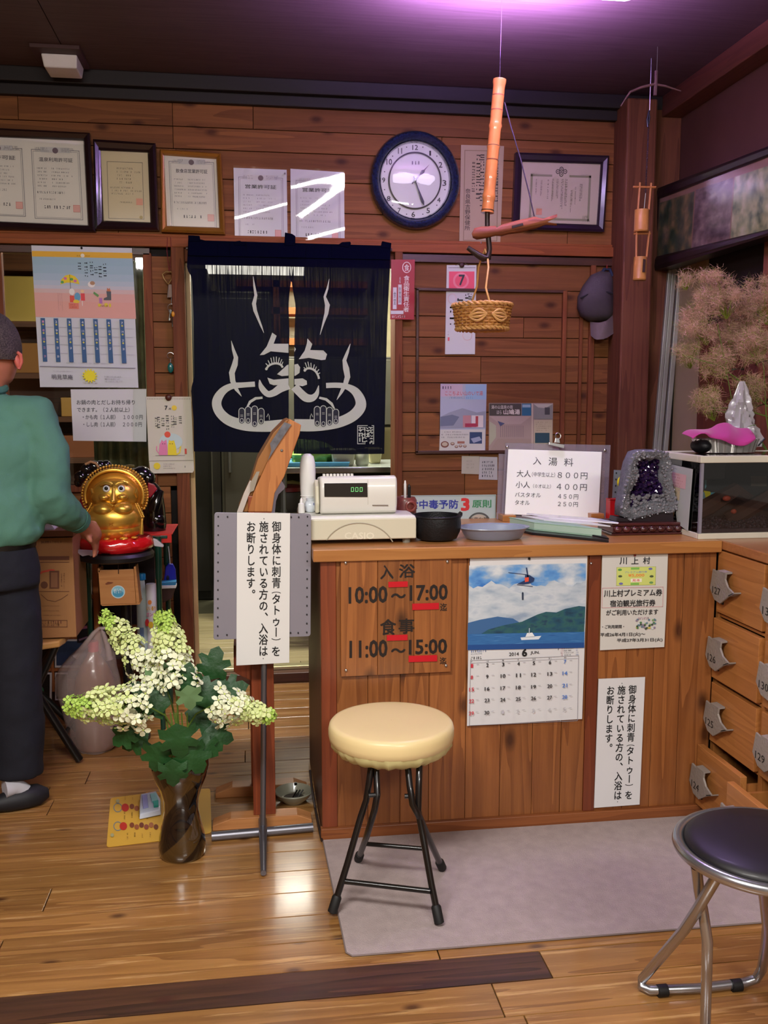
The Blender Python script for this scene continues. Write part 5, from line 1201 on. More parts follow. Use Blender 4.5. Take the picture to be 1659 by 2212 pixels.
slab('sheet', M('pamphlet_white', (216, 214, 220), .25, coat=.5), t, 1130, 1112, 1590, 1158, .13, .0350, .0395); slab('sheet', M('pamphlet_white', (216, 214, 220)), t, 1160, 1105, 1640, 1146, .13, .0396, .0440, shear=.004)
slab('print_band', INK('#a8b8d8'), t, 1585, 1135, 1640, 1144, .1, .0441, .0446)
# hygiene board behind
S = wallsheet(3.235, cH, org=(235, 862)); zb_ = ZT
t = thing('hygiene_board', 'white food poisoning prevention board with blue red and green letters behind the pot', 'sign', S.P(235, 1035))
S.plate([(150, 864), (803, 857), (797, 1052), (150, 1060)], .006, 'board', M('board_pale', (170, 184, 186), .45, var=.02), t); S.sk = -.008
S.text('食中毒予防', 200, 893, 542, 956, '#2a3490', .04); S.text('3', 560, 882, 620, 972, '#c42c30', .06); S.text('原則', 638, 896, 770, 950, '#3c8458', .04)
S.ring(685, 1050, 72, 62, 12, '#4c4c4c'); S.ell(685, 1050, 62, 54, '#b0a498'); S.text('有害な菌', 615, 1015, 745, 1040, '#4c3c38', .02); S.frame(150, 866, 800, 1050, 4, '#8c9c98'); S.done(t)
# price board on acrylic easel
Yp = 3.17; nrm = Vector((0, -cos(radians(9)), sin(radians(9))))
zb0 = tY(cH, 1100, 1030, Yp)
def pb(off): return Sheet(Vector((0, Yp+off, zb0.z)), nrm, cH)
S = pb(0)
t = thing('price_board', 'white bath fee price board on a grey acrylic easel with metal clip', 'sign', S.P(865, 1040))
m_acr = M('acrylic_grey', (150, 140, 158), .2, alpha=.42, coat=.5, var=.03)
for o, pts in ((.012, [(868, 500), (1592, 515), (1566, 1058), (838, 1040)]), (.03, [(822, 575), (1500, 590), (1480, 1050), (806, 1038)])):
    Sx = pb(o); m = MB(); m.prism([Sx.P(x, y) for x, y in pts], nrm*-.003); m.build('acrylic_plate', m_acr, t)
S.plate([(887, 543), (1532, 562), (1508, 1020), (863, 990)], .002, 'price_sheet', M('price_paper', (248, 248, 249), .4, var=.01), t)
S.sk = .028; S.sv = -.05; S.org = (887, 543); K = '#4a4a50'
for a in (('入', 1062, 592, 1118, 645, .0), ('湯', 1168, 592, 1228, 648, 0), ('料', 1275, 594, 1338, 650, 0), ('大人', 953, 685, 1050, 733, 0), ('（中学生以上）', 1058, 695, 1218, 728, 0), ('８００円', 1235, 690, 1440, 735, 0),
          ('小人', 950, 763, 1048, 808, 0), ('（０才以上）', 1070, 778, 1192, 806, 0), ('４００円', 1232, 770, 1440, 815, 0), ('バスタオル', 948, 838, 1126, 870, 0), ('４５０円', 1245, 842, 1384, 876, 0), ('タオル', 950, 892, 1052, 924, 0), ('２５０円', 1246, 895, 1384, 928, 0)):
    S.text(a[0], a[1], a[2], a[3], a[4], K, .004)
S.done(t, 'lettering'); S.sk = S.sv = 0
for x, y in ((876, 530), (1548, 552)): part('screw', m_tin, t, lambda b: b.ball(S.P(x, y, .006), (.006, .005, .006), 12, 8), smooth=True)
part('clip', m_tin, t, lambda b: (b.prism([S.P(x, y, .004) for x, y in ((1160, 498), (1265, 515), (1262, 540), (1156, 515))], nrm*.012), b.prism([S.P(x, y, .01) for x, y in ((1198, 500), (1204, 468), (1230, 470), (1236, 505))], nrm*.004)), bevel=.001)
part('clip_ring', m_tin, t, lambda b: b.tube([S.P(1222+18*cos(a*pi/8), 455+20*sin(a*pi/8), .012) for a in range(16)], .0022, 6, closed=True), smooth=True)
for xa, xb in ((843, 935), (1450, 1540)):
    a = tY(cH, xa, 1040, Yp-.02).x; c2 = tY(cH, xb, 1040, Yp-.02).x; part('wooden_foot', m_ctop, t, lambda b: b.box(a, c2, Yp-.03, Yp+.06, ZT, ZT+.022), bevel=.002)
# red card and hole-punched sheet beyond the geode
S = wallsheet(3.12, cI)
t = thing('red_box', 'bright red small box between the price board and the geode', 'box', S.P(110, 1950))
a, c2 = S.P(112, 1810), S.P(200, 1965)
part('box', M('box_red', (176, 14, 24), .4), t, lambda b: b.box(a.x, c2.x, 3.10, 3.14, ZT, a.z), bevel=.002); part('lid', M('box_red2', (150, 12, 22), .4), t, lambda b: b.box(a.x-.001, c2.x+.001, 3.099, 3.141, a.z, a.z+.005), bevel=.001)
S = wallsheet(3.2, cI)
t = thing('punched_panel', 'grey perforated metal panel with yellow round magnet behind the geode', 'panel', S.P(140, 1850))
S.plate([(155, 1592), (260, 1597), (250, 1990), (132, 1985)], .003, 'panel', M('panel_grey', (128, 134, 146), .4, .3), t)
for i in range(8): S.ell(172-i*2.5, 1615+i*46, 6, 8, '#20242c', 8)
S.ell(215, 1617, 6, 8, '#20242c', 8); S.done(t, 'holes')
part('magnet', M('magnet_yellow', (222, 206, 40), .35), t, lambda b: b.ball(S.P(222, 1680, .006), (.026, .012, .026), 20, 12), smooth=True)
part('paper', m_paper, t, lambda b: b.prism([S.P(x, y, .003) for x, y in ((185, 1690), (250, 1692), (245, 1900), (178, 1900))], (0, .001, 0)))
# ================================================================== GEODE
Yg = 2.79
t = thing('amethyst_geode', 'standing amethyst geode with dark purple hollow and grey crystal rim', 'geode', tY(cI, 400, 1960, Yg))
outer = [(300, 1465), (345, 1452), (420, 1446), (490, 1450), (540, 1475), (562, 1525), (570, 1600), (582, 1700), (600, 1790), (608, 1860), (580, 1895), (480, 1905), (380, 1930), (260, 1950), (205, 1925), (208, 1850), (228, 1740), (245, 1640), (262, 1540)]
inner = [(330, 1520), (370, 1500), (430, 1510), (470, 1495), (512, 1515), (500, 1580), (500, 1640), (520, 1720), (535, 1800), (545, 1840), (470, 1830), (400, 1830), (330, 1870), (270, 1870), (262, 1790), (280, 1720), (320, 1670), (330, 1600), (318, 1560)]
S = wallsheet(Yg, cI)
def shell(b):
    n = len(outer); rings = [[S.P(x, y, -.09) for x, y in [(410+(a-410)*.6, 1720+(c-1720)*.7) for a, c in outer]], [S.P(x, y, -.05) for x, y in outer], [S.P(x, y, .0) for x, y in outer], [S.P((x*.85+a*.15), (y*.85+c*.15), .010) for (x, y), (a, c) in zip(outer, inner)], [S.P(a, c, .002) for a, c in inner], [S.P(410+(a-410)*.8, 1700+(c-1700)*.8, -.045) for a, c in inner]]
    vs = [p+Vector([random.uniform(-.003, .003) for _ in range(3)]) for r in rings for p in r]
    fs = [(j*n+i, j*n+(i+1) % n, (j+1)*n+(i+1) % n, (j+1)*n+i) for j in range(len(rings)-1) for i in range(n)]
    fs += [tuple(range(n))[::-1], tuple(range((len(rings)-1)*n, len(rings)*n))]
    b.add(vs, fs)
part('stone_shell', M('geode_stone', (98, 100, 108), .7, var=.3, vs=60, bump=1, bs=150), t, shell, smooth=True, ang=60)
def inside(px_, py_, poly):
    r = False; j = len(poly)-1
    for i in range(len(poly)):
        xi, yi = poly[i]; xj, yj = poly[j]
        if (yi > py_) != (yj > py_) and px_ < (xj-xi)*(py_-yi)/(yj-yi)+xi: r = not r
        j = i
    return r
def crystals(b, test, n, h0, rr, seed, hl):
    r = random.Random(seed); k = 0
    while k < n:
        x, y = r.uniform(200, 610), r.uniform(1445, 1955)
        if not test(x, y): continue
        k += 1; c = S.P(x, y, h0(x, y)); d = Vector((r.uniform(-.6, .6), -1, r.uniform(-.5, .6))).normalized(); u = d.orthogonal().normalized(); v = d.cross(u); R0 = r.uniform(*rr); L_ = r.uniform(*hl)
        ring = [c+(u*cos(a*pi/3)+v*sin(a*pi/3))*R0 for a in range(6)]; r2 = [p+d*L_ for p in ring]; tip = c+d*(L_+R0*1.1)
        b.add(ring+r2+[tip], [(i, (i+1) % 6, 6+(i+1) % 6, 6+i) for i in range(6)]+[(6+i, 6+(i+1) % 6, 12) for i in range(6)])
m_am = M('amethyst', (36, 18, 58), .12, coat=.6, var=.5, vs=25); m_am2 = M('amethyst_pale', (122, 120, 128), .3, coat=.5, var=.3, vs=40)
part('dark_crystals', m_am, t, lambda b: crystals(b, lambda x, y: inside(x, y, inner), 420, lambda x, y: -.03, (.003, .008), 3, (.004, .018)))
part('pale_crystals', m_am2, t, lambda b: crystals(b, lambda x, y: inside(x, y, outer) and not inside(x, y, inner), 420, lambda x, y: .000, (.002, .0055), 4, (.004, .010)))
part('pale_crystals', m_am2, t, lambda b: crystals(b, lambda x, y: inside(x, y, inner) and y > 1780, 70, lambda x, y: -.018, (.004, .007), 5, (.004, .014)))
m_rose = WOOD('rosewood', (44, 14, 16), (84, 32, 34), 'X', rough=.25, coat=.5, knots=0)
S = wallsheet(Yg-.02, cI)
zs0 = S.P(390, 1960).z; xa, xb = S.P(118, 2000).x, S.P(668, 2000).x; za = ZT
t = thing('wooden_stand', 'carved dark rosewood stand under the amethyst geode', 'stand', ((xa+xb)/2, Yg, ZT))
part('saddle', M('saddle_dark', (30, 16, 24), .5), t, lambda b: b.prism([S.P(x, y, -.02) for x, y in ((185, 1975), (195, 1940), (260, 1948), (380, 1928), (480, 1903), (575, 1895), (600, 1880), (612, 1975))], (0, .06, 0)), bevel=.002)
zt3 = S.P(390, 1972).z
part('top_board', m_rose, t, lambda b: b.box(xa+.008, xb-.008, Yg-.03, Yg+.10, zt3-.010, zt3), bevel=.003)
def lobes(b):
    n = 8
    for i in range(n):
        x = xa+.012+(xb-xa-.024)*(i+.5)/n; b.ball((x, Yg-.03, zt3-.020), ((xb-xa)/n*.42, .008, .010), 14, 10)
    b.box(xa+.01, xb-.01, Yg-.028, Yg+.10, zt3-.030, zt3-.011)
part('carved_band', m_rose, t, lobes, smooth=True)
part('lower_board', m_rose, t, lambda b: b.box(xa+.003, xb-.003, Yg-.036, Yg+.105, zt3-.038, zt3-.031), bevel=.002)
for s_, x in ((1, xa+.005), (-1, xb-.005)):
    for y in (Yg-.03, Yg+.08): part('leg', m_rose, t, lambda b: b.prism([(x, y, zt3-.038), (x+s_*.045, y, zt3-.038), (x+s_*.03, y, ZT+.008), (x+s_*.022, y, ZT), (x-s_*.002, y, ZT)], (0, .02, 0)), bevel=.002)
# ================================================================== AQUARIUM
tx0, tx1, ty0, ty1 = 1.346, 1.86, 2.645, 2.935; tzl, tzh = 1.112, 1.133
t = thing('aquarium', 'small glass aquarium with white rims standing on the locker top', 'aquarium', ((tx0+tx1)/2, 2.8, ZT))
m_rim = M('tank_rim', (208, 202, 186), .4)
def ringbox(b, x0, x1, y0, y1, z0, z1, w_):
    b.box(x0, x1, y0, y0+w_, z0, z1); b.box(x0, x1, y1-w_, y1, z0, z1); b.box(x0, x0+w_, y0+w_, y1-w_, z0, z1); b.box(x1-w_, x1, y0+w_, y1-w_, z0, z1)
part('base_rim', m_rim, t, lambda b: ringbox(b, tx0, tx1, ty0, ty1, ZT, ZT+.018, .012), bevel=.002)
part('top_rim', m_rim, t, lambda b: ringbox(b, tx0-.004, tx1+.004, ty0-.004, ty1+.004, tzl, tzh, .022), bevel=.002)
part('lid_glass', M('lid_dark', (50, 36, 40), .08, coat=.5), t, lambda b: b.box(tx0+.02, tx1-.02, ty0+.02, ty1-.02, tzh-.006, tzh-.002))
for nm, bx in (('pane', (tx0+.002, tx1-.002, ty0+.002, ty0+.006)), ('pane', (tx0+.002, tx0+.006, ty0+.006, ty1-.006)), ('pane', (tx1-.006, tx1-.002, ty0+.006, ty1-.006)), ('pane', (tx0+.002, tx1-.002, ty1-.006, ty1-.002))):
    part(nm, m_pane, t, lambda b: b.box(*bx, ZT+.018, tzl))
part('corner_seal', M('seal_grey', (130, 126, 140), .4), t, lambda b: b.box(tx0+.001, tx0+.010, ty0+.001, ty0+.010, ZT+.018, tzl))
part('back_board', M('tank_back', (30, 24, 22), .7, var=.3), t, lambda b: b.box(tx0+.01, tx1-.01, ty1-.012, ty1-.008, ZT+.02, tzl-.002))
def gravel(b):
    r = random.Random(2); b.box(tx0+.008, tx1-.008, ty0+.01, ty1-.014, ZT+.016, ZT+.03)
    for i in range(500): b.ball((r.uniform(tx0+.014, tx1-.014), r.uniform(ty0+.014, ty1-.02), ZT+.03+r.uniform(0, .006)), r.uniform(.003, .007), 6, 4)
tag(part('gravel', M('gravel_dark', (44, 34, 44), .5, var=.5, vs=90), t, gravel), kind='stuff')
part('filter', M('filter_black', (22, 22, 26), .4), t, lambda b: b.box(tx0+.06, tx0+.20, ty1-.07, ty1-.02, 1.04, 1.10), bevel=.004)
part('driftwood', M('driftwood', (58, 34, 24), .8, var=.3), t, lambda b: (b.tube([(tx0+.03, 2.80, ZT+.04), (tx0+.12, 2.82, ZT+.08), (tx0+.22, 2.84, ZT+.13), (tx0+.3, 2.85, ZT+.09)], [.02, .03, .025, .012], 8), b.tube([(tx0+.2, 2.84, ZT+.03), (tx0+.3, 2.8, ZT+.1), (tx0+.36, 2.8, ZT+.15)], [.03, .025, .01], 8)), smooth=True)
S = Sheet((0, ty1-.013, 0), YN, cAG)
S.poly([(770, 1150), (860, 1165), (870, 1200), (840, 1230), (862, 1290), (800, 1305), (790, 1250), (765, 1240)], '#c8bc28'); S.poly([(740, 1170), (1020, 1180), (1050, 1240), (900, 1330), (740, 1400)], '#70949a'); S.poly([(775, 950), (815, 940), (805, 1100), (785, 1130)], '#5c98a4')
S.poly([(860, 1180), (940, 1180), (920, 1230), (865, 1240)], '#50a0b0'); S.rect(1420, 950, 1640, 1090, '#50463a'); S.poly([(775, 1160), (860, 1172), (865, 1200), (838, 1232), (858, 1285), (805, 1298)], '#d4c82c'); S.done(t, 'back_picture')
part('ornament', M('ornament_red', (150, 58, 34), .6), t, lambda b: (b.ball((tx0+.16, 2.78, ZT+.11), (.014, .006, .009), 10, 8), b.ball((tx0+.175, 2.76, ZT+.07), (.01, .006, .008), 10, 8)), smooth=True)
# note paper on the left pane
S = Sheet((tx0-.0035, 0, 0), (-1, 0, 0), cAG)
t = thing('instruction_sheet', 'pastel printed care sheet stuck on the aquarium\'s left pane', 'notice', S.P(410, 1580))
S.plate([(318, 788), (616, 856), (548, 1715), (400, 1600)], .001, 'paper', M('sheet_grey', (176, 180, 178), .5, var=.02), t)
S.sv = -.08; S.sk = .24; S.org = (318, 788)
S.rect(325, 885, 540, 1080, '#d0a6a8'); S.rect(345, 1085, 470, 1250, '#c4b494'); S.scrib(340, 815, 420, 845, 1, '#6c6c70', 3, gap=0); S.scrib(345, 890, 500, 1080, 5, '#a85c60', 4, fill=.4); S.scrib(375, 1090, 470, 1560, 10, '#8a8a88', 5, fill=.3); S.done(t)
# ================================================================== POT WITH PINK CLOTH ON THE AQUARIUM
pA = tY(cAG, 830, 600, 2.80); ptz = tzh
sxl, sxr = tY(cAG, 665, 590, 2.8).x, tY(cAG, 1510, 590, 2.8).x
t = thing('foil_planter', 'ribbed silver foil planter draped in magenta cloth on the aquarium lid', 'planter', ((sxl+sxr)/2, 2.82, tzh))
fc_ = Vector(((sxl+sxr)/2+.01, 2.83, tzh)); fr = (sxr-sxl)/2; fh = tY(cAG, 1000, 440, 2.8).z-tzh
def ribbed(b):
    n = 96; vs = []; P_ = [(.92, 0.001), (.95, fh*.3), (1.0, fh*.7), (1.05, fh), (.98, fh), (.85, fh*.4)]
    for k, z in P_:
        for i in range(n):
            a = 2*pi*i/n; rr = k*(1+.035*(1 if i % 4 < 2 else -1)); vs.append(fc_+Vector((fr*rr*cos(a), fr*.55*rr*sin(a), z)))
    b.add(vs, [(j*n+i, j*n+(i+1) % n, (j+1)*n+(i+1) % n, (j+1)*n+i) for j in range(len(P_)-1) for i in range(n)])
part('ribbed_pot', M('foil', (196, 192, 186), .3, .75), t, ribbed, smooth=True, ang=30)
part('dark_end', m_iron, t, lambda b: b.ball(fc_+Vector((-fr*.85, -.01, fh*.5)), (fr*.26, .05, fh*.55), 16, 10), smooth=True)
Sp = wallsheet(2.77, cAG)
def cloth(b):
    topl = [(570, 380), (640, 318), (760, 315), (900, 322), (1000, 300), (1080, 240), (1180, 212), (1260, 225), (1330, 290), (1430, 300), (1510, 290)]
    botl = [(580, 445), (640, 400), (700, 350), (790, 372), (810, 425), (980, 440), (1080, 500), (1180, 530), (1290, 540), (1370, 500), (1470, 440)]
    n = len(topl); m_ = 8; vs = []
    for j in range(m_+1):
        v = j/m_
        for i in range(n):
            x = topl[i][0]*(1-v)+botl[i][0]*v; y = topl[i][1]*(1-v)+botl[i][1]*v
            vs.append(Sp.P(x, y, -.06+.075*sin(v*pi/2)+.006*sin(i*2.1+v*3)))
    b.add(vs, [(j*n+i, j*n+i+1, (j+1)*n+i+1, (j+1)*n+i) for j in range(m_) for i in range(n-1)])
o = part('cloth', M('magenta_cloth', (170, 40, 120), .8, var=.08, sheen=.3), t, cloth, smooth=True, ang=80); so = o.modifiers.new('s', 'SOLIDIFY'); so.thickness = .002; sb = o.modifiers.new('b', 'SUBSURF'); sb.levels = 1; sb.render_levels = 1
part('soil', M('soil', (40, 28, 22), .9), t, lambda b: b.lathe([(.001, fh*.85), (fr*.9, fh*.85)], fc_, 24, sy=.55, cap=False))
# ================================================================== SMOKE TREE BOUQUET
bq = thing('smoke_tree_bouquet', 'bouquet of wispy pinkish smoke tree plumes above the aquarium', 'flowers', (1.62, 3.02, tzh))
m_sm = M('plume_pink', (186, 146, 128), .9, var=.25, vs=20); m_sg = M('plume_green', (128, 142, 48), .8, var=.2)
def plume(cx, cy, rx, ry, Y, seed, n, gf=.12):
    c = atY(cx, cy, Y); sx = rx*Y/FPX*1.02; sz = ry*Y/FPX*1.02; sy = (sx+sz)*.45; r = random.Random(seed)
    b = MB(); ks = (b.slot(m_sm), b.slot(m_sg)); root = c+Vector((sx*.5, .02, -sz*.9))
    hubs = []
    for i in range(26):
        d = Vector((r.gauss(0, 1), r.gauss(0, 1), r.gauss(0, 1))).normalized()*r.random()**.4
        h = c+Vector((d.x*sx, d.y*sy, d.z*sz))*.8; hubs.append(h)
        mid = (root+h)/2+Vector((r.uniform(-.01, .01), 0, r.uniform(-.01, .01)))
        b.tube([root, mid, h], [.0011, .0008, .0005], 4, m=m_sg, cap=False)
    V_ = []; F1 = []; MI = []
    for i in range(n):
        h = r.choice(hubs); d = Vector((r.gauss(0, 1), r.gauss(0, 1), r.gauss(0, 1))).normalized(); L_ = r.uniform(.012, .034)
        p = h+Vector((r.gauss(0, 1), r.gauss(0, 1), r.gauss(0, 1)))*.009; bend = Vector((r.gauss(0, 1), r.gauss(0, 1), r.gauss(0, 1)))*.5
        wv = d.cross(Vector((0, 1, 0)))
        if wv.length < .1: wv = Vector((1, 0, 0))
        wv = wv.normalized()*r.uniform(.00035, .0006); k0 = len(b.v)
        for k in range(4):
            q = p+d*L_*k/3; b.v += [q-wv*(1-k*.25), q+wv*(1-k*.25)]; d = (d+bend*.35).normalized()
        mi = ks[1] if r.random() < gf else ks[0]
        for k in range(3): b.f.append([k0+2*k, k0+2*k+1, k0+2*k+3, k0+2*k+2]); b.mi.append(mi)
    tag(b.build('plume', None, bq), kind='stuff')
for i, a in enumerate(((1545, 632, 74, 62, 3.02, 5200, .08), (1640, 645, 58, 62, 3.0, 3600, .1), (1512, 700, 52, 50, 3.04, 3000, .1), (1590, 690, 60, 45, 3.1, 3000, .08), (1625, 740, 52, 48, 2.94, 3200, .16), (1552, 785, 52, 38, 3.0, 2200, .22),
          (1532, 868, 42, 48, 3.0, 2000, .3), (1482, 760, 36, 40, 3.08, 1100, .3), (1625, 838, 46, 36, 2.98, 2200, .25), (1575, 735, 50, 45, 3.1, 2400, .1), (1600, 880, 40, 30, 3.04, 1200, .3), (1690, 760, 60, 70, 3.0, 2600, .15), (1480, 605, 20, 22, 3.05, 400, .1))):
    plume(a[0], a[1], a[2], a[3], a[4], i+1, a[5], a[6])
stems = [((1665, 985), (1630, 930), (1580, 860), (1550, 700)), ((1670, 985), (1655, 900), (1650, 800), (1640, 690)), ((1668, 990), (1600, 900), (1545, 885), (1525, 870)), ((1680, 905), (1640, 895), (1590, 880), (1540, 882)), ((1680, 900), (1620, 840), (1555, 790), (1485, 770))]
m_stem = M('stem_green', (92, 120, 44), .6)
for s_ in stems: part('stem', m_stem, bq, lambda b: b.tube([atY(x, y, 2.98) for x, y in s_], [.0022, .002, .0015, .001], 6), smooth=True)
def leaf_flat(b, p, d, L_, w_, n=6, up=Vector((0, 0, 1)), fold=.2, droop=.3):
    d = d.normalized(); s_ = d.cross(up)
    if s_.length < .1: s_ = d.cross(Vector((1, 0, 0)))
    s_.normalize(); u = s_.cross(d); vs = []
    for i in range(n+1):
        f = i/n; ww = w_*sin(pi*min(1, f*.96+.04))**.7; c = p+d*L_*f-Vector((0, 0, 1))*droop*L_*f*f
        vs += [c-s_*ww+u*ww*fold, c, c+s_*ww+u*ww*fold]
    b.add(vs, [(i*3+k, i*3+k+1, (i+1)*3+k+1, (i+1)*3+k) for i in range(n) for k in (0, 1)])
m_leafd = M('smoke_leaf', (34, 62, 40), .5, var=.2)
for i, (x, y, dx, dz) in enumerate(((1605, 800, -1, .3), (1630, 790, .6, .5), (1650, 815, 1, .1), (1635, 880, 1, .6), (1600, 918, 1, .1), (1655, 870, .5, 1))):
    part('leaf', m_leafd, bq, lambda b: leaf_flat(b, atY(x, y, 3.0), Vector((dx, -.4, dz)), .055, .018), smooth=True)
part('leaf', M('leaf_bright', (84, 118, 40), .5), bq, lambda b: leaf_flat(b, tY(cAG, 1370, 275, 2.78), Vector((1, 0, .25)), .036, .007, droop=.0), smooth=True)
def wrap(b):
    apex = tY(cI, 1085, 950, 2.95); base = tzh+.012; n = 40; K_ = 22; r = random.Random(6); vs = []
    for k in range(K_+1):
        f = k/K_; z = apex.z*(1-f)+base*f; rad = .008+.058*f**.9; cx_w = apex.x+.002*f
        for i in range(n):
            a = 2*pi*i/n; q = rad*(1+.5*noise.noise(Vector((cos(a)*2.2, sin(a)*2.2, f*3)))+.10*sin(a*7+f*5)+.3*noise.noise(Vector((cos(a)*7, sin(a)*7, f*11)))); vs.append(Vector((cx_w+q*cos(a), 2.95+q*.8*sin(a), z)))
    b.add(vs, [(j*n+i, j*n+(i+1) % n, (j+1)*n+(i+1) % n, (j+1)*n+i) for j in range(K_) for i in range(n)])
m_cello = M('cellophane', (196, 190, 196), .22, coat=.6, alpha=.62, var=.05)
part('wrapper', m_cello, bq, wrap, smooth=True, ang=25)
part('tie', M('tie_dark', (26, 30, 28), .5), bq, lambda b: b.tube([tY(cAG, 1615, 430, 2.8), tY(cAG, 1560, 490, 2.8), tY(cAG, 1525, 530, 2.8)], .003, 6))

# ================================================================== HEARTH HOOK WITH WOODEN FISH
YH = 3.2
h = lambda x, y: tY(cC, x, y, YH)
jz = thing('hearth_hook', 'hanging bamboo hearth hook with wooden fish lever', 'hook', h(810, 1230))
m_bam = M('bamboo_glossy', (196, 122, 66), .25, coat=.8, var=.3, vs=11)
tp, bt = h(887, 95), h(808, 948)
def bam(b):
    pts = []; rs = []; n = 46; nodes = [0, .025, .35, .50, .72, .88, 1]
    for i in range(n+1):
        f = i/n; pts.append(tp*(1-f)+bt*f); r = .0205+.001*sin(f*60)*.3
        if any(abs(f-q) < .012 for q in nodes): r += .0022
        rs.append(r)
    b.tube(pts, rs, 24)
part('bamboo_tube', m_bam, jz, bam, smooth=True, ang=70)
for f in (.12, .23, .36, .60, .72, .86):
    c = tp*(1-f)+bt*f; part('node_ring', M('bamboo_node', (120, 60, 30), .4, coat=.4), jz, lambda b: b.tube([c+(tp-bt)*.004, c-(tp-bt)*.004], .0209, 24), smooth=True)
for f in (.002, .495, .98): 
    c = tp*(1-f)+bt*f; part('metal_band', M('band_dark', (60, 34, 22), .4), jz, lambda b: b.tube([c+(tp-bt)*.002, c-(tp-bt)*.004], .0222, 24), smooth=True)
m_rod = M('iron_rod_brown', (52, 36, 34), .4, .3, bump=.2)
part('hook_rod', m_rod, jz, lambda b: b.tube([h(808, 940), h(808, 1040), h(815, 1110), h(822, 1180), h(812, 1235), h(785, 1238), h(750, 1218), h(710, 1190), h(682, 1170)], [.0085, .0085, .009, .009, .0115, .0125, .011, .009, .008], 14), smooth=True)
m_fish = WOOD('fish_wood', (96, 46, 28), (146, 84, 50), 'X', rough=.6, spec=.2, knots=.5)
fo = [(708, 1078), (725, 1045), (765, 1035), (860, 1030), (870, 1042), (900, 1022), (1000, 995), (1110, 972), (1165, 985), (1255, 955), (1190, 1005), (1252, 1030), (1180, 1025), (1120, 1048), (1020, 1075), (940, 1085), (900, 1098), (860, 1095), (800, 1110), (740, 1120), (715, 1108)]
def fish(b):
    n = len(fo); c0 = [(940, 1050)]; rings = []
    for k, hh in ((.55, .022), (.85, .017), (1, .006), (1, -.006), (.85, -.017), (.55, -.022)):
        rings.append([tY(cC, x, 1050+(y-1050)*k-(x-940)*.0+(1-k)*(x-940)*-.16, YH-hh*(1 if x < 1170 else .4)) for x, y in fo])
    vs = [p for r in rings for p in r]; fs = [(j*n+i, j*n+(i+1) % n, (j+1)*n+(i+1) % n, (j+1)*n+i) for j in range(5) for i in range(n)]
    fs += [tuple(range(n))[::-1], tuple(range(5*n, 6*n))]; b.add(vs, fs)
part('wooden_fish', m_fish, jz, fish, smooth=True, ang=50)
part('fish_mark', M('mark_dark', (40, 26, 24), .5), jz, lambda b: b.prism([tY(cC, x, y, YH-.0245) for x, y in ((965, 1030), (1035, 1012), (1040, 1026), (968, 1046))], (0, .002, 0)))
part('cord', M('cord_dark', (58, 44, 60), .7), jz, lambda b: b.tube([h(918, 240), h(960, 400), h(1020, 600), h(1075, 820), h(1108, 970)], .0022, 8), smooth=True)
part('hanging_cord', M('cord_dark', (58, 44, 60)), jz, lambda b: b.tube([tp+Vector((0, 0, -.01)), Vector((tp.x+.004, tp.y, ZC))], .0008, 6))
# basket
bk0, bk1 = tY(cAC, 492, 370, YH), tY(cAC, 885, 385, YH); bz0 = tY(cAC, 690, 548, YH).z; bc = Vector(((bk0.x+bk1.x)/2-.002, YH+.02, bz0)); br = (bk1.x-bk0.x)/2; bh = tY(cAC, 690, 378, YH).z-bz0
bs = thing('wicker_basket', 'round golden wicker basket hanging from the hearth hook', 'basket', bc)
m_wick = M('wicker', (184, 128, 64), .55, var=.25, vs=40); m_wick2 = M('wicker_light', (206, 156, 92), .5, var=.2, vs=30)
def weave(b):
    rows, nst = 9, 36
    for j in range(rows):
        f = j/(rows-1); r0 = br*(.86+.12*f); pts = []
        for i in range(nst*3):
            a = 2*pi*i/(nst*3); q = r0+.0035*sin(a*nst/2+pi*(j % 2)); pts.append(bc+Vector((q*cos(a), q*sin(a), bh*f*.93+.004)))
        b.tube(pts, .0042, 6, closed=True)
part('weave', m_wick, bs, weave, smooth=True)
def stakes(b):
    for i in range(36):
        a = 2*pi*i/36; b.tube([bc+Vector((br*.86*cos(a), br*.86*sin(a), 0)), bc+Vector((br*.98*cos(a), br*.98*sin(a), bh))], .0025, 5)
part('stakes', m_wick, bs, stakes, smooth=True)
def braid(b, z, r0):
    for ph in (0, pi):
        b.tube([bc+Vector(((r0+.004*sin(i*.9+ph))*cos(2*pi*i/110), (r0+.004*sin(i*.9+ph))*sin(2*pi*i/110), z+.004*cos(i*.9+ph))) for i in range(110)], .0045, 6, closed=True)
part('rim', m_wick2, bs, lambda b: braid(b, bh, br), smooth=True); part('foot_braid', m_wick2, bs, lambda b: braid(b, .003, br*.87), smooth=True)
def bow(b):
    for s_ in (-1, 1):
        for k in range(4):
            q = []
            for i in range(9):
                f = i/8; a = -pi/2+s_*(.08+f*.62); z = bh*(.55)+bh*.22*sin(f*pi)*(k/1.5-1)-bh*.08*f; q.append(bc+Vector(((br*.98+.004)*cos(a), (br*.98+.004)*sin(a), z)))
            b.tube(q, [.002+.003*sin(pi*i/8) for i in range(9)], 6)
part('bow', m_wick2, bs, bow, smooth=True)
def base_(b): b.lathe([(.001, .002), (br*.85, .002), (br*.85, .005), (.001, .005)], bc, 32, cap=False)
part('base', m_wick, bs, base_)
ht = tY(cAC, 700, 8, YH)
part('handle', m_wick2, bs, lambda b: b.tube([bc+Vector((br*.05, -br*.92, bh*.9)), tY(cAC, 700, 260, YH-.06), tY(cAC, 718, 120, YH-.03), tY(cAC, 712, 45, YH), ht+Vector((-.002, .0, .006)), ht+Vector((-.01, .02, -.02)), tY(cAC, 650, 120, YH+.05), tY(cAC, 640, 250, YH+.07), bc+Vector((-br*.25, br*.9, bh*.9))], .0036, 10), smooth=True)

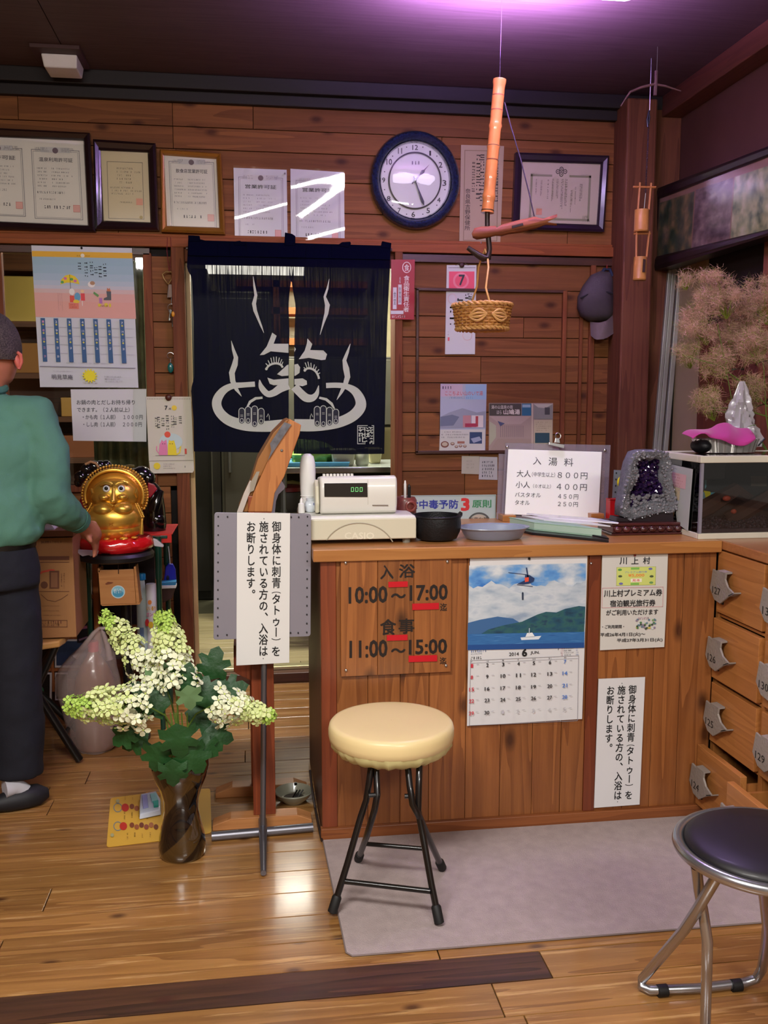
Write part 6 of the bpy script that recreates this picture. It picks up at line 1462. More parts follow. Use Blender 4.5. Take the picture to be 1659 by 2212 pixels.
# ================================================================== TWIN BAMBOO VASE ON A CHAIN
YB = 3.72
h = lambda x, y: tY(cD, x, y, YB)
t = thing('bamboo_vase', 'two tier hanging bamboo flower vase on a long dark chain before the corner post', 'vase', h(540, 1565))
m_bv = M('bamboo_dry', (186, 128, 66), .45, var=.2, vs=14); m_bv2 = M('bamboo_split', (176, 112, 60), .5, var=.15)
for (a, b_, c) in (((558, 1050), (552, 1210), 52), ((548, 1392), (540, 1560), 48)):
    p0, p1 = h(*a), h(*b_); r = c*.29844*YB/FPX
    part('cup', m_bv, t, lambda b: b.tube([p1, p1+(p0-p1)*.06, p1+(p0-p1)*.08, p0], [r*.96, r*1.04, r, r], 22), smooth=True, ang=50)
    part('hollow', M('hollow_dark', (52, 30, 18), .8), t, lambda b: b.tube([p0+Vector((0, 0, -.004)), p0+Vector((0, 0, .0008))], r*.82, 20))
for (a, b_) in (((545, 852), (530, 1050)), ((626, 855), (608, 1050)), ((520, 1205), (517, 1395)), ((612, 1205), (592, 1395))):
    part('side_strip', m_bv2, t, lambda b: b.tube([h(*a), h(*b_)], .0045, 6))
part('crosspiece', m_bv2, t, lambda b: b.tube([h(495, 884), h(658, 886)], .0045, 8)); part('crosspiece', m_bv2, t, lambda b: b.tube([h(500, 1224), h(620, 1222)], .004, 8))
part('burnt_mark', M('burnt', (52, 26, 18), .7), t, lambda b: b.prism([tY(cD, x, y, YB-.031) for x, y in ((570, 1405), (586, 1408), (582, 1500), (564, 1498))], (0, .004, 0)))
def chain(b):
    a, c = h(585, 930), h(612, 330); n = 58
    for i in range(n):
        p = a+(c-a)*i/n; q = a+(c-a)*(i+1.25)/n; d = (q-p); s_ = Vector((.0032, 0, 0)) if i % 2 else Vector((0, .0032, 0)); m_ = (p+q)/2
        b.tube([p, m_+s_-d*.25, m_+s_+d*.25, q, m_-s_+d*.25, m_-s_-d*.25], .0009, 4, closed=True)
part('chain', M('chain_dark', (52, 50, 60), .4, .7), t, chain)
part('chain_bundle', M('chain_dark', (52, 50, 60)), t, lambda b: (b.tube([h(600, 450), h(596, 400), h(606, 350), h(612, 330)], .004, 8), b.tube([h(606, 430), h(614, 380), h(608, 345)], .0035, 8)))
part('wire', m_tin, t, lambda b: b.tube([h(585, 930), h(560, 1180)], .0012, 6)); part('wire', m_tin, t, lambda b: b.tube([h(615, 335), h(616, 285), Vector((h(616, 285).x, YB, ZC))], .0014, 6))
# bow-like ornament under the ceiling
h = lambda x, y: tY(cW, x, y, 3.6)
t = thing('ceiling_ornament', 'small thin twig bow ornament hanging under the ceiling by the post', 'ornament', h(1045, 520))
mt = WOOD('twig', (84, 58, 62), (118, 88, 84), 'X', knots=0)
part('bow', mt, t, lambda b: b.tube([h(858, 578), h(885, 535), h(910, 500), h(970, 475), h(1040, 458), (h(1100, 468)), h(1185, 495)], [.002, .003, .0045, .005, .005, .004, .002], 8), smooth=True)
part('upright', mt, t, lambda b: b.tube([h(1052, 385), h(1045, 520)], .007, 8), smooth=True)
part('cord', m_tin, t, lambda b: b.tube([h(1054, 390), Vector((h(1054, 390).x, 3.6, ZC))], .001, 5))

# ================================================================== CEILING FITTINGS
pl_ = atZ(1372, 3, 2.56)
t = thing('ceiling_lamp', 'fluorescent ceiling lamp at the top edge, glowing violet white', 'lamp', (pl_.x-.30, pl_.y-.3, 2.56))
lx0, lx1, ly0, ly1 = pl_.x-.62, pl_.x, pl_.y-.34, pl_.y+.01
part('diffuser', M('lamp_glow', (246, 240, 255), .4, emit=9), t, lambda b: b.prism([(lx0+.03, ly0, 2.56), (lx1-.03, ly0, 2.56), (lx1, ly0+.03, 2.56), (lx1, ly1-.03, 2.56), (lx1-.03, ly1, 2.56), (lx0+.03, ly1, 2.56), (lx0, ly1-.03, 2.56), (lx0, ly0+.03, 2.56)], (0, 0, .05)), bevel=.006)
part('base', m_white, t, lambda b: b.box(lx0+.1, lx1-.1, ly0+.06, ly1-.06, 2.63, ZC))
# added violet lights imitating lens flare on the ceiling, not real tubes
l = area('added_violet_uplight', ((lx0+lx1)/2-.02, (ly0+ly1)/2, 2.614), (pi, 0, 0), .58, .30, 12.0, (.62, .32, 1.0))
area('added_violet_glow', ((lx0+lx1)/2-.08, ly1+.07, 2.42), (pi, 0, 0), .5, .1, 66, (.52, .30, 1.0), 2.85)  # added light with no fitting here, spreads the violet glow past the lamp
p = [atZ(x, y, 2.635) for x, y in ((88, 120), (165, 121), (172, 153), (103, 152))]
t = thing('ceiling_box', 'small white box mounted on the dark ceiling at upper left', 'ceiling fitting', (p[0]+p[2])/2)
xa, xb, ya, yb = p[0].x, p[1].x, p[0].y, p[2].y
part('cover', m_white, t, lambda b: b.hexa([(xa+.006, ya+.02, 2.60), (xb-.006, ya+.02, 2.60), (xb-.006, yb-.01, 2.60), (xa+.006, yb-.01, 2.60), (xa, ya, 2.645), (xb, ya, 2.645), (xb, yb, 2.645), (xa, yb, 2.645)]), bevel=.005)
part('base_plate', M('fitting_base', (70, 44, 42), .6), t, lambda b: b.box(xa-.03, xb+.02, ya-.06, yb+.01, 2.645, ZC), bevel=.002)

# ================================================================== PHOTO PANEL ON THE RIGHT WALL
XF = 1.86
S = Sheet((XF, 0, 0), (-1, 0, 0), cD)
t = thing('photo_frame', 'long dark frame holding three landscape photos on the right wall', 'picture frame', (XF, 3.6, 1.9))
o_ = [(655, 905), (1560, 562), (1560, 1215), (628, 1500)]; i_ = [(690, 970), (1520, 650), (1520, 1180), (662, 1390)]
frame_rails(S, o_, i_, .012, M('frame_dark2', (30, 18, 22), .4, coat=.2), t, back=-.06)
S.plate(i_, .003, 'mount', M('photo_mount', (150, 118, 104), .6, var=.03), t)
m_ph1 = NM('photo_forest', ['#28402f', '#3c5648', '#6c6848', '#92805c'], 16); m_ph2 = NM('photo_river', ['#4c4048', '#6c5c62', '#857478', '#a8988c'], 13, stretch=(1, 1, 2)); m_ph3 = NM('photo_leaves', ['#2c5648', '#7c9068', '#a8ac7c', '#c4c4a0'], 17)
S.poly([(690, 1000), (940, 915), (915, 1330), (668, 1388)], m_ph1); S.poly([(950, 905), (1222, 815), (1192, 1262), (920, 1328)], m_ph2); S.poly([(1232, 812), (1520, 715), (1520, 1185), (1200, 1258)], m_ph3)
S.done(t, 'photos')
m = MB(); m.prism([S.P(x, y, .006) for x, y in i_], (.002, 0, 0)); m.build('pane', PANE('pane_dull', refl=.22, rough=.12), t)
# ================================================================== CARPET + STOOLS
cp = [atZ(*p) for p in ((697, 1812), (750, 2070))]
t = thing('floor_mat', 'greyish mauve carpet strip lying along the counter foot', 'mat', (1.0, 2.3, 0))
m_carp = M('carpet_mauve', (176, 160, 158), .95, var=.10, vs=30, bump=.9, bs=500)
part('carpet', m_carp, t, lambda b: b.prism([(cp[0].x, 2.622, .001), (1.404, 2.622, .001), (1.404, 2.03, .001), (cp[1].x+.012, 2.035, .001), (cp[1].x, 2.05, .001)], (0, 0, .004)), bevel=.001)
part('bound_edge', M('carpet_edge', (120, 106, 102), .95), t, lambda b: b.tube([(cp[0].x, 2.62, .003), (cp[1].x, 2.05, .003), (cp[1].x+.012, 2.035, .003), (1.40, 2.03, .003)], .0025, 5))

# cream folding stool
t = thing('folding_stool', 'cream padded round stool with black tube legs before the counter', 'stool', (.359, 2.36, 0))
sc = Vector((.357, 2.372, 0)); SR = .168
m_cream = M('cream_vinyl', (224, 202, 148), .45, coat=.15, var=.02); m_piping = M('cream_skirt', (204, 196, 138), .7, var=.06)
part('seat', m_cream, t, lambda b: b.lathe([(SR*.95, .398), (SR*.985, .404), (SR*1.0, .418), (SR*1.0, .432), (SR*.985, .443), (SR*.955, .4490), (SR*.9, .4508), (SR*.5, .4515), (.001, .452)], sc, 64, cap=False), smooth=True, ang=80)
def skirt(b):
    n = 96; vs = []
    for k, (r, z) in enumerate(((.975, .406), (.96, .394), (.91, .380), (.82, .370), (.6, .372), (.01, .374))):
        for i in range(n):
            a = 2*pi*i/n; q = r*SR*(1+(.012*sin(i*2.3)+.01*sin(i*.9+k) if k > 0 else 0)); vs.append(sc+Vector((q*cos(a), q*sin(a), z+(.002*sin(i*1.7) if k > 0 else 0))))
    b.add(vs, [(j*n+i, j*n+(i+1) % n, (j+1)*n+(i+1) % n, (j+1)*n+i) for j in range(5) for i in range(n)])
part('gathered_skirt', m_piping, t, skirt, smooth=True)
def Nz(x, y, z): return atZ(*px(cN, x, y), z)
m_tube = M('black_tube', (18, 16, 16), .3, coat=.3)
legs = [[Nz(482, 610, .375), Nz(462, 760, .33), Nz(440, 900, .275), Nz(400, 1020, .235), Nz(300, 1370, .125), Nz(192, 1715, .010)],
        [Nz(508, 610, .375), Nz(515, 740, .335), Nz(520, 860, .30), Nz(500, 970, .265), Nz(440, 1170, .15), Nz(382, 1325, .012)],
        [Nz(826, 620, .375), Nz(820, 800, .33), Nz(816, 980, .26), Nz(850, 1160, .205), Nz(910, 1500, .10), Nz(970, 1795, .010)],
        [Nz(738, 620, .375), Nz(755, 800, .325), Nz(775, 930, .285), Nz(830, 1030, .245), Nz(920, 1240, .12), Nz(990, 1390, .012)]]
for q in legs:
    lg = part('leg', m_tube, t, lambda b: b.tube(q, .0085, 14), smooth=True, ang=60)
    d = (q[-1]-q[-2]).normalized(); part('rubber_foot', M('rubber_black', (14, 14, 14), .6), lg, lambda b: b.tube([q[-1]-d*.045, q[-1]-d*.04, q[-1]-d*.002], [.0095, .0125, .0125], 14), smooth=True)
part('crossbar', m_tube, t, lambda b: b.tube([Nz(285, 1488, .085), Nz(905, 1560, .085)], .007, 12), smooth=True)
part('crossbar', m_tube, t, lambda b: b.tube([Nz(420, 1215, .11), Nz(860, 1252, .11)], .006, 12), smooth=True)
part('pivot', m_tube, t, lambda b: b.tube([Nz(518, 862, .30)+Vector((.006, 0, 0)), Nz(518, 862, .30)+Vector((-.022, 0, 0))], .006, 8)); part('pivot', m_tube, t, lambda b: b.tube([Nz(745, 870, .30)+Vector((-.010, 0, 0)), Nz(790, 870, .30)], .006, 8))
for m_ in ((Nz(500, 640, .372), Nz(780, 640, .372)),): part('seat_bracket', m_tube, t, lambda b: b.box(m_[0].x-.02, m_[1].x+.03, 2.28, 2.44, .362, .378), bevel=.003)

# chrome folding stool, right edge
zc2 = .455; c2 = atZ(1655, 1830, zc2); R2 = .168
t = thing('folding_stool', 'black seated chrome pipe stool cut by the right edge', 'stool', (c2.x, c2.y, 0))
part('seat', M('black_vinyl', (18, 15, 16), .5, coat=.05, var=.02), t, lambda b: b.lathe([(R2*.86, zc2-.006), (R2*.90, zc2), (R2*.88, zc2+.010), (R2*.8, zc2+.017), (R2*.5, zc2+.022), (.001, zc2+.023)], (c2.x, c2.y, 0), 64, cap=False), smooth=True, ang=80)
m_pipe = M('chrome_pipe', (176, 178, 184), .25, .9, var=.02)
part('seat_ring', m_pipe, t, lambda b: b.tube([Vector((c2.x+R2*.955*cos(a*pi/32), c2.y+R2*.955*sin(a*pi/32), zc2-.004)) for a in range(64)], .0115, 14, closed=True), smooth=True)
part('seat_pan', m_black, t, lambda b: b.lathe([(R2*.92, zc2-.010), (.001, zc2-.012)], (c2.x, c2.y, 0), 40, cap=False))
def Oz(x, y, z): return atZ(*px(cO, x, y), z)
lp = [Oz(1090, 810, .435), Oz(1000, 960, .395), Oz(900, 1130, .34), Oz(770, 1330, .27), Oz(500, 1650, .10), Oz(380, 1790, .028), Oz(372, 1860, .014), Oz(440, 1895, .012)]
l2 = [Oz(900, 1878, .012), Oz(1330, 1828, .012), Oz(1440, 1790, .02), Oz(1495, 1700, .05), Oz(1530, 1480, .16), Oz(1545, 1300, .24), Oz(1520, 1060, .36), Oz(1500, 900, .435)]
part('leg_frame', m_pipe, t, lambda b: b.tube(lp+l2, .0105, 14), smooth=True, ang=60)
fx = Oz(985, 1480, .27)
qa, qb = Oz(880, 735, .435), fx
foot_y = c2.y-.175; 
la = [qa, Oz(905, 950, .37), Oz(948, 1180, .315), Oz(985, 1440, .275), Oz(980, 1700, .20), Oz(966, 2212, .045), Vector((Oz(966, 2212, .045).x+.006, Oz(966, 2212, .045).y-.03, .014))]
e0 = la[-1]; 
la += [e0+Vector((.03, -.006, -.001)), e0+Vector((.24, -.004, -.001)), e0+Vector((.275, .02, .012)), Vector((qa.x+.22, c2.y-.02, .27)), Vector((qa.x+.235, qa.y-.02, .435))]
part('leg_frame', m_pipe, t, lambda b: b.tube(la, .0105, 14), smooth=True, ang=60)
for x, y in ((560, 1900), (1250, 1850)):
    p = Oz(x, y, .012); part('rubber_foot', M('rubber_black', (14, 14, 14), .6), t, lambda b: b.tube([p-Vector((.010, 0, 0)), p+Vector((.012, 0, 0))], .0135, 14), smooth=True)

# ================================================================== SIGN STAND WITH TATTOO NOTICE
xs = atZ(568, 1795, .014)
t = thing('sign_stand', 'grey metal pole stand carrying a punched board and a white tattoo notice', 'sign stand', (xs.x, xs.y, 0))
m_gm = M('grey_metal', (120, 120, 128), .35, .8)
b1, b2 = atZ(457, 1807, .014), atZ(676, 1787, .014); f1, f2 = atZ(567, 1768, .014), atZ(569, 1886, .012)
part('foot_bar', m_gm, t, lambda b: b.tube([b1, b2], .0135, 18), smooth=True)
part('foot_bar', m_gm, t, lambda b: b.tube([f1+Vector((0, .02, .012)), f1+Vector((0, 0, .014)), Vector((xs.x, xs.y, .022)), f2], [.009, .013, .013, .008], 18), smooth=True)
ptop = tY(cT, 697, 760, xs.y)
part('pole', m_gm, t, lambda b: b.tube([(xs.x, xs.y, .02), (tY(cT, 697, 2040, xs.y)), ptop], .0085, 16), smooth=True)
Yb = xs.y-.012
S = wallsheet(Yb, cT)
def rounded(c4, r, n=5):
    out = []; k = len(c4)
    for i in range(k):
        p = Vector(c4[i]); a = (Vector(c4[i-1])-p).normalized(); b_ = (Vector(c4[(i+1) % k])-p).normalized()
        for j in range(n+1):
            f = j/n; out.append(tuple(p+a*r*(1-f)**2+b_*r*f**2))
    return out
pb_ = S.plate(rounded([(258, 683), (1115, 697), (1110, 1780), (250, 1812)], 28), .003, 'punched_board', M('board_grey', (138, 136, 148), .4, .25, var=.02), t, bevel=.0008)
rows = 14
for i in range(rows):
    f = i/(rows-1); S.ell(293-f*5, 722+f*1050, 7, 9, '#1c1c20', 10); S.ell(1082-f*6, 722+f*1022, 7, 9, '#1c1c20', 10)
for x in (375,): S.ell(x, 722, 7, 9, '#1c1c20', 10); S.ell(x-5, 1766, 7, 9, '#1c1c20', 10)
for x in (938, 1005): S.ell(x, 725, 7, 9, '#1c1c20', 10); S.ell(x-5, 1748, 7, 9, '#1c1c20', 10)
S.done(t, 'punched_holes')
S = wallsheet(Yb-.005, cT, org=(458, 685))
S.plate([(458, 684), (930, 692), (922, 2014), (452, 2040)], .004, 'notice_board', M('notice_white', (216, 216, 214), .45, var=.01), t, bevel=.0008)
S.sk = .004; S.sv = -.005; tattoo(S, 458, 685, 472, 1343); S.done(t, 'lettering')

# ================================================================== WOODEN ROOFED SIGNBOARD
YS = 2.77
m_kb2 = WOOD('sign_post_wood', (108, 44, 22), (150, 72, 38), 'Z', rough=.4, coat=.15, knots=0); m_kb3 = WOOD('sign_board_orange', (158, 92, 42), (196, 128, 68), 'Z', rough=.45, knots=.7, rand=.02)
t = thing('wooden_signboard', 'wooden signboard with slanted top behind the grey sign stand', 'signboard', (.02, YS, 0))
pL, pR = tY(cM, 622, 1500, YS).x, tY(cM, 800, 1500, YS).x; zb = .035
part('post', m_kb2, t, lambda b: b.box(pL-.006, pR, YS-.02, YS+.02, zb, 1.02), bevel=.002)
part('post', m_kb2, t, lambda b: b.box(pL-.012, pR-.01, YS+.20, YS+.24, zb, .95), bevel=.002)
for y in (YS-.035, YS+.20):
    xa, xb = tY(cM, 240, 1640, YS-.045).x, .165
    part('foot', WOOD('sign_foot', (150, 96, 52), (188, 130, 80), 'X', knots=0), t, lambda b: b.prism([(xa, y, 0), (xb, y, 0), (xb, y, .016), (xb-.045, y, .035), (xa+.055, y, .035), (xa, y, .016)], (0, .055, 0)), bevel=.002)
part('foot_link', m_kb2, t, lambda b: b.box(pL-.006, pR, YS+.02, YS+.2, .012, .034), bevel=.002)
S = wallsheet(YS-.01, cG)
# near cheek board: slants from lower left to apex, then down to the post
def pz3(pts, y0, dy): return [tY(cG, x, y, y0) for x, y in pts], (0, dy, 0)
q, d = pz3([(640, 85), (728, 132), (716, 200), (600, 520), (530, 640), (510, 780), (330, 780), (370, 640), (470, 420), (520, 330)], YS-.022, .02)
part('cheek_board', m_kb3, t, lambda b: b.prism(q, d), bevel=.002)
q, d = pz3([(612, 98), (640, 85), (520, 330), (470, 420), (370, 640), (330, 780), (255, 780), (345, 575), (405, 385), (520, 190)], YS+.0, .22)
part('slanted_board', M('slanted_edge', (150, 98, 46), .5), t, lambda b: b.prism(q, d), bevel=.002)
q, d = pz3([(602, 110), (655, 128), (540, 300), (478, 400), (505, 320), (495, 270)], YS-.030, .003)
part('photo_strip', M('photo_dark_strip', (96, 96, 104), .35, coat=.4, var=.5, vs=60), t, lambda b: b.prism(q, d))
q, d = pz3([(395, 480), (418, 478), (375, 620), (345, 635), (350, 560)], YS-.026, .003)
part('tape', M('tape_grey', (150, 142, 128), .3, coat=.4), t, lambda b: b.prism(q, d))
q, d = pz3([(345, 545), (380, 560), (335, 660), (290, 782), (248, 782), (300, 640)], YS-.010, .004)
part('paper', M('paper_aged', (190, 178, 168), .6), t, lambda b: b.prism(q, d))
q, d = pz3([(575, 535), (608, 590), (600, 610), (558, 650), (540, 700), (530, 790), (505, 790), (520, 640)], YS+.03, .003)
part('plastic_sheet', M('sheet_lilac', (166, 160, 176), .4), t, lambda b: b.prism(q, d))
q, d = pz3([(240, 1930), (520, 1930), (525, 2000), (440, 1998), (270, 1990)], YS+.0, .22)
q2 = [tY(cM, x, y, YS-.0) for x, y in ((428, 60), (640, 60), (620, 390), (560, 360), (470, 318), (430, 290))]
part('ledge', m_kb2, t, lambda b: b.prism(q2, (0, .2, 0)), bevel=.002)
part('screw', m_steel, t, lambda b: b.ball(tY(cG, 583, 322, YS-.024), (.004, .002, .004), 10, 6))

# ashtray bowl
c = atZ(*px(cM, 965, 1480), 0); c = Vector((c.x, c.y+.035, 0)); ar = (tY(cM, 1135, 1340, c.y).x-tY(cM, 797, 1340, c.y).x)/2; ah = .036
t = thing('ashtray_bowl', 'shallow grey green ceramic ashtray bowl with incense stubs on the floor', 'bowl', c)
part('bowl', M('bowl_glaze', (150, 150, 132), .3, coat=.4, var=.1), t, lambda b: b.lathe([(ar*.5, 0), (ar*.56, .004), (ar*.85, ah*.55), (ar, ah), (ar*.96, ah+.003), (ar*.88, ah-.004), (ar*.7, ah*.4), (.001, ah*.25)], c, 48, cap=False), smooth=True)
part('ash', M('ash_dark', (80, 74, 66), .95, var=.4, vs=60, bump=.6), t, lambda b: b.lathe([(ar*.62, ah*.36), (ar*.3, ah*.42), (.001, ah*.44)], c, 24, cap=False))
for k in range(3): part('stub', m_black, t, lambda b: b.tube([c+Vector((-.005+.010*k, -.01+.006*k, ah*.4)), c+Vector((.012+.010*k, .01, ah*.95))], .0025, 6))
part('clip_notch', m_black, t, lambda b: b.box(c.x+.004, c.x+.014, c.y+ar*.86, c.y+ar*.99, ah-.012, ah+.004))
# thin dark cord by the counter corner
t = thing('power_cord', 'thin dark cord lying along the counter\'s left foot', 'cord', (.17, 2.8, 0))
part('cord', M('cord_black', (40, 26, 20), .6), t, lambda b: b.tube([atZ(*px(cM, x, y), z) for x, y, z in ((1105, 1160, .11), (1120, 1300, .06), (1150, 1500, .008), (1180, 1650, .006), (1210, 1785, .006))], .004, 8), smooth=True)

# ================================================================== YELLOW PLACEMAT + PACKET
mt_ = Sheet((0, 0, .002), (0, 0, 1), cL, org=(820, 1650))
t = thing('yellow_placemat', 'yellow printed placemat with food pictures lying on the floor beside the vase', 'placemat', atZ(*px(cL, 1150, 1850), 0))
mt_.plate(rounded([(825, 1672), (1180, 1625), (1570, 1600), (1580, 1930), (1200, 1990), (795, 2038)], 22), .0015, 'mat', M('mat_yellow', (206, 160, 56), .5, var=.05), t)
S = mt_
for y, k in ((1745, 0), (1885, 1)):
    S.ring(880, y, 30, 32, 5, '#5c7c94'); 
    S.ell(935-k*14, y, 28, 30, '#b8281c')
    for i, c_ in enumerate(('#7c3c20', '#94502c', '#6c3018', '#8c4430', '#a0603c', '#703820')): S.ell(985+i*36, y+(i % 2)*14-8, 18, 20, c_, 12)
for x in (930, 985, 1040, 1100): S.scrib(x-6, 1775, x+6, 1835, 1, '#5c3c1c', x, vert=True, gap=.1, fill=.8); S.scrib(x+16, 1935, x+28, 1985, 1, '#5c3c1c', x+1, vert=True, gap=.1, fill=.8); S.scrib(x, 1655, x+10, 1700, 1, '#5c3c1c', x+2, vert=True)
for x, y in ((880, 1700), (838, 1955)): S.ell(x, y, 14, 14, '#a09c70', 10)
S.rect(1090, 1635, 1200, 1660, '#d08c20'); S.done(t)
c = atZ(*px(cL, 1130, 1745), 0)
t = thing('tissue_packet', 'white and turquoise plastic packet lying on the yellow placemat', 'packet', c+Vector((0, 0, .0045)))
S = Sheet((0, 0, .022), (0, 0, 1), cL)
def pk(pts, z0, z1):
    b = MB(); q = [atZ(*px(cL, x, y), 0) for x, y in pts]; m_ = sum(q, Vector())/len(q)
    q = [m_+(p-m_)*1.0 for p in q]; n = len(q)
    vs = [p+Vector((0, 0, z0)) for p in q]+[m_+(p-m_)*.92+Vector((0, 0, z1)) for p in q]; b.add(vs, [tuple(range(n))[::-1], tuple(range(n, 2*n))]+[(i, (i+1) % n, n+(i+1) % n, n+i) for i in range(n)]); return b
pk([(1045, 1680), (1170, 1655), (1205, 1720), (1205, 1810), (1040, 1845), (1040, 1760)], .0045, .020).build('bag', M('packet_white', (196, 204, 216), .25, coat=.5, var=.08, bump=.4, bs=60), t, smooth=True, bevel=.003)
pk([(1120, 1690), (1170, 1680), (1185, 1740), (1135, 1755)], .0205, .024).build('label', INK('#8cc8c8'), t); pk([(1145, 1750), (1185, 1745), (1185, 1785), (1150, 1790)], .0205, .026).build('green_patch', INK('#2ca890'), t); pk([(1060, 1700), (1100, 1692), (1110, 1790), (1070, 1800)], .0205, .024).build('text_patch', INK('#9498c8'), t)

# ================================================================== DARK GLASS VASE
vc = atZ(391, 1866, 0); vc = Vector((vc.x, vc.y+.058, 0))
def VR(y): return vc.y
prof = []
for yz, a, b_ in ((2140, 1195, 1520), (2120, 1180, 1535), (2060, 1178, 1545), (1980, 1190, 1540), (1880, 1215, 1515), (1790, 1228, 1492), (1700, 1222, 1495), (1600, 1180, 1520), (1520, 1140, 1555), (1440, 1122, 1575), (1380, 1128, 1570), (1350, 1135, 1562)):
    pA_, pB_ = tY(cL, a, yz, vc.y), tY(cL, b_, yz, vc.y); prof.append(((pB_.x-pA_.x)/2*.97, pA_.z))
z0_ = prof[0][1]; z1_ = prof[-1][1]; prof = [(r, max(0, (z-z0_)/(z1_-z0_))*z1_) for r, z in prof]; VH = z1_
def VASE():
    m, nt, b = newmat('vase_glass'); L = nt.links
    b.inputs['Roughness'].default_value = .07; b.inputs['Coat Weight'].default_value = 1; b.inputs['Coat Roughness'].default_value = .03
    tc = N(nt, 'ShaderNodeTexCoord'); sx = N(nt, 'ShaderNodeSeparateXYZ'); L.new(tc.outputs['Object'], sx.inputs[0])
    at = N(nt, 'ShaderNodeMath', operation='ARCTAN2'); L.new(sx.outputs[1], at.inputs[0]); L.new(sx.outputs[0], at.inputs[1])
    mz = N(nt, 'ShaderNodeMath', operation='MULTIPLY'); mz.inputs[1].default_value = 17.0; L.new(sx.outputs[2], mz.inputs[0])
    ad = N(nt, 'ShaderNodeMath', operation='SUBTRACT'); L.new(mz.outputs[0], ad.inputs[0]); L.new(at.outputs[0], ad.inputs[1])
    a2 = N(nt, 'ShaderNodeMath', operation='MULTIPLY'); a2.inputs[1].default_value = 2.0; L.new(ad.outputs[0], a2.inputs[0])
    a3 = N(nt, 'ShaderNodeMath', operation='ADD'); a3.inputs[1].default_value = 3.4; L.new(a2.outputs[0], a3.inputs[0])
    sn = N(nt, 'ShaderNodeMath', operation='SINE'); L.new(a3.outputs[0], sn.inputs[0])
    cr = N(nt, 'ShaderNodeValToRGB'); cr.color_ramp.elements[0].position = .64; cr.color_ramp.elements[1].position = .70
    cr.color_ramp.elements[0].color = lin((7, 6, 9)); cr.color_ramp.elements[1].color = lin((66, 47, 22))
    mr = N(nt, 'ShaderNodeMapRange'); mr.inputs[1].default_value = -1; L.new(sn.outputs[0], mr.inputs[0]); L.new(mr.outputs[0], cr.inputs[0])
    L.new(cr.outputs[0], b.inputs['Base Color']); return m
t = thing('glass_vase', 'tall waisted dark vase with amber swirl standing on the floor', 'vase', vc)
part('body', VASE(), t, lambda b: b.lathe(prof+[(prof[-1][0]*.9, VH), (prof[-1][0]*.85, VH-.02), (.001, VH-.06)], vc, 56, cap=True), smooth=True, ang=80)
part('lip', M('vase_lip', (14, 10, 14), .08, coat=1), t, lambda b: b.tube([vc+Vector((prof[-1][0]*.96*cos(a*pi/20), prof[-1][0]*.96*sin(a*pi/20), VH)) for a in range(40)], .004, 8, closed=True), smooth=True)
# ================================================================== HYDRANGEA STEMS
def floret_mesh(name, c1, c2, sz):
    b = MB(); m1 = M('petal_'+name, c1, .6, var=.06, vs=60); m2 = M('petal_heart_'+name, c2, .6)
    for k in range(4):
        a = k*pi/2+.2; d = Vector((cos(a), sin(a), 0)); s_ = Vector((-sin(a), cos(a), 0)); R = sz
        P_ = [d*.08*R, d*.45*R+s_*.36*R+Vector((0, 0, .06*R)), d*.85*R+s_*.34*R+Vector((0, 0, .02*R)), d*1.08*R-Vector((0, 0, .10*R)), d*.85*R-s_*.34*R+Vector((0, 0, .02*R)), d*.45*R-s_*.36*R+Vector((0, 0, .06*R)), d*.6*R-Vector((0, 0, .02*R))]
        b.add(P_, [(0, 1, 6), (1, 2, 6), (2, 3, 6), (3, 4, 6), (4, 5, 6), (5, 0, 6)], m1)
    b.ball((0, 0, .06*sz), sz*.15, 6, 4, m=m2)
    me = bpy.data.meshes.new('floret'); me.from_pydata(b.v, [], b.f)
    for m in b.mats: me.materials.append(m)
    me.polygons.foreach_set('material_index', b.mi); return me
fm = [floret_mesh('white', (224, 228, 194), (190, 206, 104), .0185), floret_mesh('pale', (204, 216, 146), (170, 192, 84), .0155), floret_mesh('green', (164, 196, 84), (120, 160, 50), .0115)]
m_hl = M('hydrangea_leaf', (26, 68, 28), .5, var=.25, vs=14, bump=.5, bs=70); m_hp = M('hydrangea_leaf_pale', (96, 128, 84), .6, var=.15)
mouth = vc+Vector((0, 0, VH-.03))
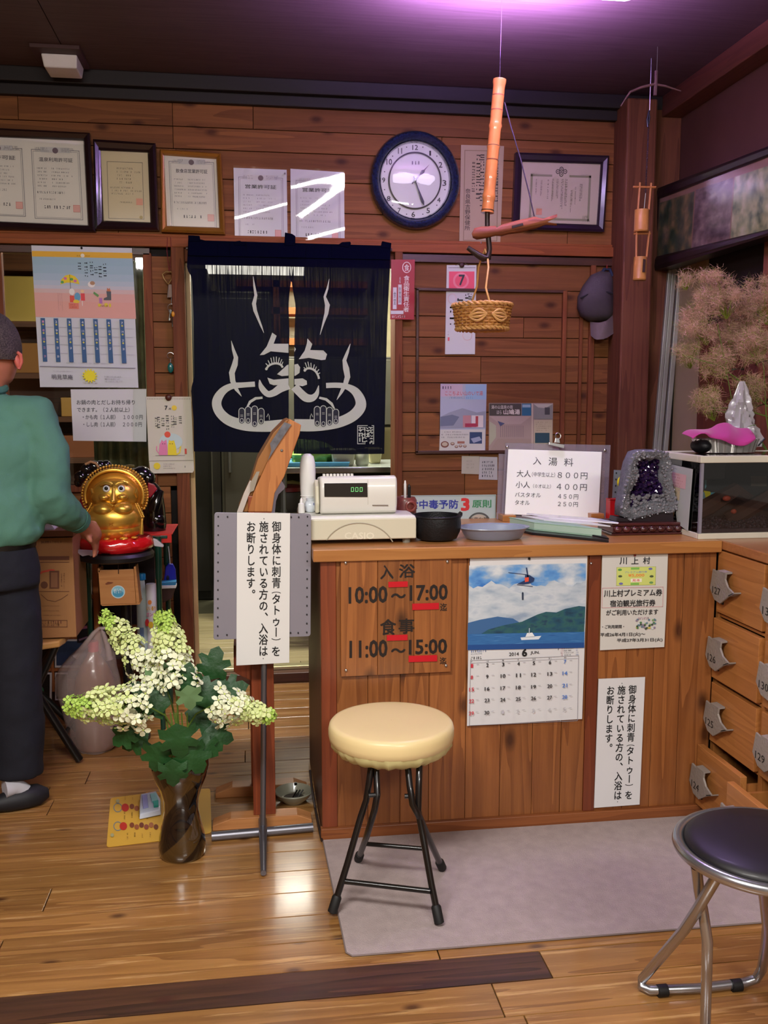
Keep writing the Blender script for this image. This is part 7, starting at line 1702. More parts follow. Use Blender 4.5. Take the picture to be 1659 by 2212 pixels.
def panicle(label, base, tip, Y0, Y1, rad, n, seed, squash=1.0, greenfrom=.62):
    r = random.Random(seed); A = atY(base[0], base[1], Y0); B = atY(tip[0], tip[1], Y1); ax = (B-A); L_ = ax.length; ax.normalize(); u = ax.orthogonal().normalized(); v = ax.cross(u)
    t = thing('hydrangea_stem', label, 'flower', mouth, 'oakleaf hydrangea stems in the dark vase')
    part('stem', m_stem, t, lambda b: b.tube([mouth, mouth+Vector((0, 0, .07)), (mouth+Vector((0, 0, .08))+A)/2+Vector((0, 0, .02)), A, A+ax*L_*.9], [.0028, .0028, .0025, .002, .001], 7), smooth=True)
    def core(b):
        for i in range(70):
            f = r.random(); q = r.uniform(0, 2*pi); rr_ = rad*(.75*(1-f*.75))*FPXI*2.0
            c = A+ax*L_*f; b.tube([c, c+(u*cos(q)+v*sin(q))*rr_*.6+ax*.012], .0008, 4, cap=False)
    FPXI = Y0/FPX/2
    part('branchlets', m_stem, t, core)
    k = 0
    for i in range(n):
        f = (i+.5)/n; f = f**.85; q = i*2.39996+r.uniform(-.3, .3); rr_ = rad*Y0/FPX*(1-.72*f**1.2)*(.55+.6*r.random())
        if f < .08: rr_ *= .8
        c = A+ax*(L_*f)+(u*cos(q)+v*sin(q))*rr_
        nrm_ = ((u*cos(q)+v*sin(q))*1.0+ax*.45+Vector((0, -.25, .15))+Vector([r.uniform(-.6, .6) for _ in range(3)])).normalized()
        kind_ = 2 if f > greenfrom+.2+r.uniform(-.1, .08) else (1 if f > greenfrom-.15+r.uniform(-.22, .12) else 0)
        o = bpy.data.objects.new('floret', fm[kind_]); COL.objects.link(o); o.parent = t
        o.rotation_mode = 'QUATERNION'; o.rotation_quaternion = nrm_.to_track_quat('Z', 'Y') @ Matrix.Rotation(r.uniform(0, pi/2), 3, 'Z').to_quaternion()
        s_ = r.uniform(.85, 1.12); o.scale = (s_, s_, s_); o.location = c-wl(t)
    return t
Yf = vc.y-.02
panicle('hydrangea head leaning up to the left, behind the upright one', (355, 1475), (222, 1325), Yf+.04, Yf+.10, 46, 100, 1)
panicle('hydrangea head standing upright and tallest in the dark vase', (380, 1488), (352, 1322), Yf, Yf+.04, 60, 130, 2)
panicle('hydrangea head stretching far left with pale green tip', (325, 1528), (142, 1522), Yf-.06, Yf-.08, 58, 140, 3, greenfrom=.55)
panicle('hydrangea head stretching right before the sign stand pole', (462, 1522), (592, 1548), Yf-.05, Yf-.10, 44, 100, 4, greenfrom=.72)
# lobed leaves
def lobed(b, c, d, n_, size, seed):
    r = random.Random(seed); d = d.normalized(); n_ = (n_-d*n_.dot(d)).normalized(); s_ = d.cross(n_)
    out = [(0, 0), (.18, -.30), (.10, -.52), (.38, -.50), (.46, -.34), (.62, -.56), (.78, -.46), (.74, -.24), (.92, -.22), (1.08, 0), (.92, .22), (.74, .24), (.78, .46), (.62, .56), (.46, .34), (.38, .50), (.10, .52), (.18, .30)]
    def P_(a, q): return c+d*a*size+s_*q*size+n_*(size*(-.28*a*a-.25*q*q+.05*sin(a*9+seed)*abs(q)*2))
    vs = [P_(.45, 0)]+[P_(a*.55+.2, q*.5) for a, q in out]+[P_(a+r.uniform(-.03, .03), q) for a, q in out]; n = len(out)
    fs = [(0, 1+i, 1+(i+1) % n) for i in range(n)]+[(1+i, 1+n+i, 1+n+(i+1) % n, 1+(i+1) % n) for i in range(n)]
    b.add(vs, fs)
t = thing('hydrangea_foliage', 'dark green lobed leaves filling the mouth of the dark vase', 'leaves', mouth)
for i, (x, y, dx, dz, sz, yo, pale) in enumerate(((345, 1600, -.2, -1, .095, -.06, 0), (400, 1610, .5, -.8, .10, -.07, 0), (380, 1560, .1, -.9, .11, -.09, 0), (320, 1580, -.9, -.5, .09, -.02, 0), (420, 1520, .8, .6, .10, .0, 0), (450, 1470, .3, 1, .10, .05, 0),
        (395, 1500, .2, .9, .09, -.03, 0), (405, 1480, .1, -.9, .075, -.08, 1), (360, 1480, -.3, .9, .09, .02, 1), (470, 1500, .9, .3, .09, .04, 0), (440, 1580, 1, -.3, .09, -.02, 0), (370, 1520, -.6, .2, .10, -.01, 0), (290, 1570, -.8, -.6, .08, -.04, 0), (345, 1545, -.4, .5, .10, .03, 0),
        (400, 1540, .6, -.1, .11, .02, 0), (420, 1600, .9, -.6, .08, -.05, 0), (372, 1640, .0, -1, .085, -.085, 0), (335, 1520, -.8, .8, .09, .05, 0))):
    part('leaf', m_hp if pale else m_hl, t, lambda b: lobed(b, atY(x, y, Yf+yo), Vector((dx, -.15, dz)), Vector((.1*dx, -1, .35)), sz*.9, i), smooth=True)
part('stem', m_stem, t, lambda b: [b.tube([mouth+Vector((.01*k, .005*k, 0)), mouth+Vector((.012*k, -.01, .07)), atY(380+12*k, 1540, Yf)], .0022, 6) for k in (-2, -1, 0, 1, 2)], smooth=True)
# ================================================================== LEFT GROUP BEHIND THE VASE
# postcard rack
YK = 3.90
m_rack = WOOD('rack_wood', (146, 82, 38), (180, 112, 58), 'Z', rough=.45, knots=0, rand=.05)
def kx(c, x, y): return tY(c, x, y, YK)
t = thing('postcard_rack', 'orange wooden lattice rack standing behind the cardboard box', 'rack', (-.8, YK, 0))
rx1 = kx(cY_, 320, 1500).x; rx0 = kx(cY_, 245, 1500).x
part('upright', m_rack, t, lambda b: b.box(rx0, rx1, YK-.01, YK+.03, .10, .86), bevel=.002)
xm0, xm1 = kx(cAA, 238, 700).x, kx(cAA, 268, 700).x
part('upright', m_rack, t, lambda b: b.box(xm0, xm1, YK-.01, YK+.03, .10, .44), bevel=.002)
part('upright', m_rack, t, lambda b: b.box(-1.25, -1.22, YK-.01, YK+.03, .10, .86), bevel=.002)
for z0, z1 in ((kx(cY_, 200, 1800).z, kx(cY_, 200, 1750).z), (kx(cAA, 500, 370).z, kx(cAA, 500, 325).z), (kx(cAA, 250, 690).z, kx(cAA, 250, 655).z), (.10, .15)):
    part('rail', m_rack, t, lambda b: b.box(-1.22, rx0, YK-.008, YK+.028, z0, z1), bevel=.002)
part('plinth', M('plinth_dark', (66, 26, 18), .6), t, lambda b: b.box(-1.25, rx1, YK+.02, YK+.05, 0, .10))
part('back_panel', M('rack_back', (30, 18, 14), .8), t, lambda b: b.box(-1.22, rx1, YK+.035, YK+.045, .1, .86))
def card(c, pts, mat, inner, label, extra=None):
    S = wallsheet(YK-.014, c); tt = thing('postcard', label, 'postcard', S.P(*pts[3]), 'postcards on the wooden rack')
    S.plate(pts, .002, 'card', m_paper, tt); S.poly(inner, mat)
    if extra: extra(S)
    S.done(tt, 'picture')
mb1 = M('photo_blue', (20, 58, 130), .35, var=.35, vs=18, coat=.3); mb2 = M('photo_indigo', (16, 18, 72), .35, var=.2, coat=.3); mb3 = M('photo_bluegrey', (48, 70, 104), .35, var=.4, vs=22, coat=.3); mb4 = M('photo_dark', (12, 16, 16), .35, coat=.3)
card(cY_, [(60, 1290), (240, 1285), (240, 1745), (70, 1745)], mb1, [(78, 1360), (220, 1355), (216, 1670), (90, 1675)], 'blue sea postcard high on the rack under the red cushion')
card(cY_, [(110, 1815), (240, 1815), (235, 2420), (30, 2420)], mb2, [(120, 1845), (222, 1845), (215, 2390), (40, 2390)], 'indigo sunset postcard in the middle of the rack',
     lambda S: (S.poly([(45, 2180), (217, 2150), (216, 2190), (45, 2215)], '#b46a8c'), S.poly([(42, 2220), (216, 2200), (215, 2388), (40, 2388)], '#0c0a18'), S.poly([(60, 2340), (205, 2290), (205, 2310), (70, 2365)], '#8c6c8c')))
card(cAA, [(270, 375), (622, 372), (622, 655), (270, 655)], mb3, [(285, 392), (612, 390), (612, 632), (285, 634)], 'grey blue postcard behind the plastic bag')
card(cAA, [(20, 705), (240, 705), (238, 980), (20, 980)], mb4, [(40, 720), (220, 722), (218, 965), (40, 965)], 'dark postcard with green speck low behind the folding chair legs', lambda S: S.ell(130, 890, 30, 50, '#2c7c50'))
card(cAA, [(272, 705), (400, 705), (400, 980), (272, 980)], mb4, [(285, 720), (395, 722), (395, 965), (285, 965)], 'dark postcard just left of the plastic bag foot')
for k, (x, y0, y1) in enumerate(((45, 1230, 1960), (85, 1260, 1990))):
    S = wallsheet(YK-.03-.006*k, cY_); tt = thing('leaflet', ('white leaflet strip hanging at the left edge of the rack', 'second white leaflet strip overlapping the first on the rack')[k], 'leaflet', S.P(x, y1), 'leaflets on the wooden rack')
    S.plate([(x-25, y0), (x+10, y0+15), (x+35, y1), (x-5, y1+20)], .002, 'sheet', M('leaflet_lilac', (188, 186, 204), .6), tt); part('fold', M('leaflet_lilac', (188, 186, 204)), tt, lambda b: b.prism([S.P(x-22, y0+10, .003), S.P(x-10, y0+10, .003), S.P(x+8, y1, .003), S.P(x-3, y1, .003)], (0, .002, 0)))
# ---- cardboard box on a folding chair
YX = 3.30
m_cb = M('cardboard', (150, 104, 62), .8, var=.06); m_cbd = M('cardboard_print', (96, 56, 36), .8)
p0, p1 = tY(cE, 560, 1300, YX), tY(cE, 580, 2060, YX); bx0, bx1 = -.86, p0.x+.002; bz0, bz1 = tY(cE, 400, 2085, YX).z, tY(cE, 400, 1305, YX).z
t = thing('cardboard_box', 'printed brown cardboard box standing on the folding chair beside the man', 'box', ((bx0+bx1)/2, YX+.1, bz0))
part('body', m_cb, t, lambda b: b.box(bx0, bx1, YX, YX+.24, bz0, bz1), bevel=.002)
part('lid', M('cardboard_lid', (112, 74, 42), .8), t, lambda b: b.box(bx0-.004, bx1+.004, YX-.004, YX+.245, bz1+.004, bz1+.026), bevel=.002)
S = wallsheet(YX-.0005, cE); S.sk = 0; S.sv = .0
S.rect(275, 1448, 540, 1478, m_cbd); S.text('天然', 320, 1330, 380, 1350, m_cbd); S.scrib(320, 1328, 540, 1345, 1, '#70442c', 3, gap=0, fill=.9)
S.strip([(275, 1530), (300, 1500), (340, 1495), (540, 1495)], 5, m_cbd); S.strip([(285, 1600), (330, 1570), (400, 1555), (425, 1558)], 14, '#b03a28')
S.ell(345, 1672, 28, 28, m_cbd); S.rect(385, 1560, 462, 1700, m_cbd); S.rect(398, 1575, 448, 1690, '#7c5034'); S.scrib(470, 1580, 510, 1700, 2, '#70442c', 5, vert=True, gap=0); S.strip([(290, 1722), (540, 1722)], 4, m_cbd)
S.strip([(320, 1745), (370, 1790), (430, 1800), (480, 1780), (530, 1745)], 4, m_cbd); S.scrib(330, 1830, 510, 1840, 1, '#70442c', 7, gap=0); S.scrib(330, 1865, 515, 1880, 1, '#70442c', 8, gap=0); S.scrib(330, 1900, 510, 1915, 1, '#70442c', 9, gap=0)
S.frame(318, 1945, 525, 2000, 4, m_cbd); S.scrib(328, 1952, 515, 1992, 2, '#70442c', 11, gap=0, fill=1); S.done(t)
t = thing('paper_sheet', 'white crumpled paper lying on the cardboard box beside the man\'s elbow', 'paper', tY(cE, 330, 1235, YX))
part('sheet', m_paper, t, lambda b: b.prism([tY(cE, x, y, YX+.02) for x, y in ((250, 1160), (330, 1165), (390, 1190), (425, 1232), (425, 1250), (255, 1250))], (0, .08, 0)), bevel=.002)
part('fold', m_paper, t, lambda b: b.prism([tY(cE, x, y, YX+.015) for x, y in ((260, 1215), (420, 1238), (420, 1250), (260, 1250))], (0, .004, 0)))
t = thing('small_cone', 'tiny white yellow and red cone on the paper behind the man\'s waist', 'ornament', tY(cE, 262, 1165, YX+.05))
c = tY(cE, 262, 1162, YX+.05); part('cone', M('cone_white', (220, 216, 200), .5), t, lambda b: b.lathe([(.016, 0), (.014, .01), (.004, .034), (.001, .036)], c, 20), smooth=True)
part('spot', M('cone_red', (220, 80, 50), .5), t, lambda b: b.ball(c+Vector((.002, -.011, .016)), (.006, .004, .008), 10, 6)); part('band', M('cone_yellow', (228, 200, 40), .5), t, lambda b: b.lathe([(.0165, .001), (.0158, .007)], c, 20, cap=False))
# folding chair
t = thing('folding_chair', 'folding seat with pale wooden top and crossed black legs holding the box', 'stool', (-.78, 3.4, 0))
zs = bz0-.004
sp = [tY(cL, x, y, YX-.03) for x, y in ((0, 545), (275, 545), (440, 505), (482, 475), (470, 462), (275, 462), (0, 462))]
def seatp(b):
    xe = tY(cL, 475, 480, YX).x; b.prism([(bx0-.04, YX-.05, zs-.026), (xe-.07, YX-.05, zs-.026), (xe-.01, YX-.02, zs-.026), (xe, YX+.03, zs-.026), (xe, YX+.26, zs-.026), (bx0-.04, YX+.26, zs-.026)], (0, 0, .024))
part('seat', M('seat_wood_pale', (196, 146, 84), .35, coat=.4, var=.1), t, seatp, bevel=.006)
def leg(a, c, w_=.013): part('leg', m_black, t, lambda b: b.tube([a, (a+c)/2, c], w_, 10), smooth=True)
lt = tY(cL, 430, 540, YX-.02); lk = tY(cL, 268, 850, YX-.02); lb = atZ(*px(cL, 592, 1385), .012)
leg(tY(cL, 420, 530, YX+.0), tY(cL, 262, 880, YX-.02)); leg(tY(cL, 255, 860, YX-.02), lb, .0145)
leg(tY(cL, 262, 880, YX-.02), Vector((-1.05, YX-.1, .012))); leg(tY(cL, 420, 530, YX+.2), Vector((-1.0, YX+.2, .012))); leg(Vector((-1.0, YX+.22, zs-.03)), Vector((lb.x, YX+.24, .012)))
part('leg_brace', m_black, t, lambda b: b.tube([lb+Vector((-.05, 0, .09)), Vector((lb.x-.05, YX+.22, .10))], .008, 8))
# ---- plastic carrier bag with big bottle
cb = atZ(200, 1630, 0); cb = Vector((cb.x+.0, cb.y+.06, 0))
def bz(y, Y=cb.y): return tY(cL, 700, y, Y).z
t = thing('plastic_bag', 'translucent plastic carrier bag standing on the floor behind the flowers', 'bag', cb)
m_bag = M('bag_film', (190, 170, 166), .25, coat=.6, alpha=.38, var=.06, bump=.5, bs=22)
def bagmesh(b):
    prof_ = [(1372, 660, 790), (1350, 585, 850), (1250, 530, 890), (1100, 500, 900), (900, 430, 905), (780, 415, 895), (700, 445, 880), (600, 540, 850), (520, 620, 800), (440, 690, 770), (420, 712, 760)]
    n = 40; vs = []
    for k, (y, a, c) in enumerate(prof_):
        pa, pc_ = tY(cL, a, y, cb.y), tY(cL, c, y, cb.y); cxx = (pa.x+pc_.x)/2; r = (pc_.x-pa.x)/2; z = max(.002, pa.z)
        for i in range(n):
            a_ = 2*pi*i/n; q = 1+.14*noise.noise(Vector((cos(a_)*3, sin(a_)*3, k*.6)))+.03*sin(a_*9+k*.3)*(k > 5); vs.append(Vector((cxx+r*q*cos(a_), cb.y+min(r, .09)*q*sin(a_), z)))
    K_ = len(prof_); b.add(vs, [(j*n+i, j*n+(i+1) % n, (j+1)*n+(i+1) % n, (j+1)*n+i) for j in range(K_-1) for i in range(n)]+[tuple(range(n))[::-1]])
part('film', m_bag, t, bagmesh, smooth=True)
for q in (((560, 620), (640, 520), (700, 440), (740, 405), (800, 400), (860, 420)), ((820, 640), (800, 520), (770, 440), (760, 410), (820, 395), (880, 440))):
    part('handle', m_bag, t, lambda b: b.tube([tY(cL, x, y, cb.y-.03) for x, y in q], [.012, .010, .008, .006, .006, .004], 10), smooth=True)
t = thing('big_bottle', 'large amber plastic bottle with red cap inside the carrier bag', 'bottle', cb+Vector((0, 0, .004)))
zc_ = tY(cL, 703, 580, cb.y).z; xb_ = tY(cL, 703, 580, cb.y).x
bc_ = Vector((xb_-.004, cb.y+.01, .006))
part('body', M('bottle_amber', (132, 84, 52), .3, coat=.5, var=.1), t, lambda b: b.lathe([(.068, 0), (.075, .01), (.076, zc_-.16), (.07, zc_-.11), (.05, zc_-.06), (.026, zc_-.025), (.019, zc_-.006)], bc_, 32), smooth=True)
ch = tY(cL, 703, 505, cb.y).z-zc_
part('cap', M('cap_red', (186, 22, 30), .35), t, lambda b: b.lathe([(.020, zc_-.006), (.021, zc_+ch-.012), (.019, zc_+ch-.006)], bc_, 24), smooth=True, ang=50)

# ---- green pipe rack with red cloth
YR = 3.66
m_green = M('pipe_green', (14, 60, 46), .35, coat=.3)
t = thing('green_pipe_rack', 'dark green metal pipe rack against the wall under the figurines', 'rack', (-.5, 3.8, 0))
gz1 = tY(cY_, 1200, 950, YR+.05).z
gxr = tY(cY_, 1125, 1500, YR).x; gxb = tY(cY_, 1205, 1300, 3.95).x
for x, y in ((gxr, YR), (gxb+.006, 3.98), (gxr-.27, YR+.02), (gxr-.27, 3.98)):
    part('pipe', m_green, t, lambda b: b.tube([(x, y, 0), (x, y, gz1-.17), (x, y, gz1-.165), (x, y, gz1)], [.0105, .0105, .014, .014], 14), smooth=True, ang=60)
part('shelf', m_green, t, lambda b: b.box(gxr-.275, gxr+.035, YR+.02, 4.0, gz1-.012, gz1), bevel=.002)
part('shelf', M('shelf_dark', (40, 24, 18), .6), t, lambda b: b.box(gxr-.24, gxr+.02, YR+.02, 4.0, .285, .300), bevel=.002)
part('back_sheet', M('rack_back', (30, 18, 14)), t, lambda b: b.box(gxr-.26, gxr-.05, 3.99, 4.0, .35, gz1-.02))
o = thing('red_cloth', 'red cloth spread over the top shelf of the green rack', 'cloth', (gxr-.1, YR+.1, gz1))
mred = M('cloth_red', (186, 34, 22), .75, var=.06)
part('cloth', mred, o, lambda b: b.box(gxr-.275, tY(cY_, 1310, 800, 3.72).x, YR+.03, 3.98, gz1+.001, gz1+.006), bevel=.002)
part('front_fold', mred, o, lambda b: b.box(gxr-.1, tY(cY_, 1300, 800, 3.72).x, YR+.024, YR+.03, gz1-.03, gz1+.006), bevel=.002)
zr = gz1+.007
# black figurines
m_blk = M('lacquer_black', (13, 12, 15), .15, coat=.8)
m_tan = M('figurine_face', (150, 108, 70), .5); m_fr = M('figurine_red', (140, 14, 30), .4)
YFg = 3.80
def fg(x, y, Y=YFg): return tY(cY_, x, y, Y)
t = thing('black_figurine', 'black curly headed figurine with tan face behind the gold statue at left', 'figurine', (fg(250, 300).x, YFg, zr), 'lacquered figurines on the red cloth')
part('curls', m_blk, t, lambda b: [b.ball(fg(x, y, YFg-.02+dy), r, 16, 12) for x, y, r, dy in ((90, 190, .026, 0), (170, 90, .024, 0), (270, 50, .024, .01), (60, 260, .018, .0), (350, 40, .022, .02), (430, 30, .02, .02), (180, 160, .028, .01), (240, 120, .03, .03))], smooth=True)
part('hat_band', m_tan, t, lambda b: b.tube([fg(150, 20, YFg-.045), fg(220, -15, YFg-.045), fg(290, 5, YFg-.045), fg(325, 60, YFg-.045)], .005, 8), smooth=True)
part('face', m_tan, t, lambda b: b.ball(fg(160, 280, YFg-.01), (.024, .02, .030), 18, 12), smooth=True)
part('robe', m_fr, t, lambda b: b.lathe([(.06, 0), (.058, .04), (.045, .10), (.02, fg(160, 330).z-zr)], (fg(130, 500).x+.02, YFg+.01, zr), 24), smooth=True)
t = thing('black_figurine', 'bulky black figurine with red collar behind the gold statue at right', 'figurine', (fg(1000, 300).x, YFg, zr), 'lacquered figurines on the red cloth')
fx = fg(1050, 500).x; top_ = fg(860, 45).z-zr
part('body', m_blk, t, lambda b: b.lathe([(.048, 0), (.05, .03), (.046, .09), (.04, .14), (.03, .17), (.012, .19)], (fx, YFg, zr), 28), smooth=True)
part('head', m_blk, t, lambda b: (b.ball(fg(900, 160), (.040, .035, .036), 20, 14), b.ball(fg(980, 210), (.030, .03, .034), 16, 12), b.ball(fg(790, 150), (.028, .03, .024), 16, 12)), smooth=True)
part('brim', M('gilt_rim', (120, 106, 60), .3, .6), t, lambda b: b.tube([fg(570, 95, YFg-.05), fg(650, 55, YFg-.05), fg(740, 38, YFg-.05), fg(800, 50, YFg-.05)], .006, 8), smooth=True)
part('collar', m_fr, t, lambda b: b.prism([fg(x, y, YFg-.052) for x, y in ((975, 260), (1060, 290), (1105, 350), (1010, 470), (980, 440))], (0, .02, 0)), bevel=.004)
part('sleeve', m_blk, t, lambda b: (b.tube([fg(1150, 370, YFg-.03), fg(1090, 520, YFg-.05), fg(1060, 640, YFg-.05)], [.014, .022, .02], 14), b.ball(fg(1080, 760, YFg-.02), (.04, .03, .035), 16, 12)), smooth=True)
# ---- black stool + red cushion + gold statue
YT = 3.50
def e(x, y, Y=YT): return tY(cE, x, y, Y)
scx = (e(598, 1400).x+e(1205, 1400).x)/2; srad = (e(1205, 1400).x-e(598, 1400).x)/2; szt = e(900, 1402).z
t = thing('black_round_stool', 'black round stool holding the red cushion and gold statue', 'stool', (scx, YT, 0))
part('seat', M('black_vinyl', (20, 17, 18)), t, lambda b: b.lathe([(srad*.8, szt-.034), (srad*.97, szt-.026), (srad*.99, szt-.012), (srad*.93, szt-.001), (.001, szt)], (scx, YT, 0), 48, cap=False), smooth=True)
part('column', m_black, t, lambda b: b.tube([(scx+.02, YT+.07, .03), (scx+.02, YT+.07, szt-.03)], .02, 14), smooth=True)
part('base', m_black, t, lambda b: b.lathe([(.075, 0), (.075, .012), (.03, .03)], (scx+.02, YT+.075, 0), 32), smooth=True)
ct = e(900, 1290).z
t = thing('red_cushion', 'glossy red cushion wrapped in clear film under the gold statue', 'cushion', (scx, YT, szt))
def cush(b):
    n = 64; vs = []; r = srad; hh = ct-szt
    P_ = [(.3, .002), (.86, .002), (.96, hh*.25), (1.0, hh*.5), (.97, hh*.8), (.88, hh*.98), (.3, hh*.95), (.01, hh*.95)]
    for k, (q, z) in enumerate(P_):
        for i in range(n):
            a = 2*pi*i/n; w_ = 1+.025*sin(a*8+k)+.02*noise.noise(Vector((cos(a)*3, sin(a)*3, k))); vs.append(Vector((scx+r*q*w_*cos(a), YT+r*.85*q*w_*sin(a), szt+z)))
    b.add(vs, [(j*n+i, j*n+(i+1) % n, (j+1)*n+(i+1) % n, (j+1)*n+i) for j in range(len(P_)-1) for i in range(n)])
part('cushion', M('cushion_red', (196, 20, 26), .15, coat=1, bump=.7, bs=26), t, cush, smooth=True)
part('film_corner', m_cello, t, lambda b: b.prism([e(x, y, YT-.05) for x, y in ((1190, 1310), (1220, 1320), (1275, 1365), (1270, 1380), (1200, 1370))], (0, .02, 0)), bevel=.003)
part('film_corner', m_cello, t, lambda b: b.prism([e(x, y, YT-.11) for x, y in ((610, 1395), (770, 1405), (745, 1470), (690, 1440), (640, 1450), (600, 1420))], (0, .004, 0)), bevel=.002)
m_gold = M('gold', (226, 178, 78), .34, .8, var=.05); m_goldo = M('gold_dark', (206, 144, 52), .36, .8)
zc_ = ct
t = thing('gold_raccoon_dog_statue', 'shiny gold round-bellied raccoon dog statue with big white eyes on red cushion', 'statue', (scx, YT, ct))
K_ = lambda x, y, dy=0: tY(cY_, x, y, YT+dy)
u_ = .1627*YT/FPX   # metres per crop unit
c0 = K_(540, 430); hr = 425*u_
def hat(b):
    b.ball(c0+Vector((0, .03, -.005)), (hr*.93, .055, hr*.88), 40, 24)
part('hat', m_goldo, t, hat, smooth=True)
def beads(b):
    for i in range(44):
        a = radians(-28)+radians(236)*i/43; b.ball(c0+Vector((hr*.97*cos(a), .008, hr*.90*sin(a)+.0)), (.0052, .007, .0052), 8, 6)
        if i % 1 == 0: b.ball(c0+Vector((hr*.90*cos(a), -.002, hr*.83*sin(a))), (.003, .004, .003), 6, 4)
part('hat_rim_beads', m_gold, t, beads, smooth=True)
part('hat_brim', m_gold, t, lambda b: b.tube([c0+Vector((hr*.86*cos(radians(a)), -.012, hr*.78*sin(radians(a)))) for a in range(-20, 201, 8)], .005, 8), smooth=True)
def body(b):
    b.ball(K_(530, 720, -.01), (380*u_, .085, 230*u_), 40, 24); b.ball(K_(540, 860, -.0), (350*u_, .08, 170*u_), 36, 20)
    b.ball(K_(400, 610, -.06), (135*u_, .04, 90*u_), 24, 16); b.ball(K_(650, 605, -.06), (135*u_, .04, 90*u_), 24, 16)
    b.ball(K_(540, 420, -.012), (300*u_, .06, 210*u_), 32, 20)
part('body', m_gold, t, body, smooth=True)
def face(b):
    b.ball(K_(400, 455, -.072), (70*u_, .022, 42*u_), 20, 12); b.ball(K_(640, 450, -.072), (70*u_, .022, 42*u_), 20, 12)
    b.tube([K_(525, 330, -.07), K_(520, 420, -.085), K_(515, 500, -.095)], [.006, .007, .010], 12); b.ball(K_(515, 505, -.095), (36*u_, .012, 28*u_), 16, 10)
    for s_ in (-1, 1):
        x = 530
        b.tube([K_(x+s_*10, 575, -.09), K_(x+s_*60, 545, -.088), K_(x+s_*150, 535, -.078), K_(x+s_*230, 545, -.05)], [.004, .004, .004, .002], 8)
        b.tube([K_(x+s_*25, 590, -.09), K_(x+s_*70, 640, -.085), K_(x+s_*130, 665, -.07)], .003, 6)
        b.tube([K_(x+s_*175, 290, -.06), K_(x+s_*120, 262, -.072), K_(x+s_*60, 268, -.075), K_(x+s_*25, 290, -.075)], .0055, 8)
    for x in (230, 830): b.tube([K_(x, 350, -.03), K_(x+(20 if x < 500 else -20), 400, -.045), K_(x, 450, -.03)], .005, 8)
part('face', m_gold, t, face, smooth=True)
for x, y in ((430, 345), (628, 345)):
    part('eye', M('eye_white', (226, 228, 232), .15, coat=.6), t, lambda b: b.ball(K_(x, y, -.066), (46*u_, .014, 46*u_), 20, 14), smooth=True)
    part('pupil', m_black, t, lambda b: b.ball(K_(x-4, y-8, -.080), (24*u_, .005, 24*u_), 14, 10), smooth=True)
def tassel(b):
    for x in (800, 880):
        for i in range(12):
            f = i/11; b.ball(K_(830+(x-840)*.35+80*f, 545+170*f, -.055), .0035, 8, 6)
    b.tube([K_(905, 740, -.06), K_(900, 850, -.062), K_(895, 945, -.06)], [.003, .006, .0075], 10)
    for i in range(9): b.ball(K_(230-9*i, 540+16*i, -.05), .0035, 8, 6)
part('tassel', m_gold, t, tassel, smooth=True)
part('feet', m_gold, t, lambda b: (b.ball(K_(430, 1010, -.085), (40*u_, .014, 16*u_), 16, 10), b.ball(K_(660, 1005, -.085), (55*u_, .016, 24*u_), 16, 10), b.ball(K_(545, 1015, -.085), (18*u_, .01, 16*u_), 12, 8), b.ball(K_(800, 990, -.08), (40*u_, .014, 18*u_), 12, 8)), smooth=True)
part('navel', m_goldo, t, lambda b: (b.tube([K_(465, 800, -.097), K_(520, 828, -.099)], .0018, 6), b.tube([K_(465, 828, -.099), K_(520, 800, -.097)], .0018, 6)))
# ---- hanging wooden box with round badge
YQ = 3.42
t = thing('hanging_wooden_box', 'pale wooden plaque box with blue round badge hanging by a string under the stool', 'box', tY(cY_, 600, 1880, YQ))
mq = WOOD('plaque_wood', (156, 100, 52), (176, 122, 70), 'X', knots=0, rand=0)
P_ = lambda x, y: tY(cY_, x, y, YQ)
part('front', mq, t, lambda b: b.prism([P_(x, y) for x, y in ((320, 1425), (790, 1412), (822, 1868), (352, 1880))], (0, .012, 0)), bevel=.001)
part('side', mq, t, lambda b: b.prism([P_(x, y) for x, y in ((792, 1380), (820, 1372), (870, 1850), (826, 1878))], (0, .07, 0)), bevel=.001)
part('side', mq, t, lambda b: b.prism([P_(x, y) for x, y in ((312, 1400), (335, 1395), (350, 1440), (318, 1470))], (0, .07, 0)), bevel=.001)
part('bottom', mq, t, lambda b: b.prism([P_(x, y) for x, y in ((352, 1882), (822, 1870), (880, 1850), (870, 1880), (380, 1900))], (0, .07, 0)))
S = wallsheet(YQ, cY_); S.ell(585, 1712, 92, 86, '#b8c8cc'); S.ell(585, 1712, 82, 76, '#7cb0c0'); S.ell(585, 1735, 70, 45, '#3c88a8'); S.scrib(530, 1670, 640, 1730, 2, '#dce8ea', 4, gap=0, fill=1); S.poly([(410, 1605), (450, 1578), (525, 1585), (500, 1602), (430, 1618)], '#6c3418'); S.done(t, 'badge')
part('string', M('string_dark', (44, 30, 22), .7), t, lambda b: b.tube([tY(cY_, 590, 1470, YQ-.002), tY(cY_, 582, 1210, YQ-.01)], .0016, 6))
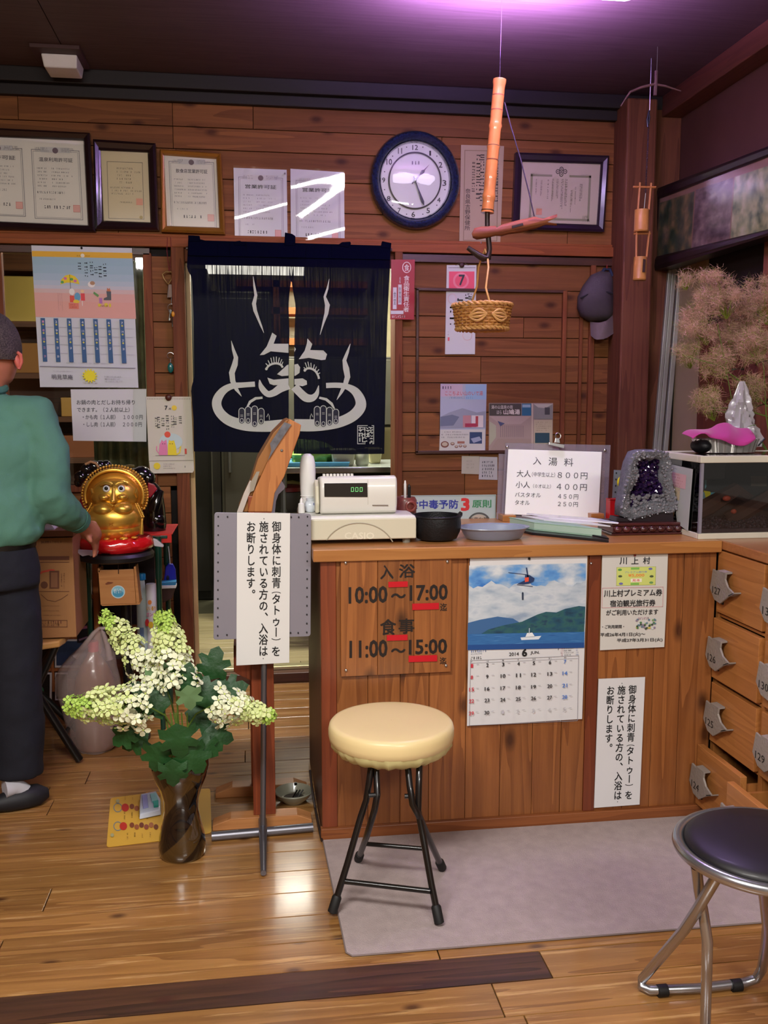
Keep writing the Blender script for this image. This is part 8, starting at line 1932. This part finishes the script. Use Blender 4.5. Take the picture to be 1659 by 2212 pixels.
# ---- bottles on lower shelf
YBt = 3.74
def bq_(x, y): return tY(cY_, x, y, YBt)
x0 = bq_(905, 1700).x
t = thing('spray_bottle', 'white slim bottle with blue cap on the green rack\'s lower shelf', 'bottle', (x0, YBt, .301), 'bottles on the green rack')
r0 = 50*.1627*YBt/FPX
part('body', M('bottle_white', (190, 204, 206), .35, coat=.3), t, lambda b: b.lathe([(r0*1.35, 0), (r0*1.4, .01), (r0*1.35, bq_(900, 1900).z-.301), (r0*1.1, bq_(900, 1650).z-.301), (r0*.95, bq_(900, 1555).z-.301)], (x0-.004, YBt, .301), 24), smooth=True)
part('cap', M('cap_blue', (26, 124, 176), .35), t, lambda b: b.lathe([(r0*1.0, bq_(920, 1548).z-.301), (r0*1.0, bq_(920, 1480).z-.301), (r0*.9, bq_(920, 1468).z-.301)], (x0, YBt, .301), 24), smooth=True, ang=50)
part('label', INK('#6c84ac'), t, lambda b: b.box(x0-.012, x0+.004, YBt-r0*1.45, YBt-r0*1.36, .301+.06, .301+.10))
x0 = bq_(1030, 1700).x; r0 = 66*.1627*YBt/FPX; zt_ = bq_(1030, 1590).z-.301
t = thing('spray_can', 'white spray can with pink and yellow print beside the green pipe', 'can', (x0, YBt-.02, .301), 'bottles on the green rack')
part('body', M('can_white', (214, 210, 216), .3, coat=.4), t, lambda b: b.lathe([(r0, 0), (r0, zt_-.006), (r0*.94, zt_), (r0*.5, zt_+.001)], (x0, YBt-.02, .301), 28), smooth=True, ang=50)
def canp(b):
    S = wallsheet(YBt-.02-r0-.001, cY_)
    S.b = b; S.text('いい香り', 965, 1900, 1085, 1960, '#e0a020', .03); S.text('ロング', 965, 1985, 1080, 2040, '#d05c90', .03); S.ell(1005, 1850, 26, 30, '#e88840'); S.ell(970, 2120, 26, 50, '#c8242c'); S.ell(1020, 2150, 34, 44, '#e8c030')
m = MB(); canp(m); m.build('can_print', None, t)
# ---- blue dustpan and hanging box on the wall
YD = 3.95
D = lambda x, y, o=0: tY(cY_, x, y, YD-o)
t = thing('blue_dustpan', 'blue plastic dustpan hanging on the wall beside the green pipe', 'dustpan', D(1270, 1640))
part('pan', M('plastic_blue', (18, 26, 150), .35, coat=.3), t, lambda b: b.prism([D(x, y) for x, y in ((1190, 1560), (1215, 1380), (1250, 1340), (1310, 1345), (1345, 1420), (1362, 1640), (1330, 1650), (1190, 1620))], (0, .02, 0)), bevel=.004)
part('hole', M('hole_dark', (8, 8, 30), .6), t, lambda b: b.ball(D(1245, 1530, .002), (.006, .003, .012), 12, 8))
part('cord', m_paper, t, lambda b: b.tube([D(1275, 1345), D(1262, 1200), D(1250, 1110)], .0018, 6))
t = thing('pale_blue_box', 'small box with pale blue top hanging below the blue dustpan', 'box', D(1250, 1680, .05))
part('top', M('plastic_paleblue', (50, 130, 176), .4), t, lambda b: b.prism([D(x, y, .05) for x, y in ((1150, 1585), (1350, 1575), (1350, 1625), (1150, 1628))], (0, .045, 0)), bevel=.002)
part('rim', m_white, t, lambda b: b.prism([D(x, y, .055) for x, y in ((1150, 1630), (1352, 1626), (1352, 1665), (1150, 1672))], (0, .052, 0)), bevel=.002)
part('body', M('box_brown_dark', (60, 34, 24), .6), t, lambda b: b.prism([D(x, y, .048) for x, y in ((1165, 1676), (1340, 1670), (1300, 1800), (1180, 1860))], (0, .04, 0)), bevel=.002)

# ================================================================== THE MAN AT THE LEFT EDGE
pm = thing('person', 'man in green shirt and navy trousers at left edge, back turned, reaching to the statue', 'person', (-.80, 3.0, 0))
def pj(x, y, Y): return atY(x, y, Y)
def loft(b, rings, n=24, yaw=0.0):
    vs = []
    for c, rx_, ry_ in rings:
        for i in range(n):
            a = 2*pi*i/n; x, y = rx_*cos(a), ry_*sin(a); vs.append(Vector(c)+Vector((x*cos(yaw)-y*sin(yaw), x*sin(yaw)+y*cos(yaw), 0)))
    K_ = len(rings); b.add(vs, [(j*n+i, j*n+(i+1) % n, (j+1)*n+(i+1) % n, (j+1)*n+i) for j in range(K_-1) for i in range(n)]+[tuple(range(n))[::-1], tuple((K_-1)*n+i for i in range(n))])
def remesh(o, vox, sm=3):
    r = o.modifiers.new('remesh', 'REMESH'); r.mode = 'VOXEL'; r.voxel_size = vox; r.use_smooth_shade = True
    s_ = o.modifiers.new('smooth', 'SMOOTH'); s_.iterations = sm; s_.factor = .6
    return o
hx = -.835
SHR, SHL = Vector((hx+.155, 3.08, 1.255)), Vector((hx-.17, 3.02, 1.255))
ELR = pj(112, 1085, 3.03); WRR = pj(176, 1130, 3.17); HNR = pj(197, 1150, 3.24)
hipR, kneeR, ankR = Vector((-.775, 3.05, .80)), Vector((-.765, 3.035, .45)), Vector((-.755, 3.02, .085))
hipL, kneeL, ankL = Vector((-.94, 3.0, .80)), Vector((-.955, 2.99, .45)), Vector((-.965, 2.97, .085))
HC = pj(-14, 752, 3.10)
m_skin = M('skin', (168, 104, 82), .5, var=.05, vs=20)
def flesh(b):
    loft(b, [((HC.x-.0, HC.y+.0, HC.z+z), rx_, ry_) for z, rx_, ry_ in ((-.115, .035, .045), (-.10, .050, .065), (-.07, .062, .080), (-.03, .070, .090), (.01, .076, .096), (.045, .074, .094), (.075, .060, .078), (.098, .035, .045), (.106, .01, .012))], yaw=-.15)
    b.tube([Vector((hx+.0, 3.06, 1.24)), Vector((hx+.01, 3.07, 1.33)), HC+Vector((-.002, -.01, -.06))], [.07, .054, .052], 16)
    b.ball(HC+Vector((0.0, .098, -.03)), (.014, .02, .02), 10, 8)    # nose, on the far side
    loft(b, [((hx, 3.03, .82), .13, .085), ((hx, 3.03, 1.0), .125, .085), ((hx, 3.05, 1.18), .15, .09), ((hx, 3.06, 1.27), .10, .06)])
    b.tube([SHR, ELR, WRR], [.045, .038, .027], 14); b.tube([SHL, Vector((hx-.25, 3.05, .98)), Vector((hx-.20, 3.22, .90))], [.045, .036, .026], 14)
    for h_, k_, a_ in ((hipR, kneeR, ankR), (hipL, kneeL, ankL)): b.tube([h_, k_, a_+Vector((0, 0, .02))], [.07, .05, .035], 14)
    # right hand resting on the cushion edge
    d = (HNR-WRR).normalized(); s_ = Vector((0, 0, -1)); s_ = (s_-d*s_.dot(d)).normalized(); nn = d.cross(s_)
    b.tube([WRR, WRR+d*.035, HNR+d*.0, HNR+d*.03], [.025, .028, .033, .028], 14)
    b.tube([HNR-s_*.02-d*.02, HNR-s_*.008+d*.02, HNR+s_*.01+d*.045], [.024, .024, .020], 12)
    for k in range(4):
        o_ = s_*(-.026+.018*k)+d*.028; L_ = (.9, 1.0, .95, .75)[k]; p0 = HNR+o_
        p1 = p0+(d*.7-Vector((0, 0, .6))).normalized()*.034*L_; p2 = p1+(d*.15-Vector((0, 0, 1))+nn*.2).normalized()*.026*L_; p3 = p2+(-d*.35-Vector((0, 0, 1))).normalized()*.018*L_
        b.tube([p0-d*.02, p0, p1, p2, p3], [.0095, .0095, .0088, .008, .0062], 10)
    th0 = HNR-s_*.02-d*.03; b.tube([th0, th0+Vector((-.012, -.02, -.02)), th0+Vector((.004, -.032, -.045)), th0+Vector((.014, -.03, -.062))], [.013, .0115, .010, .007], 10)
    lw_ = Vector((hx-.20, 3.22, .90)); b.tube([lw_, lw_+Vector((.02, .05, -.01)), lw_+Vector((.03, .08, -.02))], [.025, .032, .026], 12)
    for k in range(4):
        p0 = lw_+Vector((.01+.014*k, .08, -.02)); b.tube([p0, p0+Vector((0, .03, -.012)), p0+Vector((0, .045, -.03))], [.009, .0085, .0065], 8)
    b.tube([lw_+Vector((.03, .03, -.01)), lw_+Vector((.06, .05, -.02)), lw_+Vector((.07, .07, -.03))], [.012, .0105, .008], 8)
o = part('body', m_skin, pm, flesh); remesh(o, .0055, 4)
# ear, hair
ec = pj(37, 779, 3.075)
def ear(b):
    b.ball(ec, (.010, .016, .030), 16, 12, T=Matrix.Rotation(radians(-14), 4, 'Y')); b.tube([ec+Vector((.004, -.012, .026)), ec+Vector((.012, -.006, .018)), ec+Vector((.013, .0, -.004)), ec+Vector((.004, -.006, -.026))], [.005, .006, .0055, .005], 10)
part('ear', M('skin_ear', (190, 96, 84), .5), pm, ear, smooth=True)
part('ear', M('skin_ear', (190, 96, 84)), pm, lambda b: b.ball(HC+Vector((-.078, .01, -.02)), (.009, .017, .028), 14, 10), smooth=True)
def hair(b):
    n, k_ = 36, 22; vs = []
    for j in range(k_+1):
        th = pi*j/k_*.60
        for i in range(n):
            a = 2*pi*i/n
            low = .60*(1.0 if sin(a) < .2 else .72); th2 = pi*j/k_*low
            r = 1.075+.008*noise.noise(Vector((cos(a)*9, sin(a)*9, th2*9)))
            vs.append(HC+Vector((.0775*r*sin(th2)*cos(a), .0985*r*sin(th2)*sin(a), -.002+.1075*r*cos(th2))))
    b.add(vs, [(j*n+i, (j+1)*n+i, (j+1)*n+(i+1) % n, j*n+(i+1) % n) for j in range(k_) for i in range(n)])
def HAIR():
    m, nt, b = newmat('hair_cropped'); L = nt.links; b.inputs['Roughness'].default_value = .85
    tc = N(nt, 'ShaderNodeTexCoord'); nz = N(nt, 'ShaderNodeTexNoise', Scale=260, Detail=3); L.new(tc.outputs['Object'], nz.inputs['Vector'])
    cr = N(nt, 'ShaderNodeValToRGB'); cr.color_ramp.elements[0].color = lin((26, 20, 22)); cr.color_ramp.elements[1].color = lin((92, 78, 76)); cr.color_ramp.elements[0].position = .35; cr.color_ramp.elements[1].position = .75
    L.new(nz.outputs['Fac'], cr.inputs[0]); L.new(cr.outputs[0], b.inputs['Base Color']); bp = N(nt, 'ShaderNodeBump', Strength=.6, Distance=.002); L.new(nz.outputs['Fac'], bp.inputs['Height']); L.new(bp.outputs[0], b.inputs['Normal']); return m
part('hair', HAIR(), pm, hair, smooth=True, ang=80)
part('thin_patch', M('scalp', (120, 92, 80), .6), pm, lambda b: b.ball(HC+Vector((-.040, -.052, .066)), (.026, .022, .020), 16, 10), smooth=True)
# shirt
def shirt(b):
    loft(b, [((hx+.01, 3.03, .855), .150, .11), ((hx+.01, 3.03, .89), .172, .125), ((hx+.008, 3.03, .96), .168, .122), ((hx, 3.04, 1.06), .172, .12), ((hx, 3.05, 1.16), .185, .12), ((hx-.004, 3.06, 1.235), .175, .105), ((hx-.004, 3.07, 1.29), .12, .08), ((hx, 3.07, 1.335), .068, .064)], 32)
    b.tube([Vector((hx+.06, 3.07, 1.25)), SHR+Vector((.0, 0, -.01)), SHR*.55+ELR*.45+Vector((.012, 0, 0)), ELR+Vector((-.006, 0, .012)), ELR+Vector((.002, .02, -.006)), ELR*.4+WRR*.6, WRR+(ELR-WRR)*.12], [.075, .078, .074, .066, .064, .05, .040], 20)
    b.tube([Vector((hx-.06, 3.05, 1.25)), SHL, Vector((hx-.25, 3.05, .98)), Vector((hx-.205, 3.2, .905))], [.075, .072, .06, .04], 18)
o = part('shirt', M('shirt_green', (74, 118, 102), .8, var=.08, vs=7, bump=.25, bs=400), pm, shirt); remesh(o, .008, 5)
tx = bpy.data.textures.new('folds', 'CLOUDS'); tx.noise_scale = .09; dsp = o.modifiers.new('folds', 'DISPLACE'); dsp.texture = tx; dsp.strength = .022; dsp.mid_level = .5; dsp.texture_coords = 'LOCAL'
def collar(b):
    b.tube([Vector((hx+.072*cos(a*pi/12), 3.072+.066*sin(a*pi/12), 1.335+.012*sin(a*pi/12))) for a in range(24)], .012, 8, closed=True)
part('collar', M('shirt_collar', (52, 96, 82), .8), pm, collar, smooth=True)
part('cuff', M('shirt_cuff', (62, 104, 90), .8), pm, lambda b: b.tube([WRR+(ELR-WRR)*.20, WRR+(ELR-WRR)*.06], [.044, .041], 18), smooth=True)
part('belt', m_black, pm, lambda b: loft(b, [((hx+.008, 3.03, .842), .146, .108), ((hx+.008, 3.03, .868), .149, .11)], 32), smooth=True, ang=50)
def trousers(b):
    loft(b, [((hx+.006, 3.03, .72), .155, .115), ((hx+.006, 3.03, .78), .158, .118), ((hx+.006, 3.03, .855), .144, .106)], 32)
    b.tube([hipR+Vector((-.01, 0, -.02)), hipR*.5+kneeR*.5, kneeR+Vector((.0, 0, 0)), kneeR*.4+ankR*.6, ankR+Vector((-.008, 0, .012))], [.095, .093, .086, .078, .074], 22)
    b.tube([hipL+Vector((.01, 0, -.02)), hipL*.5+kneeL*.5, kneeL, kneeL*.4+ankL*.6, ankL+Vector((0, 0, .012))], [.095, .090, .08, .072, .07], 22)
o = part('trousers', M('trousers_navy', (13, 15, 27), .85, var=.1, bump=.2, bs=400), pm, trousers); remesh(o, .009, 4)
dsp = o.modifiers.new('folds', 'DISPLACE'); dsp.texture = tx; dsp.strength = .014; dsp.mid_level = .5; dsp.texture_coords = 'LOCAL'
def slip(b, heel, toe):
    d = (toe-heel).normalized(); b.tube([heel, heel+d*.04, heel+(toe-heel)*.55, toe-d*.03, toe], [.024, .034, .040, .036, .016], 18)
def flat(b):
    for v in b.v: v.z = max(.004, v.z)
for a, c in ((Vector((-.825, 2.955, .03)), atZ(104, 1712, .03)), (Vector((-1.02, 2.93, .03)), Vector((-.86, 3.06, .03)))):
    part('sock', M('sock_white', (180, 178, 186), .9), pm, lambda b: b.tube([a+Vector((.03, .01, .045)), a+(c-a)*.40+Vector((0, 0, .045)), a+(c-a)*.66+Vector((0, 0, .012))], [.030, .028, .020], 16), smooth=True)
    def sl(b): slip(b, a, c); flat(b)
    part('slipper', M('slipper_black', (18, 17, 22), .6), pm, sl, smooth=True)
